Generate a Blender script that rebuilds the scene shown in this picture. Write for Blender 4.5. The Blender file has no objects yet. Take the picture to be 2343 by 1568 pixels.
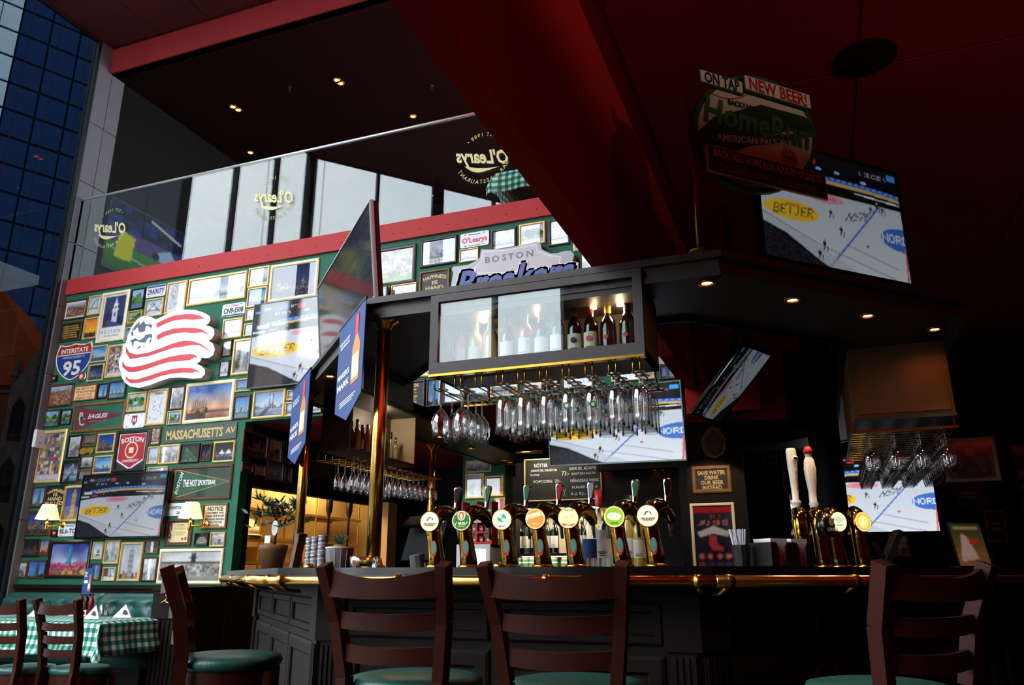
import bpy, math, random
import numpy as np
from mathutils import Vector, Matrix
random.seed(7)
sc = bpy.context.scene
C = sc.collection
R = math.radians
# ---------------------------------------------------------------- camera, sky, light, exposure
F, CX, CY, HOR, HEAD = 1794.0, 1171.5, 784.0, 1318.0, R(21)
CAMZ = 1.09
PIT = math.atan((HOR - CY) / F)
cd = bpy.data.cameras.new('camera'); cam = bpy.data.objects.new('camera', cd); C.objects.link(cam)
cd.sensor_width = 36.0; cd.lens = F / 2343.0 * 36.0; cd.clip_start = 0.05; cd.clip_end = 300
cam.location = (0, 0, CAMZ); cam.rotation_euler = (R(90) + PIT, 0, HEAD)
sc.camera = cam
sc.view_settings.view_transform = 'Standard'; sc.view_settings.look = 'None'
sc.view_settings.gamma = 1.0; sc.view_settings.use_curve_mapping = False
sc.view_settings.exposure = 0.12
sc.cycles.max_bounces = 9; sc.cycles.diffuse_bounces = 4; sc.cycles.glossy_bounces = 4
sc.cycles.transparent_max_bounces = 24; sc.cycles.transmission_bounces = 6
sc.cycles.caustics_reflective = False; sc.cycles.caustics_refractive = False
sc.cycles.sample_clamp_indirect = 6.0
w = bpy.data.worlds.new('overcast_sky'); sc.world = w; w.use_nodes = True
nt = w.node_tree; bg = nt.nodes['Background']
tc = nt.nodes.new('ShaderNodeTexCoord'); nz = nt.nodes.new('ShaderNodeTexNoise'); rp = nt.nodes.new('ShaderNodeValToRGB')
nz.inputs['Scale'].default_value = 3.0; nz.inputs['Detail'].default_value = 5.0
rp.color_ramp.elements[0].position = 0.3; rp.color_ramp.elements[0].color = (0.62, 0.74, 0.86, 1)
rp.color_ramp.elements[1].position = 0.7; rp.color_ramp.elements[1].color = (0.95, 0.99, 1.0, 1)
nt.links.new(tc.outputs['Generated'], nz.inputs['Vector']); nt.links.new(nz.outputs['Fac'], rp.inputs['Fac'])
nt.links.new(rp.outputs['Color'], bg.inputs['Color']); bg.inputs['Strength'].default_value = 10.0

def portal(a, b, z0, z1):            # sky portal filling a window opening between plan points a and b
    l = bpy.data.lights.new('window_portal', 'AREA'); l.shape = 'RECTANGLE'
    d = Vector((b[0]-a[0], b[1]-a[1], 0)); l.size = d.length; l.size_y = z1 - z0
    l.cycles.is_portal = True
    o = bpy.data.objects.new('window_portal', l); C.objects.link(o)
    m = Vector(((a[0]+b[0])/2, (a[1]+b[1])/2, (z0+z1)/2))
    x = d.normalized(); y = Vector((0, 0, 1)); zz = x.cross(y)
    o.matrix_world = Matrix.Translation(m) @ Matrix((x, y, zz)).transposed().to_4x4()
    return o
WX = -8.31                     # glazed left wall
FA, FB = (WX, 1.78), (-3.3, -4.07)   # slanted glazed front
portal((WX, 1.85), (WX, 4.75), 0.3, 8.6)
portal((FB[0], FB[1]), (FA[0], FA[1]), 0.3, 8.75)

# ---------------------------------------------------------------- helpers: pixels of the 2343x1568 frame to points
cp, sp, ch, sh = math.cos(PIT), math.sin(PIT), math.cos(HEAD), math.sin(HEAD)
def ray(u, v):
    a = (u - CX) / F; b = -(v - CY) / F
    X, Y, Z = a, cp - b*sp, sp + b*cp
    return Vector((ch*X - sh*Y, sh*X + ch*Y, Z))
CAM = Vector((0, 0, CAMZ))
def py_(u, v, y): d = ray(u, v); return CAM + d*(y/d.y)
def px_(u, v, x): d = ray(u, v); return CAM + d*(x/d.x)
def pz_(u, v, z): d = ray(u, v); return CAM + d*((z-CAMZ)/d.z)
def pd_(u, v, Y):
    d = ray(u, v); return CAM + d*(Y/(-sh*d.x + ch*d.y))
def ppl(u, v, p, n):
    d = ray(u, v); p = Vector(p); n = Vector(n); return CAM + d*((p-CAM).dot(n)/d.dot(n))

# ---------------------------------------------------------------- helpers: objects
def tag(o, label=None, cat=None, group=None, kind=None):
    if label: o['label'] = label
    if cat: o['category'] = cat
    if group: o['group'] = group
    if kind: o['kind'] = kind
    return o
def thing(name, label, cat, loc=(0,0,0), rz=0.0, group=None, kind=None):
    o = bpy.data.objects.new(name, None); C.objects.link(o)
    o.empty_display_size = 0.1; o.location = loc; o.rotation_euler = (0, 0, rz)
    return tag(o, label, cat, group, kind)
def copy_tree(o, parent=None):
    c = o.copy(); C.objects.link(c); c.parent = parent
    for k in list(o.children): copy_tree(k, c)
    return c
class MB:
    def __init__(s): s.v = []; s.f = []; s.M = None
    def add(s, vs, fs):
        n = len(s.v)
        if s.M is not None: vs = [s.M @ Vector(p) for p in vs]
        s.v += [tuple(p) for p in vs]; s.f += [tuple(i+n for i in f) for f in fs]; return s
    def box(s, a, b):
        x0,y0,z0 = [min(p,q) for p,q in zip(a,b)]; x1,y1,z1 = [max(p,q) for p,q in zip(a,b)]
        return s.add([(x0,y0,z0),(x1,y0,z0),(x1,y1,z0),(x0,y1,z0),(x0,y0,z1),(x1,y0,z1),(x1,y1,z1),(x0,y1,z1)],
                     [(0,3,2,1),(4,5,6,7),(0,1,5,4),(1,2,6,5),(2,3,7,6),(3,0,4,7)])
    def bar(s, p, q, w, h, up=(0,0,1)):       # box along p->q, w sideways, h along up
        p = Vector(p); q = Vector(q); d = (q-p).normalized(); u = Vector(up)
        x = d.cross(u).normalized(); u = x.cross(d).normalized()
        vs = []
        for e in (p, q):
            for a, b in ((-1,-1),(1,-1),(1,1),(-1,1)): vs.append(e + x*(a*w/2) + u*(b*h/2))
        return s.add(vs, [(0,1,2,3),(7,6,5,4),(0,4,5,1),(1,5,6,2),(2,6,7,3),(3,7,4,0)])
    def tube(s, pts, r, n=10, cap=True, flat=1.0):
        pts = [Vector(p) for p in pts]; rs = r if isinstance(r, (list, tuple)) else [r]*len(pts)
        vs = []; ref = None
        for i, p in enumerate(pts):
            d = (pts[min(i+1, len(pts)-1)] - pts[max(i-1, 0)]).normalized()
            if ref is None: ref = Vector((1,0,0)) if abs(d.x) < 0.8 else Vector((0,1,0))
            a = d.cross(ref).normalized(); b = a.cross(d).normalized(); ref = b
            for k in range(n):
                t = 2*math.pi*k/n; vs.append(p + a*(math.cos(t)*rs[i]*flat) + b*(math.sin(t)*rs[i]))
        fs = [(i*n+k, i*n+(k+1)%n, (i+1)*n+(k+1)%n, (i+1)*n+k) for i in range(len(pts)-1) for k in range(n)]
        if cap: fs += [tuple(range(n))[::-1], tuple((len(pts)-1)*n+k for k in range(n))]
        return s.add(vs, fs)
    def lathe(s, prof, n=20, c=(0,0,0), axis='z', cap=True, sx=1.0, sy=1.0):
        vs = []
        for r, z in prof:
            for k in range(n):
                t = 2*math.pi*k/n; x, y = r*math.cos(t)*sx, r*math.sin(t)*sy
                p = (x, y, z) if axis == 'z' else ((x, -z, y) if axis == 'y' else (z, x, y))
                vs.append((p[0]+c[0], p[1]+c[1], p[2]+c[2]))
        m = len(prof)
        fs = [(i*n+k, i*n+(k+1)%n, (i+1)*n+(k+1)%n, (i+1)*n+k) for i in range(m-1) for k in range(n)]
        if cap:
            if prof[0][0] > 1e-5: fs.append(tuple(range(n))[::-1])
            if prof[-1][0] > 1e-5: fs.append(tuple((m-1)*n+k for k in range(n)))
        return s.add(vs, fs)
    def prism(s, poly, y0, y1):                # outline in x,z, front at y0
        n = len(poly); vs = [(x, y0, z) for x, z in poly] + [(x, y1, z) for x, z in poly]
        fs = [tuple(range(n)), tuple(range(2*n-1, n-1, -1))] + [(i, i+n, (i+1)%n+n, (i+1)%n) for i in range(n)]
        return s.add(vs, fs)
    def prismz(s, poly, z0, z1):               # outline in x,y
        n = len(poly); vs = [(x, y, z0) for x, y in poly] + [(x, y, z1) for x, y in poly]
        fs = [tuple(range(n))[::-1], tuple(range(n, 2*n))] + [(i, (i+1)%n, (i+1)%n+n, i+n) for i in range(n)]
        return s.add(vs, fs)
    def ring(s, x0, z0, x1, z1, w, yf, yb, bev=0.35):   # picture moulding: rectangle x0..x1, z0..z1
        ws = [(0, yb), (0, yf+(yb-yf)*0.35), (w*bev, yf), (w*(1-bev*0.6), yf), (w, yf+(yb-yf)*0.45), (w, yb)]
        vs = []
        for d, y in ws: vs += [(x0+d, y, z0+d), (x1-d, y, z0+d), (x1-d, y, z1-d), (x0+d, y, z1-d)]
        fs = [(i*4+k, i*4+(k+1)%4, (i+1)*4+(k+1)%4, (i+1)*4+k) for i in range(len(ws)-1) for k in range(4)]
        return s.add(vs, fs)
    def mesh(s, name, smooth=False):
        me = bpy.data.meshes.new(name); me.from_pydata(s.v, [], s.f); me.validate(); me.update()
        if smooth: me.shade_smooth()
        return me
    def build(s, name, mat, parent=None, smooth=False, kind=None, loc=None, rot=None, auto=None):
        me = s.mesh(name, smooth)
        if auto is not None:
            me.shade_smooth(); me.set_sharp_from_angle(angle=R(auto))
        o = bpy.data.objects.new(name, me); C.objects.link(o); me.materials.append(mat)
        o.parent = parent
        if loc is not None: o.location = loc
        if rot is not None: o.rotation_euler = rot
        if kind: o['kind'] = kind
        return o
def B(a, b): return MB().box(a, b)

# ---------------------------------------------------------------- materials
def lin(c):
    if isinstance(c, str):
        c = c.lstrip('#'); c = [int(c[i:i+2], 16)/255 for i in (0, 2, 4)]
    return tuple(((x+0.055)/1.055)**2.4 if x > 0.04045 else x/12.92 for x in c)
MATS = {}
def mat(key, col='#808080', rough=0.6, metal=0.0, emit=0.0, ecol=None, noise=0.0, nscale=8.0, bump=0.0, bscale=40.0, spec=0.5, stretch=None, coat=0.0):
    if key in MATS: return MATS[key]
    m = bpy.data.materials.new(key); m.use_nodes = True; t = m.node_tree; p = t.nodes['Principled BSDF']
    c = lin(col); p.inputs['Base Color'].default_value = (*c, 1); p.inputs['Roughness'].default_value = rough
    p.inputs['Metallic'].default_value = metal; p.inputs['Specular IOR Level'].default_value = spec
    p.inputs['Coat Weight'].default_value = coat
    if emit:
        p.inputs['Emission Color'].default_value = (*lin(ecol or col), 1); p.inputs['Emission Strength'].default_value = emit
    if noise or bump:
        co = t.nodes.new('ShaderNodeTexCoord'); mp = t.nodes.new('ShaderNodeMapping')
        t.links.new(co.outputs['Object'], mp.inputs['Vector'])
        if stretch: mp.inputs['Scale'].default_value = stretch
        if noise:
            n = t.nodes.new('ShaderNodeTexNoise'); n.inputs['Scale'].default_value = nscale; n.inputs['Detail'].default_value = 4
            r = t.nodes.new('ShaderNodeValToRGB')
            r.color_ramp.elements[0].position = 0.3; r.color_ramp.elements[1].position = 0.7
            r.color_ramp.elements[0].color = (*[max(0, x*(1-noise)) for x in c], 1)
            r.color_ramp.elements[1].color = (*[min(1, x*(1+noise)) for x in c], 1)
            t.links.new(mp.outputs[0], n.inputs['Vector']); t.links.new(n.outputs['Fac'], r.inputs['Fac'])
            t.links.new(r.outputs[0], p.inputs['Base Color'])
        if bump:
            n2 = t.nodes.new('ShaderNodeTexNoise'); n2.inputs['Scale'].default_value = bscale
            b = t.nodes.new('ShaderNodeBump'); b.inputs['Strength'].default_value = bump; b.inputs['Distance'].default_value = 0.01
            t.links.new(mp.outputs[0], n2.inputs['Vector']); t.links.new(n2.outputs['Fac'], b.inputs['Height'])
            t.links.new(b.outputs[0], p.inputs['Normal'])
    MATS[key] = m; return m
def glass_mat(key, tint=(1,1,1), refl=1.0, gl=1.0, ior=1.5, rough=0.0):      # thin clear sheet: coloured see-through plus fresnel gloss
    if key in MATS: return MATS[key]
    m = bpy.data.materials.new(key); m.use_nodes = True; t = m.node_tree
    for n in list(t.nodes): t.nodes.remove(n)
    out = t.nodes.new('ShaderNodeOutputMaterial'); mx = t.nodes.new('ShaderNodeMixShader')
    tr = t.nodes.new('ShaderNodeBsdfTransparent'); tr.inputs['Color'].default_value = (*tint, 1)
    g = t.nodes.new('ShaderNodeBsdfGlossy'); g.inputs['Roughness'].default_value = rough; g.inputs['Color'].default_value = (gl, gl, gl, 1)
    fr = t.nodes.new('ShaderNodeLayerWeight'); fr.inputs['Blend'].default_value = 0.5
    pw = t.nodes.new('ShaderNodeMath'); pw.operation = 'POWER'; pw.inputs[1].default_value = 5.0
    t.links.new(fr.outputs['Facing'], pw.inputs[0])
    ma = t.nodes.new('ShaderNodeMath'); ma.operation = 'MULTIPLY_ADD'; ma.inputs[1].default_value = 0.96; ma.inputs[2].default_value = 0.04
    t.links.new(pw.outputs[0], ma.inputs[0])
    mu = t.nodes.new('ShaderNodeMath'); mu.operation = 'MULTIPLY'; mu.inputs[1].default_value = refl; mu.use_clamp = True
    t.links.new(ma.outputs[0], mu.inputs[0]); t.links.new(mu.outputs[0], mx.inputs[0])
    t.links.new(tr.outputs[0], mx.inputs[1]); t.links.new(g.outputs[0], mx.inputs[2]); t.links.new(mx.outputs[0], out.inputs[0])
    MATS[key] = m; return m
def print_mat(key, emit=0.0, rough=0.85, spec=0.3):
    if key in MATS: return MATS[key]
    m = bpy.data.materials.new(key); m.use_nodes = True; t = m.node_tree; p = t.nodes['Principled BSDF']
    a = t.nodes.new('ShaderNodeAttribute'); a.attribute_name = 'Col'
    p.inputs['Roughness'].default_value = rough; p.inputs['Specular IOR Level'].default_value = spec
    if emit:
        p.inputs['Base Color'].default_value = (0.012, 0.012, 0.014, 1); p.inputs['Roughness'].default_value = rough
        t.links.new(a.outputs['Color'], p.inputs['Emission Color']); p.inputs['Emission Strength'].default_value = emit
    else: t.links.new(a.outputs['Color'], p.inputs['Base Color'])
    MATS[key] = m; return m

mat('green_wall', '#1A6448', 0.75, noise=0.05, nscale=2)
mat('red_paint', '#B0282C', 0.7, noise=0.04, nscale=2)
mat('red_fascia', '#8A181C', 0.8)
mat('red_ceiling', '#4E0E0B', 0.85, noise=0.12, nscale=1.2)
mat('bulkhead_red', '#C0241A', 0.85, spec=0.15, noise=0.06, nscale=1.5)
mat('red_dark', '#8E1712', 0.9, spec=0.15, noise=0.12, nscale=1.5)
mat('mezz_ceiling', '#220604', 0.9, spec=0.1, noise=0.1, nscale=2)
mat('dark_wood', '#1A1410', 0.6, spec=0.12, noise=0.25, nscale=5, stretch=(1, 1, 8))
mat('canopy_wood', '#37302D', 0.5, noise=0.15, nscale=6, stretch=(1, 1, 10))
mat('black_wood', '#0B0807', 0.7, spec=0.2, noise=0.2, nscale=5)
mat('chair_wood', '#34130A', 0.5, spec=0.1, noise=0.35, nscale=7, stretch=(1, 1, 0.15))
mat('leather', '#1D5148', 0.34, noise=0.1, nscale=3, bump=0.15, bscale=120)
mat('bench_leather', '#22564F', 0.4, noise=0.12, nscale=3)
mat('brass', '#DDAF55', 0.2, 1.0)
mat('tap_brass', '#8E6C2C', 0.12, 1.0)
mat('brass_worn', '#C08D33', 0.25, 1.0, noise=0.15, nscale=20)
mat('old_gold', '#C99A3A', 0.35, 0.6, noise=0.2, nscale=25)
mat('chrome', '#D8DADC', 0.12, 1.0)
mat('steel', '#9A9DA0', 0.3, 1.0)
mat('bezel_silver', '#A9ACB0', 0.5)
mat('black', '#0B0B0C', 0.45)
mat('black_gloss', '#08080A', 0.15)
mat('plastic_dark', '#0C0D0F', 0.75, spec=0.12)
mat('grey_metal', '#5C5F63', 0.4, 0.3)
mat('column_grey', '#6C6E72', 0.6, noise=0.08, nscale=3)
mat('white_paint', '#EDEFF0', 0.55)
mat('white_gloss', '#F2EFE8', 0.2)
mat('cream', '#EBDCB4', 0.6)
mat('cream_frame', '#F0E2BE', 0.4, noise=0.08, nscale=12)
mat('gold_frame', '#E3C480', 0.35, 0.2, noise=0.12, nscale=30)
mat('walnut_frame', '#4F3118', 0.45, noise=0.25, nscale=18)
mat('brown_frame', '#7E5628', 0.45, noise=0.25, nscale=18)
mat('black_frame', '#17140F', 0.4)
mat('grey_frame', '#4A4642', 0.45)
mat('floor', '#1B120D', 0.35, noise=0.25, nscale=3, stretch=(1, 6, 1))
mat('paper', '#EFEDE6', 0.9)
mat('mat_board', '#F3F0E6', 0.9)
mat('ink', '#2A2A30', 0.7)
glass_mat('pane', (0.98, 0.985, 0.985), 1.0)
glass_mat('balustrade', (0.90, 0.95, 0.94), 0.95)
glass_mat('drink_glass', (0.94, 0.95, 0.95), 3.2, 1.0)
glass_mat('window_clear', (0.97, 0.98, 0.99), 1.0)
glass_mat('window_tint', (0.165, 0.18, 0.2), 0.2)
glass_mat('window_pale', (0.45, 0.49, 0.5), 0.4)
print_mat('print'); print_mat('print_gloss', 0, 0.3, 0.5)
print_mat('screen', 1.0, 0.08); print_mat('screen_dim', 0.14, 0.08); print_mat('badge_lit', 1.5, 0.35)

# ---------------------------------------------------------------- lettering: glyphs cached once, then composed
GL = {}
def load_glyphs():
    chars = "ABCDEFGHIJKLMNOPQRSTUVWXYZabcdefghijklmnopqrstuvwxyz0123456789.,-'!?&():/ÅÄÖåäö\u2022"
    tmp = []
    def mk(s, off):
        cu = bpy.data.curves.new('g', 'FONT'); cu.body = s; cu.resolution_u = 2; cu.offset = off; cu.fill_mode = 'FRONT'
        o = bpy.data.objects.new('g', cu); C.objects.link(o); tmp.append((o, cu)); return o
    objs = {}
    for st, off in (('r', 0.0), ('b', 0.03)):
        for c in chars: objs[(st, c)] = mk(c, off)
    adv = {c: mk('H'+c+'H', 0.0) for c in chars}; hh = mk('HH', 0.0)
    dg = bpy.context.evaluated_depsgraph_get(); dg.update()
    def width(o):
        me = o.evaluated_get(dg).to_mesh(); xs = [v.co.x for v in me.vertices]; r = max(xs)-min(xs); o.evaluated_get(dg).to_mesh_clear(); return r
    w0 = width(hh)
    for c in chars: GL[('adv', c)] = width(adv[c]) - w0
    GL[('adv', ' ')] = 0.28
    for k, o in objs.items():
        me = o.evaluated_get(dg).to_mesh()
        GL[k] = ([tuple(v.co) for v in me.vertices], [tuple(p.vertices) for p in me.polygons])
        o.evaluated_get(dg).to_mesh_clear()
    for o, cu in tmp: bpy.data.objects.remove(o); bpy.data.curves.remove(cu)
load_glyphs()
def text_mb(s, size, style='r', align='c', track=1.0, shear=0.0, xs=1.0, arc=None, mirror=False, width=None, warp=None):
    pos = 0.0; vs = []; fs = []
    for c in s:
        if (style, c) in GL:
            gv, gf = GL[(style, c)]; n = len(vs)
            vs += [(x+pos, y) for x, y, _ in gv]; fs += [tuple(i+n for i in f) for f in gf]
        pos += GL.get(('adv', c), 0.5)*track
    if width and pos > 0: xs = width/(pos*size)
    ox = {'c': pos/2, 'l': 0, 'r': pos}[align]
    out = []
    for x, y in vs:
        X, Z = ((x-ox) + shear*y)*size*xs, (y-0.35)*size
        if arc:
            r = arc; t = X/abs(r); rr = abs(r) + (Z if r > 0 else -Z)
            X, Z = rr*math.sin(t), (rr*math.cos(t)-abs(r)) if r > 0 else (abs(r)-rr*math.cos(t))
        if warp: X, Z = warp(X, Z)
        out.append((-X if mirror else X, 0.0, Z))
    if mirror: fs = [f[::-1] for f in fs]
    b = MB(); b.add(out, fs); return b
def text(s, size, m, parent, loc, name='lettering', rot=None, **k):
    return text_mb(s, size, **k).build(name, m, parent, loc=loc, rot=rot)
# ---------------------------------------------------------------- printed pictures: small painted grids (flat print only)
FONT57 = {k: bytes.fromhex(v) for k, v in dict(A='7E1111117E',B='7F49494936',C='3E41414122',D='7F4141221C',E='7F49494941',F='7F09090901',G='3E4149497A',H='7F0808087F',I='00007F0000',J='2040403F00',K='7F08142241',L='7F40404040',M='7F020C027F',N='7F0408107F',O='3E4141413E',P='7F09090906',R='7F09192946',S='4649494931',T='01017F0101',U='3F4040403F',V='1F2040201F',W='3F4038403F',X='6314081463',Y='0708700807').items()}
FONT57.update({'2': bytes.fromhex('4261514946'), '0': bytes.fromhex('3E5149453E'), '-': b'\x08'*5, '1': bytes.fromhex('00427F4000')})
def hexc(c): return np.array([int(c.lstrip('#')[i:i+2], 16)/255 for i in (0, 2, 4)])
class Art:
    def __init__(s, W, H, c='#808080', seed=0):
        s.W, s.H = W, H; s.a = np.zeros((H, W, 3)); s.a[:] = hexc(c); s.r = np.random.RandomState(seed)
        yy, xx = np.mgrid[0:H, 0:W]; s.x = (xx+0.5)/W; s.y = 1-(yy+0.5)/H       # x right, y up, 0..1
    def put(s, m, c, k=1.0):
        m = m.astype(float)*k if m.dtype == bool else m*k
        s.a += (hexc(c) - s.a)*np.clip(m, 0, 1)[..., None]; return s
    def grad(s, c0, c1, y0=0.0, y1=1.0, x0=0, x1=1):
        t = np.clip((s.y-y0)/(y1-y0), 0, 1)[..., None]; m = (s.y >= y0) & (s.y <= y1) & (s.x >= x0) & (s.x <= x1)
        col = hexc(c0)*(1-t) + hexc(c1)*t; s.a[m] = col[m]; return s
    def rect(s, x0, y0, x1, y1, c, k=1.0): return s.put((s.x >= x0) & (s.x <= x1) & (s.y >= y0) & (s.y <= y1), c, k)
    def ell(s, cx, cy, rx, ry, c, k=1.0, ang=0.0):
        dx, dy = s.x-cx, s.y-cy; ca, sa = math.cos(ang), math.sin(ang)
        return s.put(((dx*ca+dy*sa)/rx)**2 + ((-dx*sa+dy*ca)/ry)**2 <= 1, c, k)
    def poly(s, pts, c, k=1.0):
        m = np.zeros(s.x.shape, bool); n = len(pts)
        for i in range(n):
            (xa, ya), (xb, yb) = pts[i], pts[(i+1) % n]
            if ya == yb: continue
            m ^= ((ya > s.y) != (yb > s.y)) & (s.x < (xb-xa)*(s.y-ya)/(yb-ya)+xa)
        return s.put(m, c, k)
    def line(s, x0, y0, x1, y1, w, c, k=1.0):
        dx, dy = x1-x0, y1-y0; L = dx*dx+dy*dy; t = np.clip(((s.x-x0)*dx+(s.y-y0)*dy)/L, 0, 1)
        asp = s.H/s.W
        d = np.hypot((s.x-x0-t*dx), (s.y-y0-t*dy)*asp); return s.put(d < w, c, k)
    def noise(s, n, amp, mono=True):
        g = s.r.rand(n+2, n+2, 1 if mono else 3)-0.5; u = s.x*n; v = s.y*n; i = u.astype(int); j = v.astype(int); fu = (u-i)[..., None]; fv = (v-j)[..., None]
        z = (g[j,i]*(1-fu)+g[j,i+1]*fu)*(1-fv)+(g[j+1,i]*(1-fu)+g[j+1,i+1]*fu)*fv
        s.a += z*amp*2; return s
    def grain(s, amp, mono=True): s.a += (s.r.rand(s.H, s.W, 1 if mono else 3)-0.5)*amp; return s
    def skyline(s, y0, h0, h1, n, cols, win=None, x0=0.0, x1=1.0):
        x = x0
        while x < x1:
            w_ = (x1-x0)/n*(0.5+s.r.rand()); hh = h0+(h1-h0)*s.r.rand()**1.6; c = cols[s.r.randint(len(cols))]
            s.rect(x, y0, min(x+w_, x1), y0+hh, c)
            if win:
                m = (s.x > x) & (s.x < min(x+w_, x1)) & (s.y > y0) & (s.y < y0+hh) & (s.r.rand(s.H, s.W) > 0.72); s.put(m, win, 0.8)
            x += w_
        return s
    def mosaic(s, nx, ny, cols, x0=0, y0=0, x1=1, y1=1, k=1.0):
        for i in range(nx):
            for j in range(ny):
                a = x0+(x1-x0)*i/nx; b = y0+(y1-y0)*j/ny
                s.rect(a, b, a+(x1-x0)/nx*(0.6+0.4*s.r.rand()), b+(y1-y0)/ny*(0.6+0.4*s.r.rand()), cols[s.r.randint(len(cols))], k)
        return s
    def txt(s, t, x, y, h, c, w=None, k=1.0, skew=0.0, slope=0.0):
        n = len(t)*6-1; pw = (w/n) if w else h/7*s.H/s.W; ph = h/7
        q = np.zeros(s.x.shape, bool)
        X = s.x-x-skew*(s.y-y); Yv = s.y-y-slope*X
        ci = np.floor(X/pw).astype(int); ri = np.floor((h-Yv)/ph).astype(int)
        ok = (ci >= 0) & (ci < n) & (ri >= 0) & (ri < 7)
        tab = np.zeros((7, n+1), bool)
        for i, c_ in enumerate(t):
            g = FONT57.get(c_.upper())
            if g:
                for q_ in range(5):
                    for b in range(7): tab[b, i*6+q_] = (g[q_] >> b) & 1
        q[ok] = tab[ri[ok], ci[ok]]
        return s.put(q, c, k)
    def lines(s, x0, x1, ys, c, w=0.01, gap=0.12):
        for yv in ys:
            a = x0+(x1-x0)*0.15*s.r.rand(); b = x1-(x1-x0)*0.15*s.r.rand()
            m = (s.x > a) & (s.x < b) & (abs(s.y-yv) < w) & ((s.x*37 % 1) > gap); s.put(m, c)
        return s
def art_mesh(art, w, h, curved=None):
    H, W = art.H, art.W
    xs = np.linspace(-w/2, w/2, W+1); zs = np.linspace(h, 0, H+1)
    gx, gz = np.meshgrid(xs, zs); co = np.zeros(((H+1)*(W+1), 3)); co[:, 0] = gx.ravel(); co[:, 2] = gz.ravel()
    me = bpy.data.meshes.new('print'); me.vertices.add(len(co)); me.vertices.foreach_set('co', co.ravel())
    i = np.arange(H)[:, None]*(W+1)+np.arange(W)[None, :]
    q = np.stack([i+W+1, i+W+2, i+1, i], -1).reshape(-1)
    nf = H*W; me.loops.add(nf*4); me.loops.foreach_set('vertex_index', q.astype(np.int32)); me.polygons.add(nf)
    me.polygons.foreach_set('loop_start', (np.arange(nf)*4).astype(np.int32)); me.update(calc_edges=True)
    a = np.clip(art.a, 0, 1); a = np.where(a > 0.04045, ((a+0.055)/1.055)**2.4, a/12.92)
    pad = np.zeros((H+1, W+1, 3)); cnt = np.zeros((H+1, W+1, 1))
    for di in (0, 1):
        for dj in (0, 1): pad[di:di+H, dj:dj+W] += a; cnt[di:di+H, dj:dj+W] += 1
    pad /= cnt; col = np.ones(((H+1)*(W+1), 4), np.float32); col[:, :3] = pad.reshape(-1, 3)
    at = me.color_attributes.new('Col', 'FLOAT_COLOR', 'POINT'); at.data.foreach_set('color', col.ravel())
    return me
def put_print(art, w, h, parent, loc, m='print', name='print', rot=None):
    me = art_mesh(art, w, h); o = bpy.data.objects.new(name, me); C.objects.link(o); me.materials.append(MATS[m])
    o.parent = parent; o.location = loc
    if rot is not None: o.rotation_euler = rot
    return o

# kinds of picture ------------------------------------------------------------
def A_sky(s, W, H, a='#9CC4E4', b='#3E78B8', land='#5A6A78', water='#5E8CA8', n=12, hi=0.4):
    A = Art(W, H, seed=s).grad(water, water, 0, .25).grad(a, b, .25, 1).noise(4, .06)
    return A.skyline(.25, .1, hi, n, [land, '#8493A0', '#41505E', '#A9B2B8'], '#D8DCE0').rect(0, .2, 1, .25, '#38503A').noise(9, .05).grain(.06)
def A_night(s, W, H, a='#1C2550', b='#0A1030', lit='#E8B860', n=10, hi=.5):
    A = Art(W, H, seed=s).grad('#10182E', '#1A2444', 0, .22).grad(a, b, .22, 1)
    A.skyline(.22, .1, hi, n, ['#1A2030', '#232C44', '#2E2A38'], lit)
    m = (A.y < .22) & (A.r.rand(H, W) > .8); return A.put(m, lit, .5).grain(.05)
def A_dusk(s, W, H, a='#F0A040', b='#3858A8', land='#201820'):
    A = Art(W, H, seed=s).grad(land, '#5A4030', 0, .2).grad(a, b, .2, 1).noise(4, .1)
    return A.skyline(.18, .04, .22, 9, [land, '#302030']).noise(8, .04).grain(.05)
def A_aerial(s, W, H, cols=('#A8583A', '#C87850', '#6A4838', '#4A5A40', '#D8A078')):
    A = Art(W, H, '#6A5040', s).mosaic(16, 14, list(cols), 0, 0, 1, .75).grad('#8A98A8', '#C8D4E0', .75, 1).noise(6, .1).grain(.08); return A
def A_tower(s, W, H, sky0='#B8D4EA', sky1='#4A86C4', tw='#3A6A80', base='#5A4A44'):
    A = Art(W, H, seed=s).grad(sky0, sky1, 0, 1).noise(4, .08).skyline(0, .08, .25, 8, [base, '#6A6058', '#44505A'])
    A.rect(.38, 0, .62, .86, tw).rect(.38, 0, .5, .86, '#7FB2C8', .5).rect(.47, .86, .53, .95, tw)
    for k in range(18): A.rect(.38, k*.048, .62, k*.048+.012, '#20343E', .5)
    return A.grain(.05)
def A_crowd(s, W, H, cols=('#B83A30', '#2E3E8A', '#E8E0D0', '#3A3034', '#C89A50', '#6A8A4A', '#E0D4F0')):
    return Art(W, H, '#8A8078', s).mosaic(9, 12, list(cols), .03, .12, .97, .98).grain(.14).rect(.0, 0, 1, .1, '#D8CCE4')
def A_bw(s, W, H, a='#E0E2E4', b='#3A3C40'):
    A = Art(W, H, seed=s).grad('#8A8C8E', a, 0, 1).skyline(.08, .2, .7, 7, [b, '#606468', '#A8AAAC', '#7A7C80'], '#C8CACC').noise(6, .16).grain(.14); return A
def A_tree(s, W, H, a='#86B4D8', g='#3E6A34', w='#4C7A92'):
    A = Art(W, H, seed=s).grad(g, g, 0, .35).grad('#B8D0E0', a, .35, 1)
    for k in range(14): A.ell(A.r.rand(), .35+.35*A.r.rand(), .12, .14, ['#2E5428', '#4E7E3A', '#24421E', '#6C944C'][A.r.randint(4)])
    return A.rect(0, 0, 1, .22, w).noise(9, .1).grain(.08)
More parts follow.
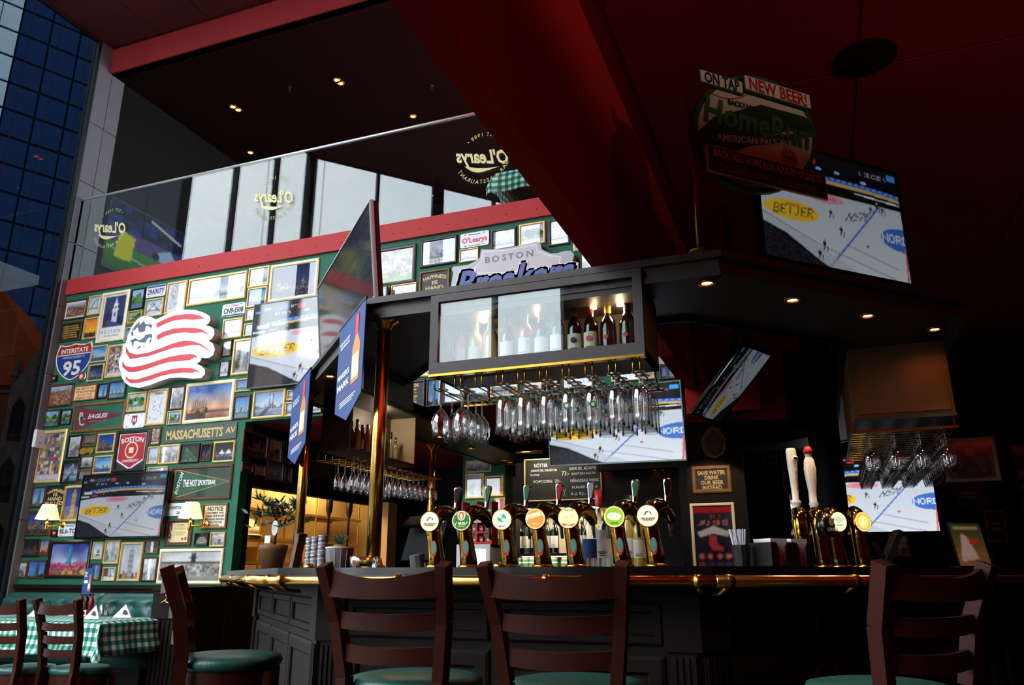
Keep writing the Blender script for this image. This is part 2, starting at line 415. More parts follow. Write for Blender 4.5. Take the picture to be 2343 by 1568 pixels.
def A_snow(s, W, H):
    A = Art(W, H, '#DCE2E8', s).grad('#E8ECF0', '#9FC0DE', .3, 1)
    for k in range(5): A.line(A.r.rand(), .2, A.r.rand(), .9, .015, '#4A4038')
    return A.rect(0, .3, 1, .36, '#8A8A88').noise(6, .08).grain(.06)
def A_bridge(s, W, H, sky='#8FB8E0', dk='#2C3A56'):
    A = Art(W, H, seed=s).grad('#506A88', '#A8B8C8', 0, .3).grad('#C8D8EA', sky, .3, 1).skyline(.28, .05, .2, 10, ['#4A5A70', '#6C7C90'])
    A.poly([(.1, 0), (.35, 0), (.62, .5), (.56, .5)], dk).rect(.5, .3, .54, .92, dk).rect(.62, .3, .66, .92, dk)
    for k in range(9): A.line(.58, .9, .1*k, .28, .008, '#E0E6EE', .7)
    return A.grain(.06)
def A_poster(s, W, H, title='#9AA0B0', bits=('#C04038', '#3A62A8', '#40404A', '#B8B8C0', '#88B068')):
    A = Art(W, H, '#F0F1F2', s)
    for k in range(46):
        x, y = .08+.8*A.r.rand(), .08+.74*A.r.rand(); A.rect(x, y, x+.03+.05*A.r.rand(), y+.02+.025*A.r.rand(), bits[A.r.randint(len(bits))], .75)
    return A.lines(.2, .8, [.92, .95], title, .012)
def A_ship(s, W, H):
    A = Art(W, H, seed=s).grad('#9AAAB4', '#C8D2D8', 0, .25).grad('#DCE4E8', '#B8C8D4', .25, 1).poly([(.25, .25), (.8, .25), (.7, .17), (.32, .17)], '#30343A')
    for x in (.38, .5, .62): A.poly([(x-.05, .3), (x+.07, .3), (x+.05, .62), (x, .66)], '#4A525C', .8).line(x, .25, x, .75, .01, '#30343A')
    return A.grain(.05)
def A_green(s, W, H):
    A = Art(W, H, '#10302A', s).noise(5, .08)
    for k in range(9): A.line(.25, .9, .1+.1*k, .1, .01, '#3FA08A', .7)
    return A.skyline(0, .1, .3, 8, ['#1A2A28', '#243A34'], '#B8E0A8').grain(.06)
def A_light(s, W, H): return A_sky(s, W, H, '#DCE6F0', '#AFC6DC', '#A8B4C0', '#C4CED8', 14, .3)
def A_water(s, W, H): return A_sky(s, W, H, '#CDE0EE', '#2F7AC8', '#C8B898', '#1E5A92', 10, .3)
def A_sail(s, W, H):
    A = Art(W, H, seed=s).grad('#8A5A48', '#F2A468', 0, .3).grad('#F2B488', '#3A78C4', .3, 1).noise(5, .14).rect(.4, .18, 1, .26, '#4A5478').rect(0, .0, .45, .2, '#4A3A44')
    for k in range(7): A.line(.1+.05*k, .05, .14+.05*k, .55+.05*(k % 3), .008, '#1C2230').line(.05+.05*k, .25+.05*(k % 3), .2+.05*k, .3+.04*(k % 2), .006, '#1C2230')
    for k in range(26): A.ell(.05+.5*A.r.rand(), .78+.2*A.r.rand(), .05, .03, '#2E5AB4', .7, A.r.rand()*3)
    for k in range(10): A.ell(.06+.42*A.r.rand(), .03+.3*A.r.rand(), .03, .05, '#12141C', .85)
    return A.grain(.05)
def A_steeple(s, W, H):
    A = Art(W, H, '#F2F2F0', s).rect(.06, .27, .94, .97, '#1E2A54').mosaic(3, 9, ['#3A4468', '#2A3458'], .06, .4, .34, .97, .7)
    A.rect(.42, .36, .66, .66, '#D8DCE6').rect(.46, .66, .62, .78, '#E4E8EE').poly([(.47, .78), (.61, .78), (.54, .94)], '#D0D6E0').rect(.53, .9, .55, .96, '#D8A848')
    A.rect(.4, .64, .68, .67, '#F0F2F6').rect(.44, .76, .64, .785, '#F0F2F6').ell(.54, .7, .04, .03, '#2A3458').ell(.54, .54, .045, .05, '#2A3458')
    A.poly([(.06, .27), (.94, .27), (.6, .36), (.2, .46), (.06, .44)], '#3C4A74').poly([(.06, .52), (.22, .46), (.2, .27), (.06, .27)], '#4A3038')
    return A.grain(.04)
def A_hancock(s, W, H):
    A = Art(W, H, seed=s).grad('#B8C0D8', '#4858B4', .35, 1).noise(5, .22).rect(0, 0, 1, .36, '#B8384A').mosaic(17, 5, ['#C84058', '#D86070', '#3A58C0', '#8A2A48', '#E07888'], 0, .1, 1, .42)
    A.poly([(.44, .3), (.57, .3), (.55, .93), (.47, .93)], '#3FA0B8').poly([(.5, .3), (.57, .3), (.55, .93), (.51, .93)], '#2A7890')
    for k in range(22): A.ell(A.r.rand(), .06+.05*A.r.rand(), .05, .05, ['#C8A030', '#6A8A3A', '#E0B840', '#4A6A30'][A.r.randint(4)])
    return A.ell(.93, .1, .09, .09, '#D8B83A').grain(.05)
def A_stadium(s, W, H):
    A = Art(W, H, seed=s).grad('#6A6864', '#8A8884', 0, .2).grad('#D0D0CE', '#C2C6C8', .6, 1).rect(0, .58, 1, .66, '#3C3A38').mosaic(24, 6, ['#D8D4CC', '#4A4846', '#8A8680', '#B8B4AC'], 0, .18, 1, .58)
    A.rect(.5, .62, .58, .95, '#34322F').rect(.46, .78, .62, .82, '#34322F').noise(6, .1)
    return A.poly([(.28, .14), (.4, .14), (.38, .5), (.3, .48)], '#B8B4AC', .8).grain(.12)
def A_fan(s, W, H):
    A = Art(W, H, '#17191A', s)
    for k in range(9): A.line(.5, .15, .5+.42*math.cos(math.pi*k/8), .15+.6*math.sin(math.pi*k/8), .012, '#B8C0B4')
    for r in (.2, .3, .4):
        d = abs(np.hypot(A.x-.5, (A.y-.15)*.7)-r); A.put((d < .014) & (A.y > .15), '#B8C0B4')
    return A
def A_diploma(s, W, H):
    A = Art(W, H, '#E8D8A0', s).rect(.0, 0, .14, 1, '#5A3A3A').mosaic(2, 12, ['#E0D0B0', '#7A2A34', '#3A4A6A'], 0, 0, .14, 1).lines(.26, .86, [.9], '#7A5A2A', .02).lines(.22, .92, [.78-.06*k for k in range(8)], '#9A8448', .01)
    return A.ell(.74, .16, .07, .06, '#8A2028').ell(.9, .18, .06, .09, '#4A4A52')
def A_plaque(s, W, H, c='#17120C', t='#C8A03A', n=6): return Art(W, H, c, s).lines(.08, .92, [.15+.7*k/(n-1) for k in range(n)], t, .035)
def A_glare(s, W, H): return A_sky(s, W, H, '#D8DEE6', '#B4C4D4', '#B8C0C8', '#D0D6DC', 9, .22)
def A_lawn(s, W, H):
    A = Art(W, H, seed=s).mosaic(26, 12, ['#C8B8A8', '#B08878', '#9AA0A0', '#D8CFC4', '#8A7A70'], 0, .25, 1, 1).rect(0, .0, 1, .28, '#6A9A38').noise(9, .12)
    return A.mosaic(9, 2, ['#8A5A34', '#D8A860', '#44602A'], .1, .16, .9, .34).grain(.08)
def A_team(s, W, H):
    A = Art(W, H, '#141A2E', s).rect(0, .9, 1, 1, '#A01820').txt('8-TIME', .3, .8, .06, '#B83038', .4).txt('WORLD SERIES', .12, .69, .075, '#C87060', .76).poly([(.08, .58), (.5, .68), (.92, .58), (.86, .5), (.5, .56), (.14, .5)], '#C8C4C8').poly([(.38, .52), (.58, .52), (.58, .4), (.74, .33), (.7, .28), (.44, .3), (.36, .4)], '#C83848')
    for x in (.16, .38, .62, .84): A.ell(x, .2, .08, .055, '#A83848').ell(x, .2, .05, .03, '#E8D8D0', .6).ell(x, .07, .09, .045, '#3A4470' if x > .3 else '#A83848')
    return A.grain(.06)
def A_fort(s, W, H): return Art(W, H, '#141E18', s).noise(6, .16).lines(.15, .85, [.6, .4], '#8A8A78', .05).grain(.06)
def hockey():
    A = Art(224, 126, '#0B0D12', 3).noise(14, .05).grain(.05)
    A.grad('#D4DCE6', '#BFC9D6', 0, .64)                      # ice
    top = .60+.17*np.sqrt(np.clip(1-((A.x-.62)/.75)**2, 0, 1))
    A.put(A.y > top, '#0C0E14'); m = A.y > top+.03; A.a[m] += (A.r.rand(126, 224, 3)[m]-.5)*.09
    A.put((A.y > top) & (A.y < top+.035), '#2E62D8').put((A.y > top-.03) & (A.y <= top), '#C8B060').put((A.y > top+.015) & (A.y < top+.03) & ((A.x*23 % 1) > .5), '#7AB0F0')
    A.poly([(0, .78), (.22, .7), (.2, .64), (0, .6)], '#1A2238').rect(.03, .7, .13, .735, '#D0D8E4').rect(.0, .64, .1, .67, '#C8D0DC').rect(.13, .655, .2, .68, '#B04040')
    A.put((abs(A.y-.745+.05*A.x) < .006) & (A.x > .66), '#E8F0F8')
    A.ell(.445, .6, .135, .042, '#E08A9C', .9).txt('AVESTA', .375, .588, .035, '#A04860', .14)
    A.ell(.2, .425, .185, .088, '#EFC234').txt('BEIJER', .075, .375, .085, '#3C3418', .26, 1, .15, .06).rect(.17, .46, .26, .485, '#B8902A')
    A.ell(.99, .37, .17, .105, '#3E6FC4').txt('NORDEA', .83, .335, .075, '#D8E4F4', .3)
    A.txt('NSM', .565, .435, .085, '#2A2E34', .13, 1, .5, .35)
    A.line(.42, .0, .83, .63, .006, '#4A70C0').line(.985, .0, 1.0, .3, .007, '#E05A68').ell(.71, .25, .012, .01, '#D04A50')
    A.poly([(0, 0), (0, .29), (.15, .22), (.36, .04), (.42, 0)], '#10131A'); A.put((A.y < .29-.75*A.x) & (A.r.rand(126, 224) > .6), '#2A2E36')
    A.poly([(0, .29), (.15, .22), (.36, .04), (.42, 0), (.62, 0), (.3, .2), (0, .37)], '#B4C0D0', .7).line(0, .37, .36, .18, .003, '#7A8698').line(.36, .18, .9, 0, .003, '#8A96A8')
    A.line(.58, .22, .92, .1, .003, '#8A94A2')
    for x, y, h in ((.47, .46, .085), (.53, .32, .1), (.4, .16, .12), (.77, .58, .08), (.82, .62, .09), (.27, .66, .07), (.86, .6, .07), (.36, .08, .1)):
        A.ell(x, y+h*.3, .011, h*.22, '#1C1F22').ell(x+.004, y+h*.55, .007, h*.12, '#C8A838').line(x-.01, y-.02, x+.004, y+h*.2, .004, '#20242A').line(x+.014, y-.03, x+.02, y+.01, .003, '#20242A')
    A.ell(.42, .86, .02, .012, '#8FC8F4').ell(.55, .86, .02, .012, '#8FC8F4').ell(.74, .83, .022, .014, '#9CD0F8')
    A.rect(.08, .905, .2, .95, '#3A4048').txt('BYN', .085, .91, .035, '#F0F0F0', .05).txt('2-0', .2, .905, .045, '#9CC8F4', .07).rect(.185, .895, .275, .955, '#2A58A8', .6).txt('MIF', .285, .91, .035, '#E0E0E4', .05).rect(.345, .9, .4, .955, '#C03440').txt('P2 1040', .17, .84, .03, '#C8D0D8', .12)
    A.txt('C MORE HOCKEY HD', .72, .90, .035, '#A8B0B8', .2).rect(.93, .915, .99, .965, '#3E9AE0').rect(.01, .885, .05, .915, '#5AA0E0')
    return A
def football():
    A = Art(96, 66, '#3A3458', 4).grad('#2F6A1E', '#4A8A28', 0, .38).rect(0, .38, 1, .62, '#5A4A86').grad('#12142A', '#1C2040', .62, 1).mosaic(12, 4, ['#1E2A5A', '#2A3A8A', '#14182E'], 0, .62, 1, 1)
    A.line(0, .3, 1, .12, .006, '#C8D8C0').poly([(.1, .16), (.3, .18), (.33, .56), (.14, .6)], '#D8D020').ell(.2, .68, .05, .07, '#1A1410').poly([(.6, .5), (.78, .62), (.92, .42), (.86, .18), (.78, .06), (.7, .2), (.76, .36), (.62, .4)], '#A8C4EC').ell(.6, .44, .05, .06, '#1A1410').line(.5, .95, .9, .8, .012, '#D8DCE0')
    return A.grain(.05)
# ---------------------------------------------------------------- the setting
WY = 6.46; ZB0, ZB1, ZRAIL, ZMC, ZAC, ZL = 4.36, 4.56, 5.66, 7.57, 7.95, 2.61
XO = -5.42; BX = -0.85; ZLC = 3.81; YB = 10.4; YF = -4.07
M = MATS
def struct(name, mb, m, parent=None, **k):
    return mb.build(name, M[m], parent, kind='structure', **k)
struct('floor', B((-8.6, -8, -.1), (6.2, 13, 0)), 'floor')
mat('street', '#6A6A68', 0.9, noise=0.1, nscale=0.5)
struct('ground_outside', B((-120, -60, -.35), (-8.65, 90, -.15)), 'street')
struct('wall_back', B((WX, WY, .99), (XO, WY+.12, ZL)).box((WX, WY, ZL), (BX, WY+.12, ZB0)), 'green_wall')
struct('wall_back_lower', B((WX, WY-.02, 0), (XO, WY+.12, .99)), 'dark_wood')
struct('trim_1', B((WX, WY-.05, .96), (XO+.01, WY, 1.0)), 'dark_wood')
struct('trim_2', B((WX, WY-.03, ZB0), (BX, WY+.02, ZB1)), 'red_paint')
b = MB()
for k in range(24):
    c = (WX+.2+k*.31, WY-.03, (ZB0+ZB1)/2-.02); b.lathe([(.006, 0), (.006, .003), (.003, .006)], 6, c, 'y')
struct('trim_3', b, 'red_dark')['label'] = 'row of small screws along the red fascia'
struct('floor_mezzanine', B((WX, WY+.02, ZB0), (BX, 12, ZB1-.01)), 'black_wood')
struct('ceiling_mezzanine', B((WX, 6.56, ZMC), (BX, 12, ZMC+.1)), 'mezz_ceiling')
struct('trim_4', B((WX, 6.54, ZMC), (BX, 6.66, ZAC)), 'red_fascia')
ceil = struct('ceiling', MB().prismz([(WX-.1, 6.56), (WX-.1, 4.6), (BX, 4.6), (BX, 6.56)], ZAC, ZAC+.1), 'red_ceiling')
ZTC = 8.8
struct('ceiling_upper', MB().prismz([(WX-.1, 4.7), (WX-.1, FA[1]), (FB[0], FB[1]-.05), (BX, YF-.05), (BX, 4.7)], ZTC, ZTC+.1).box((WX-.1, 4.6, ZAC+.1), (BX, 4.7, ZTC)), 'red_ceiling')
for i in range(9):                     # large painted panels under the atrium ceiling
    for j in range(2):
        x0 = WX+.02+i*.82; y0 = 6.5-(j+1)*.95
        B((x0+.006, y0+.006, ZAC-.012), (x0+.814, y0+.944, ZAC)).build('ceiling_panel', M['red_ceiling'], ceil)
struct('wall_mezzanine', B((WX, 11.6, ZB1), (BX, 11.7, ZMC)), 'black_wood')
struct('wall_bulkhead', B((BX-.1, YF, ZL-.02), (BX, WY+.12, ZTC)).box((BX-.1, WY+.12, ZL), (BX, YB, ZLC+.05)), 'bulkhead_red')
struct('trim_5', B((BX-.2, WY-.05, 2.36), (-.35, WY+.02, ZL-.02)), 'red_dark')
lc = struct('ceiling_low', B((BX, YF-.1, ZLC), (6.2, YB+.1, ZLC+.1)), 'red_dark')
for i in range(5):
    for j in range(9):
        x0 = BX+.1+i*1.2; y0 = -.6+j*1.2
        B((x0+.008, y0+.008, ZLC-.01), (x0+1.192, y0+1.192, ZLC)).build('ceiling_panel', M['red_dark'], lc)
struct('ceiling_recess', B((XO, WY+.12, ZL), (BX, YB+.1, ZL+.1)), 'red_paint')
struct('wall_rear', B((XO-3, YB, 0), (6.2, YB+.1, ZLC)), 'black_wood')
struct('wall_rear_red', B((BX, 8.25, ZL), (-.2, 8.35, ZLC)), 'red_paint')
struct('wall_right', B((6.1, YF-.1, 0), (6.2, YB, ZLC)), 'red_dark')
struct('wall_front', B((FB[0], YF-.1, 0), (6.2, YF, ZTC)), 'red_dark')
# recess side wall with the kitchen hatch
HY0, HY1, HZ0, HZ1 = 6.66, 9.5, 1.05, 1.97
struct('wall_recess', B((XO-.1, WY+.12, HZ1), (XO, YB, ZL)).box((XO-.1, WY+.12, 0), (XO, YB, HZ0)).box((XO-.1, WY+.12, HZ0), (XO, HY0, HZ1)).box((XO-.1, HY1, HZ0), (XO, YB, HZ1)), 'black_wood')
mat('kitchen_wall', '#E2C58A', 0.6, noise=0.08, nscale=2)
struct('wall_kitchen', B((-8.2, WY+.14, 0), (-8.1, YB, ZL)).box((-8.1, WY+.14, 0), (XO-.1, WY+.2, ZL)).box((-8.1, YB-.05, 0), (XO-.1, YB, ZL)), 'kitchen_wall')
struct('ceiling_kitchen', B((-8.2, WY+.14, ZL), (XO, YB, ZL+.08)), 'kitchen_wall')
kl = bpy.data.lights.new('kitchen_lamp', 'AREA'); kl.energy = 70; kl.color = (1, .72, .36); kl.shape = 'RECTANGLE'; kl.size = .5; kl.size_y = 2.2
ko = thing('kitchen_strip_lamp', 'long warm strip lamp on the kitchen ceiling behind the hatch', 'lamp', (-6.1, 8.1, ZL-.062))
B((-.3, -1.15, .02), (.3, 1.15, .06)).build('housing', M['white_paint'], ko)
mat('lamp_tube', '#FFE0A8', .5, emit=3, ecol='#FFD890'); MB().tube([(-.15, -1.1, .012), (-.15, 1.1, .012)], .012, 8).build('tube_lamp', M['lamp_tube'], ko); MB().tube([(.15, -1.1, .012), (.15, 1.1, .012)], .012, 8).build('tube_lamp', M['lamp_tube'], ko)
klo = bpy.data.objects.new('kitchen_lamp', kl); C.objects.link(klo); klo.location = (-6.1, 8.1, ZL-.09)

# glazed left wall: column, tinted bay, clear bays; slanted front
mat('mullion', '#22262B', 0.45, 0.4)
struct('wall_left', B((WX-.12, 6.36, 0), (WX, 6.78, ZAC)), 'column_grey')
struct('wall_left_rear', B((WX-.12, 6.78, 0), (WX, 12, ZAC)), 'black_wood')
col = tag(thing('column_cladding', None, None, (WX, 6.36, 0)), 'grey panelled column between the tinted window and the green wall', 'column')
for k in range(9):
    for j in range(2): B((0, .004+j*.208, .01+k*.84), (.02, .204+j*.208, .84+k*.84)).build('panel', M['column_grey'], col)
struct('wall_left_lower', B((WX-.12, 1.7, 0), (WX, 6.36, .3)), 'dark_wood')
def glazing(name, a, b, z0, z1, nx, nz, pane_of, mw=.05, thick=()):
    a = Vector((*a, 0)); b_ = Vector((*b, 0)); d = (b_-a); L = d.length; ang = math.atan2(d.y, d.x)
    t = tag(thing(name, None, None, a, ang), None, None, None, 'structure')
    for i in range(nx+1):
        ww = mw*(4.0 if i in thick else 1); B((L*i/nx-ww/2, -.05, z0), (L*i/nx+ww/2, .05, z1)).build('mullion', M['mullion'], t)
    for j in range(nz+1): B((0, -.025, z0+(z1-z0)*j/nz-.025), (L, .025, z0+(z1-z0)*j/nz+.025)).build('transom', M['mullion'], t)
    for i in range(nx):
        for j in range(nz):
            B((L*i/nx+mw/2, -.005, z0+(z1-z0)*j/nz+.025), (L*(i+1)/nx-mw/2, .005, z0+(z1-z0)*(j+1)/nz-.025)).build('pane', M[pane_of(i, j)], t)
    return t
glazing('window_1', (WX-.05, 6.34), (WX-.05, 4.78), .3, ZAC, 1, 1, lambda i, j: 'window_tint', .04)
glazing('window_2', (WX-.05, 4.72), (WX-.05, FA[1]), .3, ZTC, 3, 1, lambda i, j: 'window_clear', .06, (3,))
glazing('window_3', (FA[0]-.03, FA[1]-.03), FB, .3, ZTC, 6, 1, lambda i, j: 'window_clear', .06, (2, 4, 6))

# outside: blue glass tower and gothic house across the street
d25 = Vector((math.sin(R(25)), math.cos(R(25)), 0))
A0 = pd_(0, HOR, 40); A0.z = 0
t = thing('glass_tower', 'dark blue glass office tower outside the tall window', 'building', A0-d25*.8, math.atan2(d25.y, d25.x))
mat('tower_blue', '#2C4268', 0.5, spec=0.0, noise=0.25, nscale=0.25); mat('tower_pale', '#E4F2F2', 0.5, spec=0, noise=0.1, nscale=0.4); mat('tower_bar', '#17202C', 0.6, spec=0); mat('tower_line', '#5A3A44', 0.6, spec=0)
B((-13, .1, 0), (10, 8, 37)).build('body', M['tower_bar'], t)
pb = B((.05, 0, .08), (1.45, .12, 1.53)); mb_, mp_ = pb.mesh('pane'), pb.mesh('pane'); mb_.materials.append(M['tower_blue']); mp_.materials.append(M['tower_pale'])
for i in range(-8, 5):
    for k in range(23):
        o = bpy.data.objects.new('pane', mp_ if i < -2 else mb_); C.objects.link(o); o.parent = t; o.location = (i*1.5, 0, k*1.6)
for i in range(-8, 5): B((i*1.5+.5, -.03, 0), (i*1.5+.53, 0, 36.7)).build('fin', M['tower_line'], t)
c0 = pd_(-35, HOR, 30); c0.z = 0
t = thing('gothic_house', 'old brick building with steep orange roof and stone pinnacles outside', 'building', c0, math.atan2(d25.y, d25.x)-.5)
mat('brick', '#5A2E20', .9, noise=.35, nscale=2.5, spec=0); mat('roof_tile', '#7A3418', .8, noise=.15, nscale=2, spec=0); mat('stone', '#4A3E34', .9, noise=.3, nscale=3, spec=0); mat('dark_glass', '#101418', .3, spec=0)
B((-2.6, 0, 0), (1.2, 4, 8.3)).build('wall', M['brick'], t)
MB().prism([(-2.9, 8.2), (1.4, 8.2), (-1.3, 12.2), (-2.0, 12.2)], -.2, 4.2).build('roof', M['roof_tile'], t)
MB().prism([(-.1, 0), (1.6, 0), (1.6, 8.0), (.75, 9.8), (-.1, 8.0)], -.6, 0).build('gable', M['stone'], t)
for x, z in ((-.1, 8.2), (1.6, 8.2), (.75, 9.8), (-1.65, 12.2)):
    MB().lathe([(.13, 0), (.13, .5), (.2, .55), (.1, .7), (.0, 1.7)], 6, (x, -.3, z-.2)).build('pinnacle', M['stone'], t)
for k in range(3):
    for x in (.3, 1.05): MB().prism([(x-.22, 1.4+k*2.3), (x+.22, 1.4+k*2.3), (x+.22, 2.7+k*2.3), (x, 3.1+k*2.3), (x-.22, 2.7+k*2.3)], -.63, -.58).build('window', M['dark_glass'], t)
    for x in (-2.2, -1.2): MB().prism([(x-.28, 1.2+k*2.3), (x+.28, 1.2+k*2.3), (x+.28, 2.6+k*2.3), (x, 3.0+k*2.3), (x-.28, 2.6+k*2.3)], -.04, .02).build('window', M['dark_glass'], t)
for k in range(4): B((-2.65, -.08, 1.0+k*2.3), (1.7, .02, 1.14+k*2.3)).build('string_course', M['stone'], t)

for k, (x, y, ang, L, h, c) in enumerate(((-30, -6, 80, 11, 10, '#8A8178'), (-27, -22, 125, 11, 11, '#7A6A5E'), (-14, -33, 150, 11, 10.5, '#93887A'))):
    bld = thing('street_house', ['grey street house opposite the clear side windows', 'brown street house opposite the slanted window front', 'tan street house beyond the right part of the slanted front'][k], 'building', (x, y, -.15), R(ang)); mat('house%d' % k, c, .9, noise=.12, nscale=.6)
    B((-L/2, 0, 0), (L/2, 6, h)).build('wall', M['house%d' % k], bld); B((-L/2-.2, -.25, h), (L/2+.2, 6.2, h+.4)).build('cornice', M['stone'], bld)
    for i in range(5):
        for j in range(3): B((-L/2+.6+i*2.1, -.05, 1.2+j*3.1), (-L/2+1.8+i*2.1, .05, 3.1+j*3.1)).build('window', M['dark_glass'], bld)
    for o_ in list(bld.children): pass
    bld.rotation_euler = (0, 0, math.atan2(x+5, -(y+0)))
# mezzanine: glass balustrade with etched logos, tables, screen, ceiling spots
t = thing('glass_balustrade', 'clear glass balustrade with thin steel handrail along the mezzanine edge', 'railing', (WX, WY-.01, ZB1))
Lb = BX-WX
mat('rail_steel', '#E8EAEC', .35, .6)
xs = [0]+[py_(u, 500, WY).x-WX for u in (332, 605, 735, 990, 1245)]+[Lb-.1]
for a, b_ in zip(xs, xs[1:]): B((a+.004, -.008, 0), (b_-.004, .008, ZRAIL-ZB1-.02)).build('pane', M['balustrade'], t)
MB().tube([(0, 0, ZRAIL-ZB1-.012), (Lb-.1, 0, ZRAIL-ZB1-.012)], .016, 14).build('handrail', M['rail_steel'], t, smooth=True)
B((-.0, -.015, 0), (.02, .015, ZRAIL-ZB1)).build('end_post', M['steel'], t)
mat('etched', '#E4E4A8', .7); mat('etched_pale', '#C9C98A', .7)
def logo(u, v, h):
    p = py_(u, v, WY-.02); loc = (p.x-WX, -.012, p.z-ZB1)
    g = bpy.data.objects.new('etched_logo', None); C.objects.link(g); g.parent = t; g.location = loc
    tx = text_mb("O'Learys", h*.42, 'b', shear=.25, mirror=True, width=h*1.15, warp=lambda x, z: (x, z+.22*x)); tx.build('logo_script', M['etched'], g)
    sw = []
    for k in range(11):
        q = k/10; sw.append((-.38*h+.78*h*q, -.26*h+.15*h*q*q-.04*h))
    lo = [(x, z-.1*h*math.sin(math.pi*(i/10)**1.6)) for i, (x, z) in enumerate(sw)][::-1]
    MB().prism([(-x, z) for x, z in sw+lo], -.001, 0).build('logo_swash', M['etched'], g)
    text_mb('\u2022 EST 1988 \u2022', h*.12, 'r', arc=h*.5, mirror=True, track=1.25).build('logo_motto', M['etched_pale'], g).location = (0, 0, h*.5)
    text_mb('BAR & RESTAURANT', h*.12, 'r', arc=-h*.56, mirror=True, track=1.2).build('logo_motto', M['etched_pale'], g).location = (0, 0, -h*.56)
logo(253, 520, .46); logo(628, 450, .47); logo(1105, 358, .5)
mat('gingham_plain', '#2A7A62', .9)
def gingham_mat():
    m = bpy.data.materials.new('gingham'); m.use_nodes = True; tt = m.node_tree; p = tt.nodes['Principled BSDF']; p.inputs['Roughness'].default_value = .9
    at = tt.nodes.new('ShaderNodeAttribute'); at.attribute_name = 'cloth'
    sep = tt.nodes.new('ShaderNodeSeparateXYZ'); tt.links.new(at.outputs['Vector'], sep.inputs[0])
    outs = []
    for ax in ('X', 'Y'):
        a = tt.nodes.new('ShaderNodeMath'); a.operation = 'FRACT'; a.inputs[0].default_value = 0; tt.links.new(sep.outputs[ax], a.inputs[0])
        g = tt.nodes.new('ShaderNodeMath'); g.operation = 'GREATER_THAN'; g.inputs[1].default_value = .5; tt.links.new(a.outputs[0], g.inputs[0]); outs.append(g)
    ad = tt.nodes.new('ShaderNodeMath'); ad.operation = 'ADD'; tt.links.new(outs[0].outputs[0], ad.inputs[0]); tt.links.new(outs[1].outputs[0], ad.inputs[1])
    hf = tt.nodes.new('ShaderNodeMath'); hf.operation = 'MULTIPLY'; hf.inputs[1].default_value = .5; tt.links.new(ad.outputs[0], hf.inputs[0])
    r = tt.nodes.new('ShaderNodeValToRGB'); r.color_ramp.interpolation = 'CONSTANT'
    r.color_ramp.elements[0].color = (*lin('#E4EDE4'), 1); r.color_ramp.elements[1].position = .75; r.color_ramp.elements[1].color = (*lin('#0E5A48'), 1)
    e = r.color_ramp.elements.new(.25); e.color = (*lin('#4E9A86'), 1)
    tt.links.new(hf.outputs[0], r.inputs[0]); tt.links.new(r.outputs[0], p.inputs['Base Color']); MATS['gingham'] = m
gingham_mat()
def cloth(w, d, drop, z, parent, name='tablecloth', sq=.075, seed=0):
    rr = random.Random(seed); n, mlt = 44, 30; vs = []; uv = []
    W2, D2 = w/2+drop, d/2+drop
    for j in range(mlt+1):
        for i in range(n+1):
            u = -W2+2*W2*i/n; v = -D2+2*D2*j/mlt
            ox = max(0, abs(u)-w/2); oy = max(0, abs(v)-d/2); dz = math.hypot(ox, oy) if ox and oy else max(ox, oy)
            dz = min(dz, drop*1.22)
            fl = .02+.16*dz
            x = max(-w/2, min(w/2, u)) + math.copysign(1, u)*(fl if ox else 0) ; y = max(-d/2, min(d/2, v)) + math.copysign(1, v)*(fl if oy else 0)
            if ox and oy:                       # folded corner
                x += math.copysign(.25*min(ox, oy), u); y += math.copysign(.25*min(ox, oy), v)
            if ox or oy:
                wv = .018*math.sin(u*17+seed)+.014*math.sin(v*19+seed); q = min(1, dz/drop)
                if oy: y += wv*q
                if ox: x += wv*q
            vs.append((x, y, z-dz)); uv.append((u/sq, v/sq, 0))
    fs = [(j*(n+1)+i, j*(n+1)+i+1, (j+1)*(n+1)+i+1, (j+1)*(n+1)+i) for j in range(mlt) for i in range(n)]
    mb = MB(); mb.add(vs, fs); o = mb.build(name, M['gingham'], parent, smooth=True)
    a = o.data.attributes.new('cloth', 'FLOAT_VECTOR', 'POINT'); a.data.foreach_set('vector', np.array(uv, np.float32).ravel())
    md = o.modifiers.new('thick', 'SOLIDIFY'); md.thickness = .003
    return o
for i, (u, v, yy, w_, lab) in enumerate(((440, 575, 8.4, 1.5, 'green gingham cloth over a mezzanine table behind the left balustrade panes'), (780, 500, 8.6, 1.3, 'green gingham cloth over a mezzanine table behind the middle balustrade panes'), (1268, 420, 7.5, 1.0, 'green gingham cloth over the rightmost mezzanine table'))):
    p = py_(u, v, yy); tb = thing('dining_table', ['dark dining table upstairs behind the left balustrade panes', 'dark dining table upstairs behind the middle balustrade panes', 'dark dining table upstairs beside the red bulkhead'][i], 'table', (p.x, yy, ZB1))
    B((-w_/2, -.4, .7), (w_/2, .4, .735)).build('table_top', M['black_wood'], tb); B((-.05, -.05, .02), (.05, .05, .7)).build('leg', M['black'], tb); B((-.3, -.3, 0), (.3, .3, .03)).build('base', M['black'], tb)
    cl = cloth(w_, .82, .26, .74, None, seed=i); cl.location = (p.x, yy, ZB1); tag(cl, lab, 'tablecloth', 'gingham cloths upstairs')
t = thing('television', 'upstairs television showing a football match behind the left balustrade', 'television', (0, 0, 0), R(90))
qa, qb = px_(238, 560, WX+.08), px_(432, 560, WX+.08); t.location = (WX+.08, (qa.y+qb.y)/2, px_(320, 640, WX+.08).z); FW = qb.y-qa.y
print_mat('screen_up', .45, .1)
B((-FW/2, 0, -.03), (FW/2, .06, FW*.68)).build('housing', M['black'], t); put_print(football(), FW*.97, FW*.65, t, (0, -.004, .01), 'screen_up', 'screen')
mat('spot_glow', '#FFB45A', .5, emit=5.0, ecol='#FFA850'); mat('spot_ring', '#B8893A', .3, .8)
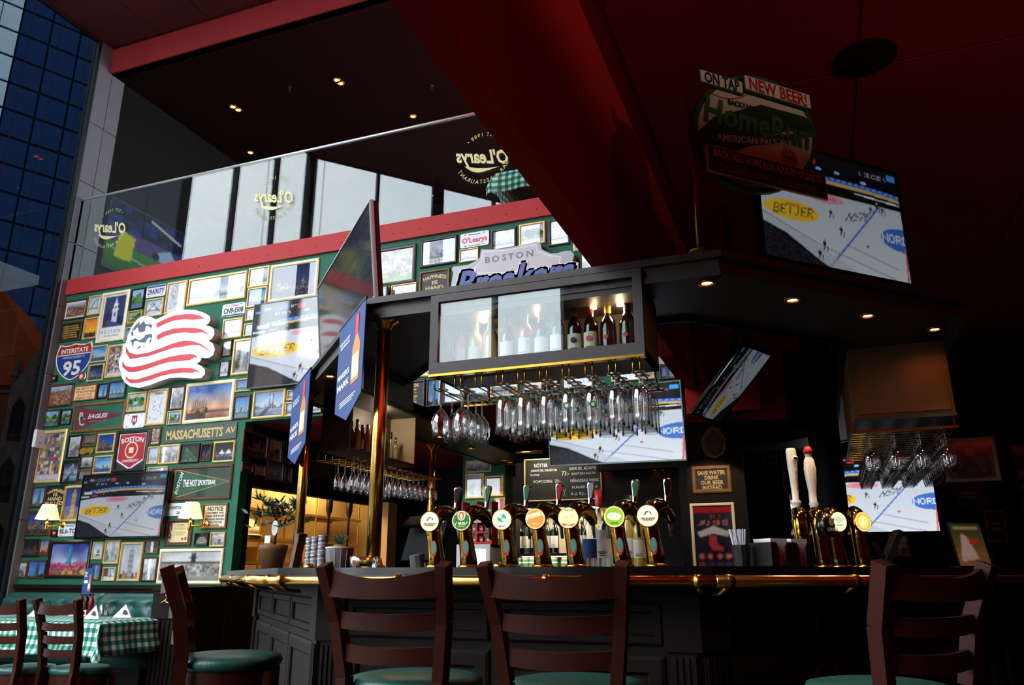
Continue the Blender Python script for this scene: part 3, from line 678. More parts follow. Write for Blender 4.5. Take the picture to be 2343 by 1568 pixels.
def spot(p, r, lab, grp, glow='spot_glow', nm='ceiling_spotlight'):
    s_ = thing(nm, lab, 'spotlight', p, 0, grp)
    MB().lathe([(r*.75, -.002), (r*.8, -.012), (r*1.15, -.012), (r*1.2, 0)], 16).build('rim', M['spot_ring'], s_, smooth=True)
    MB().lathe([(.0, -.004), (r*.74, -.004)], 14).build('bulb', M[glow], s_); return s_
for u, v, lab in ((326, 298, 'upper left spotlight of the ceiling pair nearest the grey column'), (339, 303, 'lower right spotlight of the ceiling pair nearest the grey column'), (533, 244, 'upper left spotlight of the middle ceiling pair above the balustrade'), (545, 251, 'lower right spotlight of the middle ceiling pair above the balustrade'), (771, 183, 'upper left spotlight of the highest ceiling pair above the balustrade'), (779, 190, 'lower right spotlight of the highest ceiling pair above the balustrade'), (573, 349, 'single ceiling spotlight just above the left half of the handrail'), (945, 266, 'single ceiling spotlight just above the right half of the handrail'), (1198, 312, 'left spotlight of the ceiling pair seen through glass by the bulkhead'), (1208, 316, 'right spotlight of the ceiling pair seen through glass by the bulkhead')):
    spot(pz_(u, v, ZMC), .05, lab, 'spotlights in the mezzanine ceiling')
for u, v, lab in ((1025, 118, 'sprinkler head highest up beside the red bulkhead edge'), (663, 199, 'sprinkler head between the middle and highest spotlight pairs'), (357, 280, 'sprinkler head beside the spotlight pair nearest the column'), (988, 196, 'sprinkler head above the right single spotlight')):
    s_ = thing('sprinkler_head', lab, 'sprinkler', pz_(u, v, ZMC), 0, 'sprinklers in the mezzanine ceiling')
    MB().lathe([(.03, 0), (.03, -.01), (.012, -.02), (.012, -.06), (.028, -.065), (.028, -.07)], 8).build('head', M['steel'], s_)
# round loudspeaker and lamp in the low ceiling
s_ = thing('ceiling_speaker', 'dark round loudspeaker grille in the low red ceiling', 'speaker', pz_(1980, 130, ZLC-.01))
MB().lathe([(.16, 0), (.16, -.012), (.14, -.018), (0, -.018)], 24).build('grille', M['mezz_ceiling'], s_)
spot(pz_(2238, 827, ZLC-.01), .06, 'lone dim orange spotlight in the far low ceiling', None)
# ---------------------------------------------------------------- octagonal bar: counter, rail, front, canopy, posts
def offset(poly, d):                       # inward offset of a ccw polygon
    n = len(poly); out = []
    for i in range(n):
        p0, p1, p2 = Vector(poly[i-1]), Vector(poly[i]), Vector(poly[(i+1) % n])
        a = (p1-p0).normalized(); b_ = (p2-p1).normalized(); na = Vector((-a.y, a.x)); nb = Vector((-b_.y, b_.x))
        m = (na+nb); m = m*(1/(1+na.dot(nb))); out.append(tuple(p1+m*d))
    return out
def ring_mb(outer, inner, z0, z1, closed=True, mb=None):
    mb = mb or MB(); n = len(outer); vs = []
    for i in range(n):
        (a, b_), (c, d) = outer[i], inner[i]; vs += [(a, b_, z0), (a, b_, z1), (c, d, z1), (c, d, z0)]
    fs = []
    for i in range(n if closed else n-1):
        j = (i+1) % n
        for k in range(4): fs.append((i*4+k, j*4+k, j*4+(k+1) % 4, i*4+(k+1) % 4))
    if not closed: fs += [(0, 1, 2, 3), ((n-1)*4+3, (n-1)*4+2, (n-1)*4+1, (n-1)*4)]
    return mb.add(vs, fs)
CT = 1.125                                  # counter top height
RY = 3.10                                   # front rail line
railp = [(-2.37, RY), (-.385, RY), (1.10, 4.585), (1.10, 8.3), (.1, 9.3), (-4.3, 9.3), (-4.3, 5.03)]
# open bar ring: counter slab
t = thing('bar_counter', 'dark octagonal bar counter with panelled front', 'bar counter', (0, 0, 0))
sl0 = offset(railp, .03); sl1 = offset(railp, .66)
ring_mb(sl0, sl1, CT-.04, CT).build('counter_top', M['black_gloss'], t)
bd0 = offset(railp, .27); bd1 = offset(railp, .6)
ring_mb(bd0, bd1, 0, CT-.04).build('body', M['dark_wood'], t)
ring_mb(offset(railp, .24), offset(railp, .28), 0, .14).build('plinth', M['black_wood'], t)
ring_mb(offset(railp, .235), offset(railp, .28), CT-.13, CT-.04).build('frieze', M['dark_wood'], t)
def panel(a, b_, z0, z1, wd=.07):
    a = Vector((*a, 0)); b_ = Vector((*b_, 0)); d = (b_-a); L = d.length; ang = math.atan2(d.y, d.x)
    mb = MB(); mb.M = Matrix.Translation(a) @ Matrix.Rotation(ang, 4, 'Z'); mb.ring(0, z0, L, z1, wd, -.018, .002, .2)
    mb.build('panel_frame', M['dark_wood'], t)
def pilaster(c, ang, mb=None):
    mb = MB(); mb.M = Matrix.Translation((*c, 0)) @ Matrix.Rotation(ang, 4, 'Z')
    mb.box((-.065, -.03, 0), (.065, .01, .16)).box((-.05, -.022, .16), (.05, .01, .8)).box((-.075, -.035, .8), (.075, .01, CT-.13))
    for k in range(4): mb.box((-.045+.026*k, -.03, .18), (-.031+.026*k, -.02, .78))
    mb.build('pilaster', M['dark_wood'], t)
for i in range(-1, 2):
    a, b_ = Vector(bd0[i]), Vector(bd0[(i+1) % 7]); n = {-1: 3, 0: 2, 1: 3}[i]; L = (b_-a).length; d = (b_-a)/L; ang = math.atan2(d.y, d.x)
    for k in range(n):
        p = a+d*(.12+(L-.24)*k/n+.02); q = a+d*(.12+(L-.24)*(k+1)/n-.02)
        panel(p, q, .2, .78); panel(p, q, .82, CT-.14, .04)
    for s_ in (.06, L-.06): pilaster(tuple(a+d*s_), ang)
# brass rail in front of the counter, with joint collars and brackets
rl = thing('brass_rail', 'polished brass armrest rail running round the bar front', 'rail', (0, 0, 0))
pts = [(-4.3, 5.03), (-2.37, RY), (-.385, RY), (1.10, 4.585)]
for (a, b_) in zip(pts, pts[1:]): MB().tube([(*a, CT-.055), (*b_, CT-.055)], .022, 14).build('rail_tube', M['brass'], rl, smooth=True)
for (a, b_) in zip(pts, pts[1:]):
    a = Vector((*a, CT-.055)); b_ = Vector((*b_, CT-.055)); L = (b_-a).length; d = (b_-a)/L; nrm = Vector((-d.y, d.x, 0))
    for s_ in [.06, L*.33, L*.67, L-.06]:
        p = a+d*s_; MB().tube([p-d*.014, p+d*.014], .0265, 14).build('collar', M['brass_worn'], rl, smooth=True)
        MB().tube([p-Vector((0, 0, .02)), p-Vector((0, 0, .045))+nrm*.05, p-Vector((0, 0, .05))+nrm*.14], .009, 8).build('bracket', M['brass_worn'], rl, smooth=True)
for u in (706, 1142): 
    p = py_(u, 1305, RY+.05); k = thing('counter_boss', 'round brass knob on the counter edge, ' + ('left one' if u < 900 else 'between the two front stools'), 'knob', (p.x, RY+.06, CT))
    MB().lathe([(.03, 0), (.03, .006), (.024, .014), (0, .02)], 16).build('dome', M['brass'], k, smooth=True)

# canopy
CZ0, CZ1 = 2.435, 2.54
co = [(-2.175, 3.51), (-.318, 3.51), (.84, 4.668), (.84, 8.3), (-.1, 9.24), (-3.78, 9.24), (-3.78, 5.115)]
ci = offset(co, .62)
cn = thing('bar_canopy', 'dark wooden ring canopy with spotlights over the bar', 'canopy', (0, 0, 0))
ring_mb(offset(co, .03), ci, CZ0, CZ1-.02).build('soffit', M['canopy_wood'], cn)
def fascia(i, a, b_):
    a = Vector((*a, 0)); b_ = Vector((*b_, 0)); d = (b_-a); L = d.length; ang = math.atan2(d.y, d.x)
    mb = MB(); mb.M = Matrix.Translation(a) @ Matrix.Rotation(ang, 4, 'Z')
    mb.box((-.02, -.035, CZ1-.035), (L+.02, .05, CZ1)).build('top_moulding', M['canopy_wood'], cn)
    mb = MB(); mb.M = Matrix.Translation(a) @ Matrix.Rotation(ang, 4, 'Z')
    mb.box((0, 0, CZ0+.015), (L, .03, CZ1-.035)).build('fascia_board', M['canopy_wood'], cn)
    mb = MB(); mb.M = Matrix.Translation(a) @ Matrix.Rotation(ang, 4, 'Z')
    mb.box((-.005, -.012, CZ0-.01), (L+.005, .035, CZ0+.015)).build('lower_moulding', M['canopy_wood'], cn)
for i in range(7): fascia(i, co[i], co[(i+1) % 7])
ring_mb(ci, offset(ci, -.03), CZ0-.02, CZ1-.02).build('inner_edge', M['black_wood'], cn)
# brass posts from counter to canopy
for (u, v, lab) in ((880, 735, 'thick brass post at the front left corner of the canopy'), (708, 898, 'brass post at the left end of the canopy behind the banner'), (990, 1018, 'far brass post at the back left of the canopy')):
    p = pz_(u, v, CZ0); q = thing('brass_post', lab, 'post', (p.x, p.y, CT), 0, 'brass posts of the canopy'); h = CZ0-CT
    MB().tube([(0, 0, 0), (0, 0, h)], .036, 20).build('shaft', M['brass'], q, smooth=True)
    MB().lathe([(.075, 0), (.075, .008), (.05, .02), (.042, .05), (.036, .055)], 20).build('foot_flange', M['brass_worn'], q, smooth=True)
    MB().lathe([(.036, h-.05), (.042, h-.045), (.05, h-.02), (.08, h-.008), (.08, h)], 20).build('top_flange', M['brass_worn'], q, smooth=True)
# recessed spots with real light
mat('spot_hot', '#FFE0B0', .5, emit=30.0, ecol='#FFC27A')
def canopy_spot(u, v, e, k):
    p = pz_(u, v, CZ0-.001)
    if p.y > 6: p.x = -3.48; p.y = min(p.y, 9.0)
    s_ = spot(p, .035, k, 'spotlights in the bar canopy', 'spot_hot', 'canopy_spotlight')
    l = bpy.data.lights.new('spot_beam', 'SPOT'); l.energy = e; l.color = (1, .68, .36); l.spot_size = R(78); l.spot_blend = .7; l.shadow_soft_size = .03
    o = bpy.data.objects.new('spot_beam', l); C.objects.link(o); o.parent = s_; o.location = (0, 0, -.03)
    return p
for u, v, e, k in ((1617, 645, 26, 'canopy spotlight nearest the front corner under the round beer sign'), (1813, 684, 34, 'canopy spotlight under the left edge of the upper right television'), (1985, 720, 34, 'canopy spotlight under the middle of the upper right television'), (2138, 751, 22, 'canopy spotlight at the right end of the row below the upper right television'), (2122, 797, 12, 'canopy spotlight just above the brown hanging glass cabinet at right'),
                   (755, 859, 10, 'canopy spotlight between the two blue hanging banners'), (955, 1002, 7, 'canopy spotlight just left of the far brass post'), (1025, 1028, 7, 'canopy spotlight just right of the far brass post'), (1088, 1056, 7, 'third canopy spotlight beyond the far brass post'), (1140, 1077, 6, 'last canopy spotlight before the blackboard')):
    canopy_spot(u, v, e, k)
# ---------------------------------------------------------------- chairs and stools
def ladder_chair(name, label, loc, rz, h_seat, h_back, n_slat, r_seat=.215, bar=True, group=None):
    t = thing(name, label, 'bar stool' if bar else 'chair', loc, rz, group)      # faces +y
    wd = M['chair_wood']; hb = h_back
    prof = [(0, h_seat-.055), (r_seat*.97, h_seat-.055), (r_seat*1.04, h_seat-.03), (r_seat, h_seat-.008), (r_seat*.8, h_seat), (0, h_seat+.006)]
    MB().lathe(prof, 28, sy=.96).build('seat', M['leather'], t, smooth=True)
    MB().lathe([(r_seat*.82, h_seat-.13), (r_seat*.95, h_seat-.13), (r_seat*.95, h_seat-.055), (r_seat*.82, h_seat-.055)], 24, cap=False).build('seat_ring', wd, t, auto=40)
    def post(s):
        mb = MB(); pts = [(s*.165, -.215, 0), (s*.165, -.19, h_seat*.5), (s*.17, -.175, h_seat), (s*.192, -.20, h_seat+(hb-h_seat)*.5), (s*.215, -.265, hb)]
        for a, b_ in zip(pts, pts[1:]): mb.bar(a, b_, .036, .05, (0, 1, .01))
        return mb
    for s in (-1, 1): post(s).build('back_post', wd, t)
    for s in (-1, 1):
        MB().tube([(s*.15, .15, h_seat-.06), (s*.175, .19, 0)], [.022, .017], 8).build('front_leg', wd, t, smooth=True)
    def wx(z):
        q = (z-h_seat)/(hb-h_seat); return .17+.045*q, (-.175-.09*q*q-.005*q)
    for k in range(n_slat):
        top = k == n_slat-1
        zc = hb-.055 if top else h_seat+(hb-h_seat)*(.22+.58*k/(n_slat-1)) ; hh = .085 if top else .05
        w_, yb = wx(zc); vs = []; fs = []; n = 12
        for i in range(n+1):
            q = -1+2*i/n; x = q*(w_-.005); y = yb-.045*(1-q*q); sag = (-.030*(1-q*q)) if top else -.006*(1-q*q)
            z0 = zc-hh/2-.008*(1-q*q); z1 = zc+hh/2+sag
            vs += [(x, y-.01, z0), (x, y-.01, z1), (x, y+.01, z1), (x, y+.01, z0)]
        for i in range(n):
            for j in range(4): fs.append((i*4+j, i*4+(j+1) % 4, (i+1)*4+(j+1) % 4, (i+1)*4+j))
        fs += [(0, 3, 2, 1), (n*4, n*4+1, n*4+2, n*4+3)]
        mb = MB(); mb.add(vs, [f[::-1] for f in fs]); mb.build('back_slat', wd, t, auto=40)
    zf = .3 if bar else .2
    ringp = [(.18*math.cos(a), .17*math.sin(a), zf) for a in [2*math.pi*k/24 for k in range(25)]]
    MB().tube(ringp, .012, 8, cap=False).build('foot_ring' if bar else 'stretcher', wd, t, smooth=True)
    return t
for (u, v, lab, rz, xy) in ((955, 1540, 'ladder-back bar stool with green seat, left of the front pair', 0, None), (1318, 1552, 'ladder-back bar stool with green seat, right of the front pair', R(2), None),
                    (0, 0, 'ladder-back bar stool seen from the side at the bar left corner', R(-52), (-2.36, 2.86)), (2010, 1560, 'ladder-back bar stool in deep shadow at far right', R(45), None)):
    p = pz_(u, v, .78) if xy is None else Vector((*xy, 0))
    ladder_chair('bar_stool', lab, (p.x, p.y, 0), rz, .78, 1.125, 3, group='bar stools round the bar')
for (xy, lab) in (((-5.1, 4.58), 'ladder-back dining chair in front of the gingham table'), ((-5.5, 4.46), 'ladder-back dining chair cut by the left picture edge')):
    ladder_chair('dining_chair', lab, (*xy, 0), R(-4), .47, .93, 4, .2, False, 'dining chairs at the gingham tables')

# ---------------------------------------------------------------- booth and dining tables
bench = thing('booth_bench', 'green tufted leather bench along the picture wall', 'bench', (WX, WY-.02, 0))
LB = -5.78-WX
B((0, -.62, 0), (LB, -.02, .3)).build('base', M['black_wood'], bench)
def cushion(x0, x1, y0, y1, z0, z1, name, nx=24, ny=10, bulge=.03):
    mb = MB(); vs = []
    for j in range(ny+1):
        for i in range(nx+1):
            q, r_ = i/nx, j/ny; e = min(1, 6*q, 6*(1-q))*min(1, 5*r_, 5*(1-r_)); vs.append((x0+(x1-x0)*q, y0+(y1-y0)*r_, z1-bulge*(1-e)))
    fs = [(j*(nx+1)+i, j*(nx+1)+i+1, (j+1)*(nx+1)+i+1, (j+1)*(nx+1)+i) for j in range(ny) for i in range(nx)]
    mb.add(vs, fs); mb.box((x0, y0, z0), (x1, y1, z1-bulge)); return mb.build(name, M['bench_leather'], bench, smooth=True)
cushion(0, LB, -.64, -.16, .3, .46, 'seat_cushion')
def tufted(x0, x1, name):
    nx, nz = int((x1-x0)/.022), 24; vs = []; z0, z1 = .44, .90; btn = []
    cols = int((x1-x0)/.21)
    for r_ in range(2):
        for c in range(cols+1):
            bx = x0+(x1-x0)*(c+(.5 if r_ else .0))/cols
            if x0+.04 < bx < x1-.04: btn.append((bx, z0+.36-.14*r_))
    for j in range(nz+1):
        for i in range(nx+1):
            x = x0+(x1-x0)*i/nx; z = z0+(z1-z0)*j/nz
            d = min(math.hypot(x-a, z-b_) for a, b_ in btn); y = -.16+.045*math.exp(-(d/.045)**2)+.02*(z-z0)/.46
            e = j/nz
            if e > .85: y += .09*((e-.85)/.15)**2.2
            ed = min(x-x0, x1-x);  y += .03*max(0, 1-ed/.03)**2
            vs.append((x, y, z+.02*(1 if e > .97 else 0)))
    n = len(vs); vs += [(x0, -.02, z0), (x1, -.02, z0), (x1, -.02, z1), (x0, -.02, z1)]
    fs = [(j*(nx+1)+i, j*(nx+1)+i+1, (j+1)*(nx+1)+i+1, (j+1)*(nx+1)+i) for j in range(nz) for i in range(nx)]
    fs += [tuple([n+3, n+2] + [nz*(nx+1)+i for i in range(nx, -1, -1)])]
    mb = MB(); mb.add(vs, fs); o = mb.build(name, M['bench_leather'], bench, smooth=True)
    for a, b_ in btn: MB().lathe([(.009, 0), (.008, .006), (0, .009)], 8, (a, -.108, b_), 'y').build('button', M['bench_leather'], o, smooth=True)
XS = py_(222, 1370, 6.3).x-WX
tufted(0.02, XS-.005, 'backrest'); tufted(XS+.005, LB-.01, 'backrest')
t = thing('bench_end_panel', 'dark fluted wooden panel with a brass hook at the bench end', 'panel', (-5.6, 6.05, 0))
B((-.17, -.16, 0), (.17, .38, .96)).build('body', M['dark_wood'], t); B((-.19, -.19, .96), (.19, .39, .99)).build('cap', M['dark_wood'], t); B((-.17, -.185, .72), (.17, -.16, .95)).build('block', M['dark_wood'], t)
for k in range(6): B((-.14+.05*k, -.172, .05), (-.115+.05*k, -.16, .7)).build('flute', M['dark_wood'], t)
h = MB().tube([(-.06, -.19, .87), (-.05, -.215, .855), (-.02, -.22, .862), (0, -.2, .88), (0, -.195, .905), (0, -.21, .925)], .006, 8); h.tube([(0, -.2, .88), (.02, -.22, .862), (.05, -.215, .855), (.06, -.19, .87)], .006, 8); h.lathe([(.012, 0), (.008, .01)], 8, (0, -.185, .89), 'y'); h.build('coat_hook', M['brass'], t, smooth=True)
TZ = .72
for i, (x0, x1) in enumerate(((-7.0, -5.72), (-8.25, -7.15))):
    cx = (x0+x1)/2; w_ = x1-x0; y0, y1 = 5.28, 6.0
    tb = thing('dining_table', ['dining table under gingham cloth in front of the bench', 'dining table under gingham cloth at the left picture edge'][i], 'table', (cx, (y0+y1)/2, 0), 0, 'dining tables along the bench')
    B((-w_/2, -.36, TZ-.035), (w_/2, .36, TZ-.003)).build('table_top', M['black_wood'], tb); B((-.04, -.04, .02), (.04, .04, TZ-.03)).build('leg', M['black'], tb); B((-.28, -.28, 0), (.28, .28, .025)).build('base', M['black'], tb)
    cl = cloth(w_+.02, .74, .27, TZ, None, seed=i+5, sq=.07); cl.location = (cx, (y0+y1)/2, 0)
    tag(cl, ['green and white gingham tablecloth in front of the tufted bench', 'green and white gingham tablecloth at the left picture edge'][i], 'tablecloth', 'gingham cloths along the bench')
def napkin(u, v, lab, rz):
    p = pz_(u, v, TZ+.004); t = thing('folded_napkin', lab, 'napkin', (p.x, p.y, TZ+.004), rz, 'folded napkins on the gingham table')
    mb = MB(); mb.add([(-.1, -.03, 0), (0, -.06, 0), (.1, -.03, 0), (0, 0, .115), (0, .055, 0)], [(0, 1, 3), (1, 2, 3), (2, 4, 3), (4, 0, 3), (0, 4, 2, 1)]); mb.build('folded_cloth', M['paper'], t)
    mb = MB(); mb.add([(.015, -.05, .03), (.06, -.046, .03), (.03, -.03, .07), (.012, -.035, .06)], [(0, 1, 2, 3)]); mb.build('printed_stripe', M['ink'], t)
napkin(88, 1411, 'white pyramid napkin left of the dining chair back', .1); napkin(216, 1416, 'white pyramid napkin beside the condiment caddy', -.1); napkin(284, 1413, 'white pyramid napkin nearest the bench end', .15)
p = pz_(188, 1410, TZ); cad = thing('condiment_caddy', 'wooden condiment caddy on the gingham table', 'caddy', (p.x, p.y, TZ))
B((-.11, -.06, .004), (.11, .06, .012)).build('tray', M['cream_frame'], cad)
for y in (-.06, .06): B((-.11, y-.004, .045), (.11, y+.004, .055)).build('rail', M['cream_frame'], cad)
for x in (-.1, .1):
    for y in (-.055, .055): B((x-.005, y-.005, .01), (x+.005, y+.005, .06)).build('corner_peg', M['cream_frame'], cad)
glass_mat('amber_glass', (.35, .16, .05), 1.2)
mat('ketchup', '#7A0E0E', .25); mat('sauce_brown', '#2A120A', .25); mat('pepper', '#3A332C', .5); mat('olive_oil', '#8A6A18', .2)
def bottle_small(dx, dy, h, r, m, cap, nm, lab):
    q = thing(nm, lab, 'bottle', (p.x+dx, p.y+dy, TZ+.012))
    MB().lathe([(r, 0), (r, h*.55), (r*.9, h*.65), (r*.4, h*.8), (r*.4, h*.9)], 12).build('body', M[m], q, smooth=True); MB().lathe([(r*.5, h*.88), (r*.5, h), (0, h)], 10).build('cap', M[cap], q, smooth=True)
bottle_small(.07, .02, .2, .028, 'ketchup', 'ketchup', 'sauce_bottle', 'red ketchup bottle in the condiment caddy'); bottle_small(-.07, .025, .2, .03, 'sauce_brown', 'black', 'sauce_bottle', 'dark brown sauce bottle in the condiment caddy'); bottle_small(-.005, .028, .21, .027, 'sauce_brown', 'black', 'sauce_bottle', 'black-capped sauce bottle in the middle of the caddy')
bottle_small(-.06, -.03, .1, .018, 'pepper', 'chrome', 'salt_shaker', 'small glass shaker with metal cap at the caddy front'); bottle_small(.03, -.03, .13, .02, 'olive_oil', 'ketchup', 'hot_sauce_bottle', 'small hot sauce bottle with red cap in the caddy')
def tumbler(u, v, lab):
    q = pz_(u, v, TZ+.003); g = thing('glass_tumbler', lab, 'glass', (q.x, q.y, TZ+.003))
    MB().lathe([(0, .004), (.032, .004), (.036, .02), (.042, .11), (.040, .11), (.034, .02), (0, .014)], 16).build('glass', M['drink_glass'], g, smooth=True)
tumbler(234, 1412, 'clear cut-glass tumbler behind the napkins')
tc_ = thing('table_card', 'dark blue drinks card standing on the condiment caddy', 'menu card', (p.x, p.y+.005, TZ+.2))
mat('banner_blue', '#1E3F7A', .7); mat('banner_white', '#E8ECF2', .7); mat('banner_red', '#C8303A', .6); mat('whisky', '#C8802A', .5); mat('whisky_label', '#EBDDB0', .7)
B((-.055, -.003, 0), (.055, .003, .24)).build('card', M['banner_blue'], tc_); B((-.06, -.01, -.02), (.06, .01, .0)).build('clip', M['black'], tc_)
MB().lathe([(.016, .03), (.016, .1), (.006, .14), (.006, .18)], 8, (.03, -.004, 0), sy=.1).build('printed_bottle', M['whisky'], tc_); B((.016, -.006, .05), (.044, -.003, .095)).build('printed_label', M['whisky_label'], tc_)
B((-.04, -.0045, .1), (.005, -.003, .13)).build('text_block', M['banner_white'], tc_)
for k in range(4): B((-.045, -.0045, .2-.014*k), (-.045+.03+.008*(k % 2), -.003, .206-.014*k)).build('text_line', M['banner_white'], tc_)
# wall sconces
mat('shade', '#F4DDB8', .8, emit=1.1, ecol='#FFD9A0')
for u, v, lab in ((113, 1172, 'brass wall lamp with cream shade beside the humorous beer sign'), (440, 1168, 'brass wall lamp with cream shade beside the notice sign')):
    p = py_(u, v, WY-.14); s_ = thing('wall_sconce', lab, 'wall lamp', (p.x, WY, p.z), 0, 'wall lamps beside the low television')
    sh_ = MB(); n = 8
    for (r0, z0), (r1, z1) in zip([(.12, -.07), (.075, .08)], [(.075, .08)]): pass
    MB().lathe([(.125, -.08), (.118, -.07), (.07, .075), (.062, .08)], 6, (0, -.15, 0), cap=False).build('lamp_shade', M['shade'], s_)
    MB().tube([(0, -.15, .05), (0, -.15, -.16)], .01, 10).build('stem', M['brass'], s_, smooth=True)
    MB().lathe([(.012, -.2), (.02, -.18), (.014, -.15), (.02, -.12), (.01, -.1)], 12, (0, -.15, 0)).build('socket', M['brass'], s_, smooth=True)
    MB().tube([(0, -.15, -.14), (.03, -.14, -.155), (.06, -.08, -.15), (.08, -.012, -.13)], .008, 8).build('arm', M['brass'], s_, smooth=True)
    MB().lathe([(.04, 0), (.035, .012), (.015, .018)], 16, (.08, 0, -.13), 'y').build('wall_plate', M['brass'], s_, smooth=True)
    l = bpy.data.lights.new('bulb', 'POINT'); l.energy = 2.2; l.color = (1, .75, .42); l.shadow_soft_size = .03; o = bpy.data.objects.new('bulb', l); C.objects.link(o); o.parent = s_; o.location = (0, -.15, 0)
# ---------------------------------------------------------------- framed pictures on the green wall
ZM = {0: (0, 0, 1), 1: (0, 560, 3.905), 2: (0, 900, 3.408), 4: (400, 560, 3.734), 5: (840, 440, 3.905), 6: (900, 600, 3.136)}
FR = {'g': 'gold_frame', 'd': 'walnut_frame', 'b': 'brown_frame', 'k': 'black_frame', 'c': 'cream_frame', 'y': 'grey_frame'}
def wall_rect(z, x0, y0, x1, y1, y=WY):
    ox, oy, s = ZM[z]; a = py_(ox+x0/s, oy+y0/s, y); b_ = py_(ox+x1/s, oy+y1/s, y); return a.x, a.z, b_.x, b_.z
def picture(label, rect, frame, art, fw=None, matw=0.0, name='framed_picture', cat='picture', y=WY, pane=True, dep=.022, base=None, rz=0):
    xa, za, xb, zb = rect; w_, h_ = xb-xa, za-zb
    t = thing(name, label, cat, ((xa+xb)/2, y, zb), rz)
    if base: t.location = base
    fw = fw or max(.014, min(.04, .09*min(w_, h_)))
    MB().ring(-w_/2, 0, w_/2, h_, fw, -dep, 0).build('frame', M[FR[frame]], t)
    iw, ih = w_-2*fw, h_-2*fw
    if matw:
        MB().ring(-iw/2, fw, iw/2, fw+ih, matw, -.006, 0, .05).build('mount', M['mat_board'], t); iw -= 2*matw; ih -= 2*matw
    if art is not None:
        res = 46*math.sqrt(max(iw, ih)/.3); W_ = max(14, int(res*iw/max(iw, ih))); H_ = max(14, int(res*ih/max(iw, ih)))
        put_print(art(hash_(label), W_, H_), iw, ih, t, (0, -.005, fw+matw))
    if pane:
        B((-w_/2+fw*.7, -.0115, fw*.7), (w_/2-fw*.7, -.010, h_-fw*.7)).build('pane', M['pane'], t)
    return t, w_, h_, fw
def hash_(s): return sum((i+1)*ord(c) for i, c in enumerate(s)) % 9973
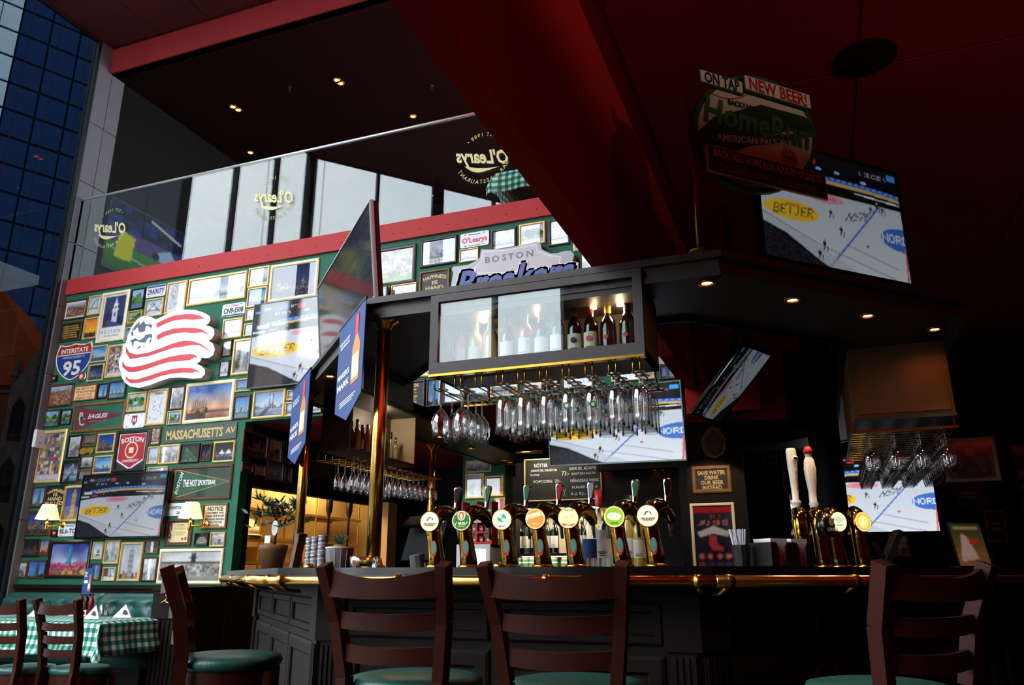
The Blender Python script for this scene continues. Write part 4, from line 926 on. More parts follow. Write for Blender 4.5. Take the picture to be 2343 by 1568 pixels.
PICS = [
(1, 592, 510, 770, 657, 'd', A_aerial, .02, 'white-matted aerial photo of coloured roofs by the column'),
(1, 808, 465, 895, 622, 'g', A_snow, 0, 'small snowy street photo with red bus, top left of the wall'),
(1, 770, 662, 868, 835, 'g', lambda s, w, h: A_dusk(s, w, h, '#FFC020', '#F08030', '#402010'), 0, 'small orange sunset photo left of the white steeple poster'),
(1, 928, 440, 1110, 850, 'c', A_steeple, 0, 'tall poster of a white steeple captioned BOSTON'),
(1, 1185, 402, 1285, 572, 'k', A_tree, 0, 'small dark park photo right of the steeple poster'),
(1, 1315, 497, 1455, 632, 'g', A_snow, 0, 'snowy park photo below the 29A907Y plate'),
(1, 1160, 600, 1268, 695, 'g', lambda s, w, h: A_tree(s, w, h, '#8A9A30', '#5A6A20', '#6A7A28'), 0, 'tiny yellow-green garden photo above the white flag sign'),
(1, 1130, 745, 1215, 862, 'g', A_sky, 0, 'small gold frame half hidden by the football of the flag sign'),
(1, 1507, 345, 1652, 605, 'g', lambda s, w, h: A_poster(s, w, h).mosaic(6, 7, ['#C8CCD8', '#A8B0C8', '#D8D0D0'], .12, .12, .9, .92, .8), 0, 'white poster with a grid of small pictures above the flag sign'),
(1, 1700, 315, 2195, 480, 'g', A_light, 0, 'wide pale skyline panorama in thin gold frame under the red fascia'),
(1, 830, 912, 955, 1045, 'g', A_water, 0, 'small blue harbour skyline right of the interstate shield'),
(1, 980, 905, 1118, 1178, 'g', A_crowd, 0, 'tall crowd collage half hidden left of the flag sign'),
(1, 803, 1078, 925, 1215, 'g', lambda s, w, h: A_night(s, w, h, '#2A5A8A', '#10203A', '#E8F0F8'), 0, 'blue night crowd photo below the small harbour skyline'),
(1, 452, 1260, 640, 1440, 'd', A_aerial, 0, 'orange rooftop aerial photo below the interstate shield'),
(1, 890, 1247, 965, 1374, 'k', A_tower, 0, 'narrow photo of a domed church right of the red-lettered sign'),
(1, 985, 1225, 1122, 1372, 'd', A_sky, 0, 'hazy blue harbour towers below the crowd collage'),
(1, 2005, 672, 2165, 828, 'g', A_light, 0, 'pale pillared building photo below the CN9-J508 plate'),
(1, 1995, 862, 2070, 997, 'd', A_bw, 0, 'small dark frame of a grey facade right of the flag sign'),
(1, 1970, 1042, 2048, 1183, 'd', A_light, 0, 'small dark frame with pale tower at the flag sign corner'),
(4, 515, 815, 690, 1100, 'g', A_bw, 0, 'tall photo of parked bicycles tucked behind the upper wall television'),
(4, 642, 207, 806, 350, 'g', lambda s, w, h: A_light(s, w, h).rect(.05, 0, .16, .9, '#B04048', .6), 0, 'small gold frame at the right end of the wide panorama'),
(4, 632, 380, 786, 522, 'g', A_water, 0, 'small gold frame of blue sky above the upper wall television corner'),
(4, 828, 182, 1218, 442, 'c', lambda s, w, h: A_night(s, w, h, '#2A3A6A', '#161E4A', '#E0C8A0', 16, .45), 0, 'large cream-framed night skyline left of the dark canopy television'),
(4, 616, 556, 722, 642, 'g', A_bw, 0, 'small gold frame tucked behind the upper left of the wall television'),
(4, 602, 680, 702, 776, 'g', A_sky, 0, 'smaller gold frame just beneath, tucked behind the wall television edge'),
(4, 532, 1152, 662, 1250, 'g', A_sky, 0, 'small gold frame at the lower left corner of the upper wall television'),
(4, 110, 1192, 490, 1500, 'c', A_sail, 0, 'large cream-framed sunset harbour with masts below the flag sign'),
(4, 514, 1295, 640, 1487, 'd', A_sky, 0, 'dark-framed city towers right of the sunset harbour picture'),
(4, 682, 1252, 938, 1473, 'g', A_bridge, 0, 'purple cable bridge photo under the upper wall television'),
(4, 968, 1247, 1062, 1326, 'g', A_light, 0, 'tiny gold frame behind the left blue banner, upper of two'),
(4, 955, 1350, 1062, 1465, 'g', A_light, 0, 'tiny gold frame behind the left blue banner, lower of two'),
(4, 1122, 1345, 1262, 1442, 'k', A_light, 0, 'black-framed pale city photo between the two blue banners'),
(1, 1158, 1327, 1300, 1487, 'g', lambda s, w, h: A_tree(s, w, h, '#C8CCC8', '#7A8A5A', '#B8BCB8'), 0, 'gold frame of a leafy branch above the crimson H plate'),
(0, 342, 893, 378, 972, 'g', A_poster, 0, 'tall white poster with tiny icons titled Boston'),
(1, 1532, 1270, 1645, 1472, 'd', A_bw, 0, 'dark frame of two cyclists left of the sunset harbour picture'),
(2, 1317, 142, 1415, 242, 'g', A_tree, 0, 'tiny pale garden photo above the MASSACHUSETTS sign'),
(2, 352, 137, 460, 262, 'd', A_tree, 0, 'green riverside photo left of the maroon pennant'),
(2, 487, 130, 556, 245, 'k', A_tree, 0, 'narrow park and tower photo touching the maroon pennant frame'),
(2, 327, 297, 470, 693, 'g', A_crowd, 0, 'tall poster of hung sports shirts in gold frame'),
(2, 547, 332, 628, 506, 'k', A_bw, 0, 'black-framed statue photo right of the shirt poster'),
(2, 664, 317, 752, 413, 'b', lambda s, w, h: A_dusk(s, w, h, '#8A7A60', '#4A5058', '#2A2420'), 0, 'small brown night road photo above the gold carved ornament'),
(2, 774, 320, 893, 461, 'g', lambda s, w, h: A_night(s, w, h, '#2A62C0', '#1A3A90'), 0, 'blue evening skyline left of the red BOSTON shield'),
(2, 637, 494, 730, 581, 'd', A_bw, 0, 'small dark frame under the gold carved ornament'),
(2, 747, 492, 872, 624, 'g', A_water, 0, 'white towers over blue water left of the red BOSTON shield tip'),
(2, 502, 527, 612, 700, 'k', lambda s, w, h: A_bridge(s, w, h, '#10182A', '#1C2436'), 0, 'black-framed night photo of a lit cable bridge'),
(2, 617, 602, 706, 697, 'b', lambda s, w, h: A_dusk(s, w, h, '#B0A090', '#6A7080', '#4A3A30'), 0, 'small brown frame at the top left of the low television'),
(2, 1187, 267, 1250, 401, 'b', A_crowd, 0, 'narrow brown-framed team photo right of the red BOSTON shield'),
(2, 1167, 420, 1235, 553, 'g', A_light, 0, 'narrow gold frame of pale street below the team photo'),
(2, 1257, 407, 1398, 549, 'g', A_bw, 0, 'gold frame of boats under the MASSACHUSETTS sign'),
(2, 1417, 402, 1555, 542, 'k', A_green, 0, 'black-framed green night bridge cables under the MASSACHUSETTS sign'),
(2, 1580, 397, 1648, 530, 'd', A_night, 0, 'narrow dusk city photo under the MASSACHUSETTS sign'),
(2, 1679, 380, 1828, 534, 'g', lambda s, w, h: A_night(s, w, h, '#16202A', '#0C1218', '#C8D0D8').poly([(.2, .4), (.35, .62), (.5, .4)], '#E8ECF0').poly([(.55, .4), (.72, .64), (.88, .4)], '#E8ECF0'), 0, 'gold frame of two lit white tents by dark water'),
(2, 1167, 579, 1305, 690, 'g', A_aerial, 0, 'gold frame peeking above the top right of the low television'),
(2, 264, 730, 350, 892, 'd', A_tower, 0, 'dark frame of a blue glass skyscraper left of the beer sign'),
(2, 517, 724, 632, 1000, 'g', lambda s, w, h: A_tower(s, w, h, '#3A5AA8', '#22367A', '#C8983A', '#B8862A'), 0, 'golden lit tower at dusk left of the low television'),
(2, 227, 922, 395, 1112, 'd', lambda s, w, h: A_night(s, w, h, '#4A5AA0', '#2A3A8A', '#E8C070', 12, .5), 0, 'blue dusk skyline behind the left wall lamp'),
(2, 172, 1140, 302, 1277, 'k', lambda s, w, h: A_night(s, w, h, '#0E1018', '#080A10', '#B08A50'), 0, 'very dark night street photo at the lower left'),
(2, 322, 1142, 380, 1270, 'd', lambda s, w, h: A_dusk(s, w, h, '#E89A70', '#5A8AD0', '#8A3A3A'), 0, 'narrow pink waterside photo left of the big blue tower picture'),
(2, 140, 1314, 210, 1442, 'd', A_bw, 0, 'narrow grey street photo at the wall lower left corner'),
(2, 232, 1302, 352, 1447, 'd', lambda s, w, h: A_tower(s, w, h, '#7AA8E0', '#2A6AC8', '#2A2E34', '#22262A'), 0, 'dark street with blue sky left of the big blue tower picture'),
(2, 405, 1152, 685, 1446, 'k', A_hancock, 0, 'big picture of a turquoise tower over red brick houses'),
(2, 737, 1160, 800, 1297, 'g', A_ship, 0, 'narrow gold frame of a sailing ship'),
(2, 834, 1144, 925, 1332, 'g', A_bw, 0, 'gold frame of a grey facade below the low television'),
(2, 957, 1162, 1090, 1469, 'g', lambda s, w, h: A_tower(s, w, h, '#D8D4D4', '#B8BEC8', '#A8A09C', '#B87868'), 0, 'tall gold frame of a church tower and brick street'),
(2, 1137, 1150, 1235, 1252, 'b', lambda s, w, h: A_night(s, w, h, '#2A3A40', '#1A2228', '#A8B0A0'), 0, 'small brown dark frame at the lower right of the low television'),
(2, 717, 1322, 785, 1461, 'd', lambda s, w, h: A_tower(s, w, h, '#3A7AC8', '#2A5AA8', '#C8923A', '#A87830'), 0, 'narrow blue and gold building photo right of the big blue tower picture'),
(2, 814, 1357, 900, 1467, 'g', lambda s, w, h: A_snow(s, w, h).rect(0, .3, .35, 1, '#7A4030'), 0, 'small gold frame with snowy brick corner'),
(2, 1122, 1277, 1220, 1471, 'd', A_bw, 0, 'dark frame of a pale street left of the stadium picture'),
(2, 1257, 1217, 1725, 1490, 'c', A_stadium, 0, 'wide cream-framed old stadium crowd photo at the wall lower right'),
(2, 1527, 1090, 1625, 1193, 'k', A_fan, 0, 'black square frame with a pale fan-shaped street plan'),
(2, 1652, 1087, 1755, 1197, 'g', A_bw, 0, 'small gold frame of a snowy aerial right of the fan plan'),
(5, 20, 530, 432, 805, 'y', A_lawn, 0, 'large grey-framed city aerial with green lawn right of the dark canopy television'),
(5, 487, 437, 808, 634, 'k', lambda s, w, h: A_sky(s, w, h, '#D0DCE8', '#B0C4D8', '#9098A8', '#C8D0C0').rect(0, 0, 1, .22, '#ECEEF0'), .012, 'white poster captioned BOSTON in slim dark frame'),
(5, 832, 520, 1000, 612, 'g', A_light, 0, "small gold frame below the O'Learys plate"),
(5, 1113, 347, 1335, 500, 'y', A_glare, 0, 'grey frame of pale skyline right of the red-lettered plate'),
(5, 1360, 297, 1598, 457, 'g', lambda s, w, h: A_tree(s, w, h, '#D0D8DC', '#7A9A70', '#C8D0D0'), 0, 'gold frame of park trees above the silver team sign'),
(5, 1622, 260, 1815, 464, 'y', A_glare, 0, 'grey frame with pale obelisk above the silver team sign'),
(5, 1838, 222, 2150, 490, 'c', lambda s, w, h: A_dusk(s, w, h, '#F0A088', '#7A8AD0', '#30406A'), 0, 'large cream-framed pink sunset cut off by the red bulkhead'),
(5, 60, 838, 212, 930, 'y', A_water, 0, 'small blue photo just above the canopy, left one'),
(5, 222, 838, 445, 940, 'g', A_bw, 0, 'gold frame just above the canopy beside the wooden beer sign'),
(6, 30, 470, 125, 642, 'k', A_glare, 0, 'black-framed pale picture behind the black monitor'),
(6, 50, 660, 112, 845, 'd', A_glare, 0, 'narrow brown-framed pale picture behind the black monitor'),
(6, 140, 512, 330, 815, 'g', A_glare, 0, 'large gold frame seen beside the wine cabinet left edge'),
(6, 246, 842, 345, 1035, 'd', A_tower, 0, 'brown frame right of the black cottages sign'),
(6, 360, 850, 520, 1010, 'y', A_light, 0, 'grey frame behind the leftmost hanging glasses'),
(6, 540, 860, 690, 1000, 'd', A_water, 0, 'brown frame behind the gap in the hanging glasses'),
(6, 700, 810, 900, 960, 'g', A_light, 0, 'gold frame behind the middle of the glass rack'),
(6, 930, 790, 1190, 930, 'y', A_dusk, 0, 'grey frame behind the middle right of the glass rack'),
(6, 1210, 770, 1440, 900, 'd', A_light, 0, 'brown frame behind the right of the glass rack'),
(6, 1560, 720, 1880, 840, 'g', A_glare, 0, 'gold frame behind the right end of the glass rack'),
(6, 1862, 492, 2010, 730, 'g', A_glare, 0, 'gold frame right of the wine cabinet beside the bulkhead'),
(6, 1907, 742, 2030, 838, 'y', A_tower, 0, 'small grey frame of a spire above the central television'),
]
for z, x0, y0, x1, y1, f, art, mw, lab in PICS:
    t, w_, h_, fw = picture(lab, wall_rect(z, x0, y0, x1, y1), f, art, matw=mw)
    if 'steeple poster of' in lab or lab.startswith('tall poster of a white steeple'):
        text('BOSTON', h_*.085, M['ink'], t, (0, -.0065, h_*.2), width=w_*.72, track=1.5); text('Old State House', h_*.045, M['ink'], t, (0, -.0065, h_*.12), shear=.2, width=w_*.5)
    if lab.startswith('white poster captioned'):
        text('BOSTON', h_*.12, M['ink'], t, (0, -.0065, h_*.18), width=w_*.75, track=1.5)
    if lab.startswith('tall white poster with tiny'): text('Boston', h_*.07, M['steel'], t, (0, -.0065, h_*.9))
    if lab.startswith('wide cream-framed old'):
        text('In The Beginning', h_*.1, M['white_paint'], t, (-w_*.28, -.0065, h_*.2), shear=.35, width=w_*.26)
    if lab.startswith('purple cable'): text('BOSTON', h_*.08, M['white_paint'], t, (w_*.28, -.0065, h_*.16), width=w_*.26)
mat('sign_red', '#C03038', .5); mat('sign_orange', '#C8451E', .6); mat('sign_gold', '#D8B878', .5); mat('sign_tan', '#D8C08A', .5)
# lettered signs in frames
def sign(label, z, x0, y0, x1, y1, frame, bg, rows, pane=False, fw=None, name='lettered_sign', cat='sign', y=WY, rect=None):
    rect = rect or wall_rect(z, x0, y0, x1, y1, y); t, w_, h_, fw = picture(label, rect, frame, None, fw=fw, name=name, cat=cat, y=y, pane=pane)
    mat('bg'+bg, '#'+bg, .6); B((-w_/2+fw*.8, -.006, fw*.8), (w_/2-fw*.8, -.002, h_-fw*.8)).build('board', M['bg'+bg], t)
    for s, yy, hh, ww, m, st, arc in rows: text(s, h_*hh, M[m], t, (0, -.0075, h_*yy), style=st, width=w_*ww, arc=(w_*arc if arc else None))
    return t, w_, h_
picture('brown-framed black plaque with rows of yellow lettering', wall_rect(1, 545, 710, 722, 852), 'd', A_plaque, name='lettered_sign', cat='sign')
sign('cream sign with red lettering about chatting to waitresses', 1, 672, 1264, 860, 1387, 'b', 'EBD9A0', [('FEEL FREE TO CHAT', .76, .2, .82, 'sign_orange', 'b', 0), ('UP OUR WAITRESSES', .57, .2, .82, 'sign_orange', 'b', 0), ('BUT TRY TO BE', .38, .2, .6, 'sign_orange', 'b', 0), ('ORIGINAL PLEASE !', .2, .2, .78, 'sign_orange', 'b', 0)])
sign('black sign reading HAPPINESS IS HAND PULLED by the left wall lamp', 2, 365, 724, 505, 880, 'k', '16110E', [('HAPPINESS', .76, .2, .8, 'sign_tan', 'b', .8), ('IS', .56, .22, .22, 'sign_tan', 'b', 0), ('HAND', .36, .24, .66, 'sign_tan', 'b', 0), ('PULLED', .14, .24, .84, 'sign_tan', 'b', 0)], fw=.01)
sign('brown-framed sign reading NOTICE with small print', 2, 1590, 862, 1768, 1057, 'b', 'E8DCC0', [('NOTICE', .78, .22, .62, 'ink', 'b', 0), ("CUSTOMER'S WHO", .62, .1, .7, 'ink', 'b', 0), ('THINK OUR STAFF', .5, .1, .72, 'ink', 'b', 0), ('ARE RUDE, SHOULD', .38, .1, .76, 'ink', 'b', 0), ('SPEAK TO THE', .26, .1, .6, 'ink', 'b', 0), ('MANAGER.', .14, .1, .42, 'ink', 'b', 0)])
sign('wooden-framed grey sign reading HAPPINESS IS HAND above the canopy', 5, 474, 717, 740, 900, 'b', '3A3E3C', [('HAPPINESS', .74, .2, .78, 'sign_tan', 'b', 1.0), ('IS', .5, .2, .2, 'sign_tan', 'b', 0), ('HAND', .28, .22, .6, 'sign_tan', 'b', 0)])
sign('black sign with tan letters ending LY POOK beside the monitor', 6, 20, 862, 230, 1042, 'k', '1A1C1A', [('LY POOK', .82, .17, .56, 'sign_gold', 'b', 0), ('OTTAGES', .66, .09, .4, 'sign_gold', 'b', 0), ('the Late Dubs', .56, .07, .45, 'sign_gold', 'r', 0), ('LS TRAINED', .42, .09, .5, 'sign_gold', 'b', 0), ('DS THAT', .32, .09, .4, 'sign_gold', 'b', 0), ('ME A GOOD', .22, .09, .45, 'sign_gold', 'b', 0), ('SERVICE', .12, .09, .36, 'sign_gold', 'b', 0)])
sign('slim black frame lettered this is BOSTON beside the bulkhead', 5, 1903, 542, 2190, 680, 'y', 'EDEEF0', [('this is', .72, .2, .4, 'ink', 'b', 0), ('BOSTON', .35, .42, .84, 'ink', 'b', 0)], pane=True)
dip, w_, h_, fw = picture('maroon-matted certificate in frame below the race plate', wall_rect(2, 1305, 987, 1490, 1190), 'd', None); mat('maroon', '#5A1420', .7); B((-w_/2+fw, -.006, fw), (w_/2-fw, -.002, h_-fw)).build('mount', M['maroon'], dip); put_print(A_diploma(5, 44, 40), w_*.7, h_*.72, dip, (0, -.0075, h_*.14), name='certificate')
# pennants and shields in frames
def pennant(label, rect, frame, bg, col_, edge, words, pn=False):
    t, w_, h_, fw = picture(label, rect, frame, None, pane=True, name='framed_pennant', cat='pennant')
    B((-w_/2+fw, -.005, fw), (w_/2-fw, -.002, h_-fw)).build('backing', M[bg], t)
    a, b_, zc = -w_*.42, w_*.44, h_*.5; hh = h_*.4
    if edge: MB().prism([(a-.01, zc-hh-.012), (b_+.025, zc), (a-.01, zc+hh+.012)][::-1], -.0065, -.005).build('border', M[edge], t)
    MB().prism([(a, zc-hh), (b_, zc), (a, zc+hh)][::-1], -.008, -.006).build('felt', M[col_], t)
    return t, w_, h_, a, b_, zc
mat('maroon_felt', '#7A2440', .9, noise=.08, nscale=20); mat('green_felt', '#1E5A44', .9, noise=.1, nscale=10); mat('green_back', '#2A6A50', .85, noise=.1, nscale=6); mat('cloth_dark', '#24463A', .9, noise=.2, nscale=6); mat('tan', '#B8863A', .7)
t, w_, h_, a, b_, zc = pennant('maroon EAGLES pennant on green in a gold frame', wall_rect(2, 585, 92, 965, 280), 'b', 'green_back', 'maroon_felt', None, None)
text('EAGLES', h_*.2, M['white_paint'], t, (-w_*.02, -.0095, zc+.01), style='b', shear=.25, width=w_*.36); text('BOSTON COLLEGE', h_*.07, M['tan'], t, (0, -.0095, zc-h_*.15), style='b', shear=.25, width=w_*.32)
text('B', h_*.38, M['cream'], t, (-w_*.33, -.0095, zc+h_*.07), style='b'); text('C', h_*.38, M['cream'], t, (-w_*.3, -.0092, zc-h_*.12), style='b')
MB().prism([(-w_*.33, zc+h_*.1), (-w_*.29, zc+h_*.03), (-w_*.24, zc+h_*.0), (-w_*.3, zc-h_*.05), (-w_*.31, zc-h_*.2), (-w_*.34, zc-h_*.03)], -.0105, -.0098).build('eagle_mark', M['ink'], t)
t, w_, h_, a, b_, zc = pennant('green felt sports bar pennant with tan border in a brown frame', wall_rect(2, 1345, 577, 1800, 825), 'd', 'cloth_dark', 'green_felt', 'tan', None)
text('THE HOT SPORTSBAR', h_*.3, M['white_paint'], t, (-w_*.02, -.0095, zc), style='b', width=w_*.52, warp=lambda x, z: (x, z*(1.0-.9*(x/w_+.26)))); text('BOSTON', h_*.16, M['white_paint'], t, (-w_*.35, -.0095, zc), style='b', rot=(0, R(-75), 0), shear=.2)
t, w_, h_, fw = picture('red BOSTON UNIVERSITY shield pennant in a black frame', wall_rect(2, 925, 297, 1135, 610), 'k', None, name='framed_pennant', cat='pennant')
mat('shield_red', '#C02434', .7, noise=.05, nscale=8); mat('backing_dark', '#2A3032', .8, noise=.3, nscale=9)
B((-w_/2+fw, -.005, fw), (w_/2-fw, -.002, h_-fw)).build('backing', M['backing_dark'], t)
for k, (m, s_) in enumerate((('white_paint', 1.0), ('shield_red', .9), )):
    ww, z0, z1, zm = w_*.43*s_, h_*(.5-.44*s_), h_*(.5+.44*s_), h_*(.5-.22*s_)
    MB().prism([(-ww, z1), (-ww, zm), (0, z0), (ww, zm), (ww, z1)][::-1], -.007-.0012*k, -.005).build(['border', 'felt'][k], M[m], t)
text('BOSTON', h_*.16, M['white_paint'], t, (0, -.009, h_*.78), style='b', width=w_*.7, arc=w_*1.4); text('UNIVERSITY', h_*.08, M['white_paint'], t, (0, -.009, h_*.27), style='b', width=w_*.5)
MB().lathe([(w_*.2, 0), (w_*.2, .001)], 24, (0, -.0085, h_*.52), 'y').build('seal', M['cream'], t); MB().lathe([(w_*.165, 0), (w_*.165, .0005)], 24, (0, -.0097, h_*.52), 'y').build('seal_ring', M['shield_red'], t); B((-w_*.07, -.0112, h_*.45), (w_*.07, -.0105, h_*.58)).build('seal_book', M['cream'], t)
# plates
def plate(label, z, x0, y0, x1, y1, bg, rows, name='license_plate', cat='license plate', rad=.15):
    xa, za, xb, zb = wall_rect(z, x0, y0, x1, y1); w_, h_ = xb-xa, za-zb; t = thing(name, label, cat, ((xa+xb)/2, WY, zb))
    r = h_*rad; pts = []
    for cx, cz, a0 in ((w_/2-r, r, -90), (w_/2-r, h_-r, 0), (-w_/2+r, h_-r, 90), (-w_/2+r, r, 180)):
        for k in range(5): a = R(a0+90*k/4); pts.append((cx+r*math.cos(a), cz+r*math.sin(a)))
    mat('plate'+bg, '#'+bg, .35); MB().prism(pts[::-1], -.012, 0).build('plate', M['plate'+bg], t)
    for s, yy, hh, ww, m, dx in rows: text(s, h_*hh, M[m], t, (w_*dx, -.0132, h_*yy), style='b', width=w_*ww)
    for sx in (-1, 1):
        for sz in (.1, .9): B((sx*w_*.32-.012, -.0135, h_*sz-.003), (sx*w_*.32+.012, -.012, h_*sz+.003)).build('slot', M['ink'], t)
    return t, w_, h_
mat('blue_ink', '#2A4A9A', .5); mat('navy', '#22306A', .5); mat('pink_ink', '#C04A58', .5)
t, w_, h_ = plate('white and blue licence plate reading 29A907Y', 1, 1322, 378, 1482, 455, 'D8D8E0', [('29A907Y', .46, .62, .84, 'navy', 0)]); B((-w_*.46, -.0134, h_*.8), (w_*.46, -.0124, h_*.96)).build('blue_band', M['blue_ink'], t)
t, w_, h_ = plate('white licence plate reading CN9-J508', 1, 1998, 542, 2190, 627, 'D4D8E0', [('CN9-J508', .46, .55, .86, 'ink', 0), ('TEXAS', .84, .18, .34, 'sign_red', .05)]); B((-w_*.46, -.0134, h_*.04), (w_*.46, -.0124, h_*.14)).build('dark_band', M['navy'], t)
plate('white plate with crimson shield lettered H', 2, 980, 168, 1130, 265, 'ECECF0', [], 'university_plate', 'plate'); 
xa, za, xb, zb = wall_rect(2, 980, 168, 1130, 265); hp = [o for o in C.objects if o.name.startswith('university_plate')][0]; hh = za-zb
mat('crimson', '#A01C34', .5); MB().prism([(-hh*.24, hh*.86), (hh*.24, hh*.86), (hh*.24, hh*.42), (0, hh*.14), (-hh*.24, hh*.42)], -.0135, -.012).build('shield', M['crimson'], hp); text('H', hh*.42, M['white_paint'], hp, (0, -.0145, hh*.55), style='b')
t, w_, h_ = plate('white TEXAS plate with red star reading BL6-TO', 2, 470, 1022, 606, 1115, 'D4E0EC', [('BL6-TO', .42, .52, .84, 'navy', 0), ('TEXAS', .84, .2, .46, 'blue_ink', .06)]); MB().prism([(-w_*.38+.02*math.cos(R(90+36*k))*(1 if k % 2 == 0 else .4), h_*.84+.02*math.sin(R(90+36*k))*(1 if k % 2 == 0 else .4)) for k in range(10)], -.0138, -.012).build('star', M['sign_red'], t)
plate('white race plate reading HOPKINTON - BOSTON 26.2', 2, 1300, 862, 1520, 952, 'E4E6E8', [('HOPKINTON - BOSTON', .64, .34, .9, 'ink', 0), ('26.2', .24, .3, .2, 'ink', .0)], 'race_plate', 'plate')
plate("white plate with pink lettering reading O'Learys", 5, 838, 382, 1092, 470, 'ECEDF0', [("O'Learys", .5, .5, .88, 'pink_ink', 0), ('Massachusetts', .87, .13, .4, 'blue_ink', 0), ('The Spirit of America', .1, .1, .4, 'blue_ink', 0)], 'name_plate', 'plate')
t, w_, h_ = plate('long grey street sign reading MASSACHUSETTS AV', 2, 1288, 272, 1845, 352, '4A5248', [], 'street_sign', 'sign', .04); mat('street_gold', '#C8B070', .5); text('MASSACHUSETTS', h_*.78, M['street_gold'], t, (-w_*.07, -.0132, h_*.48), style='b', width=w_*.78); text('AV', h_*.5, M['street_gold'], t, (w_*.42, -.0132, h_*.54), style='b', width=w_*.12)
# interstate shield
xa, za, xb, zb = wall_rect(1, 527, 905, 800, 1195); w_, h_ = xb-xa, za-zb
t = thing('interstate_shield', 'red and blue INTERSTATE 95 shield sign', 'sign', ((xa+xb)/2, WY, zb))
def shield(s, y0, y1, m, nm, zc=None, lim=None):
    pts = []
    for k in range(17):
        q = k/16; x = w_*.5*math.sin(math.pi*(q*.5+0))*1.0; z = h_*(.0+.72*q**1.5); pts.append((x, z))
    right = pts + [(w_*.47, h_*.88), (w_*.43, h_*1.0), (w_*.3, h_*.955), (w_*.15, h_*.96), (0, h_*1.0)]
    full = right + [(-x, z) for x, z in right[::-1][1:-1]]
    full = [(x*s, h_*.5+(z-h_*.5)*s) for x, z in full]
    if lim is not None: full = [(x, max(z, lim)) for x, z in full]
    return MB().prism(full, y0, y1).build(nm, M[m], t)
mat('hw_red', '#A81E24', .4); mat('hw_blue', '#1E3E8E', .4); mat('hw_cream', '#E8E4D0', .4)
shield(1.0, -.012, 0, 'hw_cream', 'border'); shield(.93, -.014, -.011, 'hw_blue', 'blue_field'); shield(.93, -.0155, -.0145, 'hw_red', 'red_field', lim=h_*.70); B((-w_*.45, -.0162, h_*.68), (w_*.45, -.0152, h_*.705)).build('divider', M['hw_cream'], t)
text('INTERSTATE', h_*.17, M['hw_cream'], t, (0, -.0165, h_*.80), style='b', width=w_*.74); text('MASSACHUSETTS', h_*.08, M['hw_cream'], t, (0, -.0158, h_*.62), width=w_*.6); text('95', h_*.52, M['hw_cream'], t, (0, -.0158, h_*.33), style='b', width=w_*.5)
# small plaques and ornament
for (z, x0, y0, x1, y1, lab) in ((1, 470, 1174, 513, 1225, 'tiny black plaque with red crest below the interstate shield'), (2, 410, 1067, 455, 1122, 'tiny black plaque with red crest beside the TEXAS plate')):
    xa, za, xb, zb = wall_rect(z, x0, y0, x1, y1); t = thing('crest_plaque', lab, 'plaque', ((xa+xb)/2, WY, zb)); w_, h_ = xb-xa, za-zb
    B((-w_/2, -.015, 0), (w_/2, 0, h_)).build('board', M['black'], t); MB().prism([(-w_*.25, h_*.8), (w_*.25, h_*.8), (w_*.25, h_*.4), (0, h_*.15), (-w_*.25, h_*.4)], -.018, -.015).build('crest', M['crimson'], t); B((-w_*.12, -.0195, h_*.45), (w_*.12, -.018, h_*.65)).build('charge', M['cream'], t)
xa, za, xb, zb = wall_rect(1, 703, 1165, 765, 1225); t = thing('round_emblem', 'small round grey and red emblem beside the interstate shield tip', 'emblem', ((xa+xb)/2, WY, zb)); r = (xb-xa)/2
MB().lathe([(r, 0), (r, .01), (r*.9, .014), (0, .014)], 20, (0, 0, r), 'y').build('disc', M['steel'], t); MB().lathe([(r*.7, .0142), (r*.7, .016)], 16, (0, 0, r), 'y').build('centre', M['sign_red'], t); MB().prism([(-r*.4, r*.8), (0, r*.6), (r*.45, r*1.0), (r*.1, r*1.5), (-r*.3, r*1.3)], -.018, -.015).build('charge', M['cream'], t)
xa, za, xb, zb = wall_rect(2, 637, 428, 738, 478); t = thing('carved_ornament', 'gold carved scroll ornament between small frames', 'ornament', ((xa+xb)/2, WY, zb)); w_, h_ = xb-xa, za-zb
pts = [(-.5, .35), (-.42, .85), (-.2, .95), (0, .8), (.25, .95), (.48, .7), (.5, .3), (.35, .05), (.15, .3), (-.05, .15), (-.25, .05), (-.42, .1)]; MB().prism([(x*w_, z*h_) for x, z in pts], -.025, 0).build('scroll', M['old_gold'], t); MB().lathe([(h_*.2, 0), (h_*.12, .03), (0, .035)], 12, (w_*.25, 0, h_*.6), 'y').build('boss', M['old_gold'], t, smooth=True)
B((0, 0, 0), (.01, .01, .01))
p = px_(86, 1005, WX+.02); t = thing('alarm_box', 'small white box on the grey column beside the shirt poster', 'box', (WX+.02, p.y, p.z-.1)); B((0, -.06, 0), (.05, .06, .2)).build('case', M['white_paint'], t); MB().lathe([(.012, 0), (.012, .004)], 10, (.05, 0, .05), 'x').build('button', M['steel'], t)
# white waving-flag sign with football
A_, Bq = 240, 690; sc_ = 7.1286
def fp(x, y): p = py_(A_+x/sc_, Bq+y/sc_, WY-.12); return (p.x, p.z)
outl = [(650, 235), (760, 255), (830, 295), (960, 235), (1110, 165), (1310, 132), (1480, 140), (1620, 185), (1705, 240), (1722, 300), (1690, 360), (1640, 390), (1720, 405), (1780, 460), (1785, 540), (1740, 610), (1690, 638), (1760, 690), (1792, 780), (1770, 870), (1700, 920), (1620, 925), (1580, 910), (1560, 970), (1495, 1020), (1570, 1050), (1630, 1110), (1630, 1190), (1570, 1250), (1440, 1258), (1220, 1240), (1050, 1250), (900, 1300), (720, 1370), (560, 1410), (420, 1390), (320, 1320), (275, 1240), (265, 1160), (230, 1080), (225, 990), (250, 900), (285, 860), (290, 720), (345, 665), (372, 560), (430, 420), (520, 300), (590, 250)]
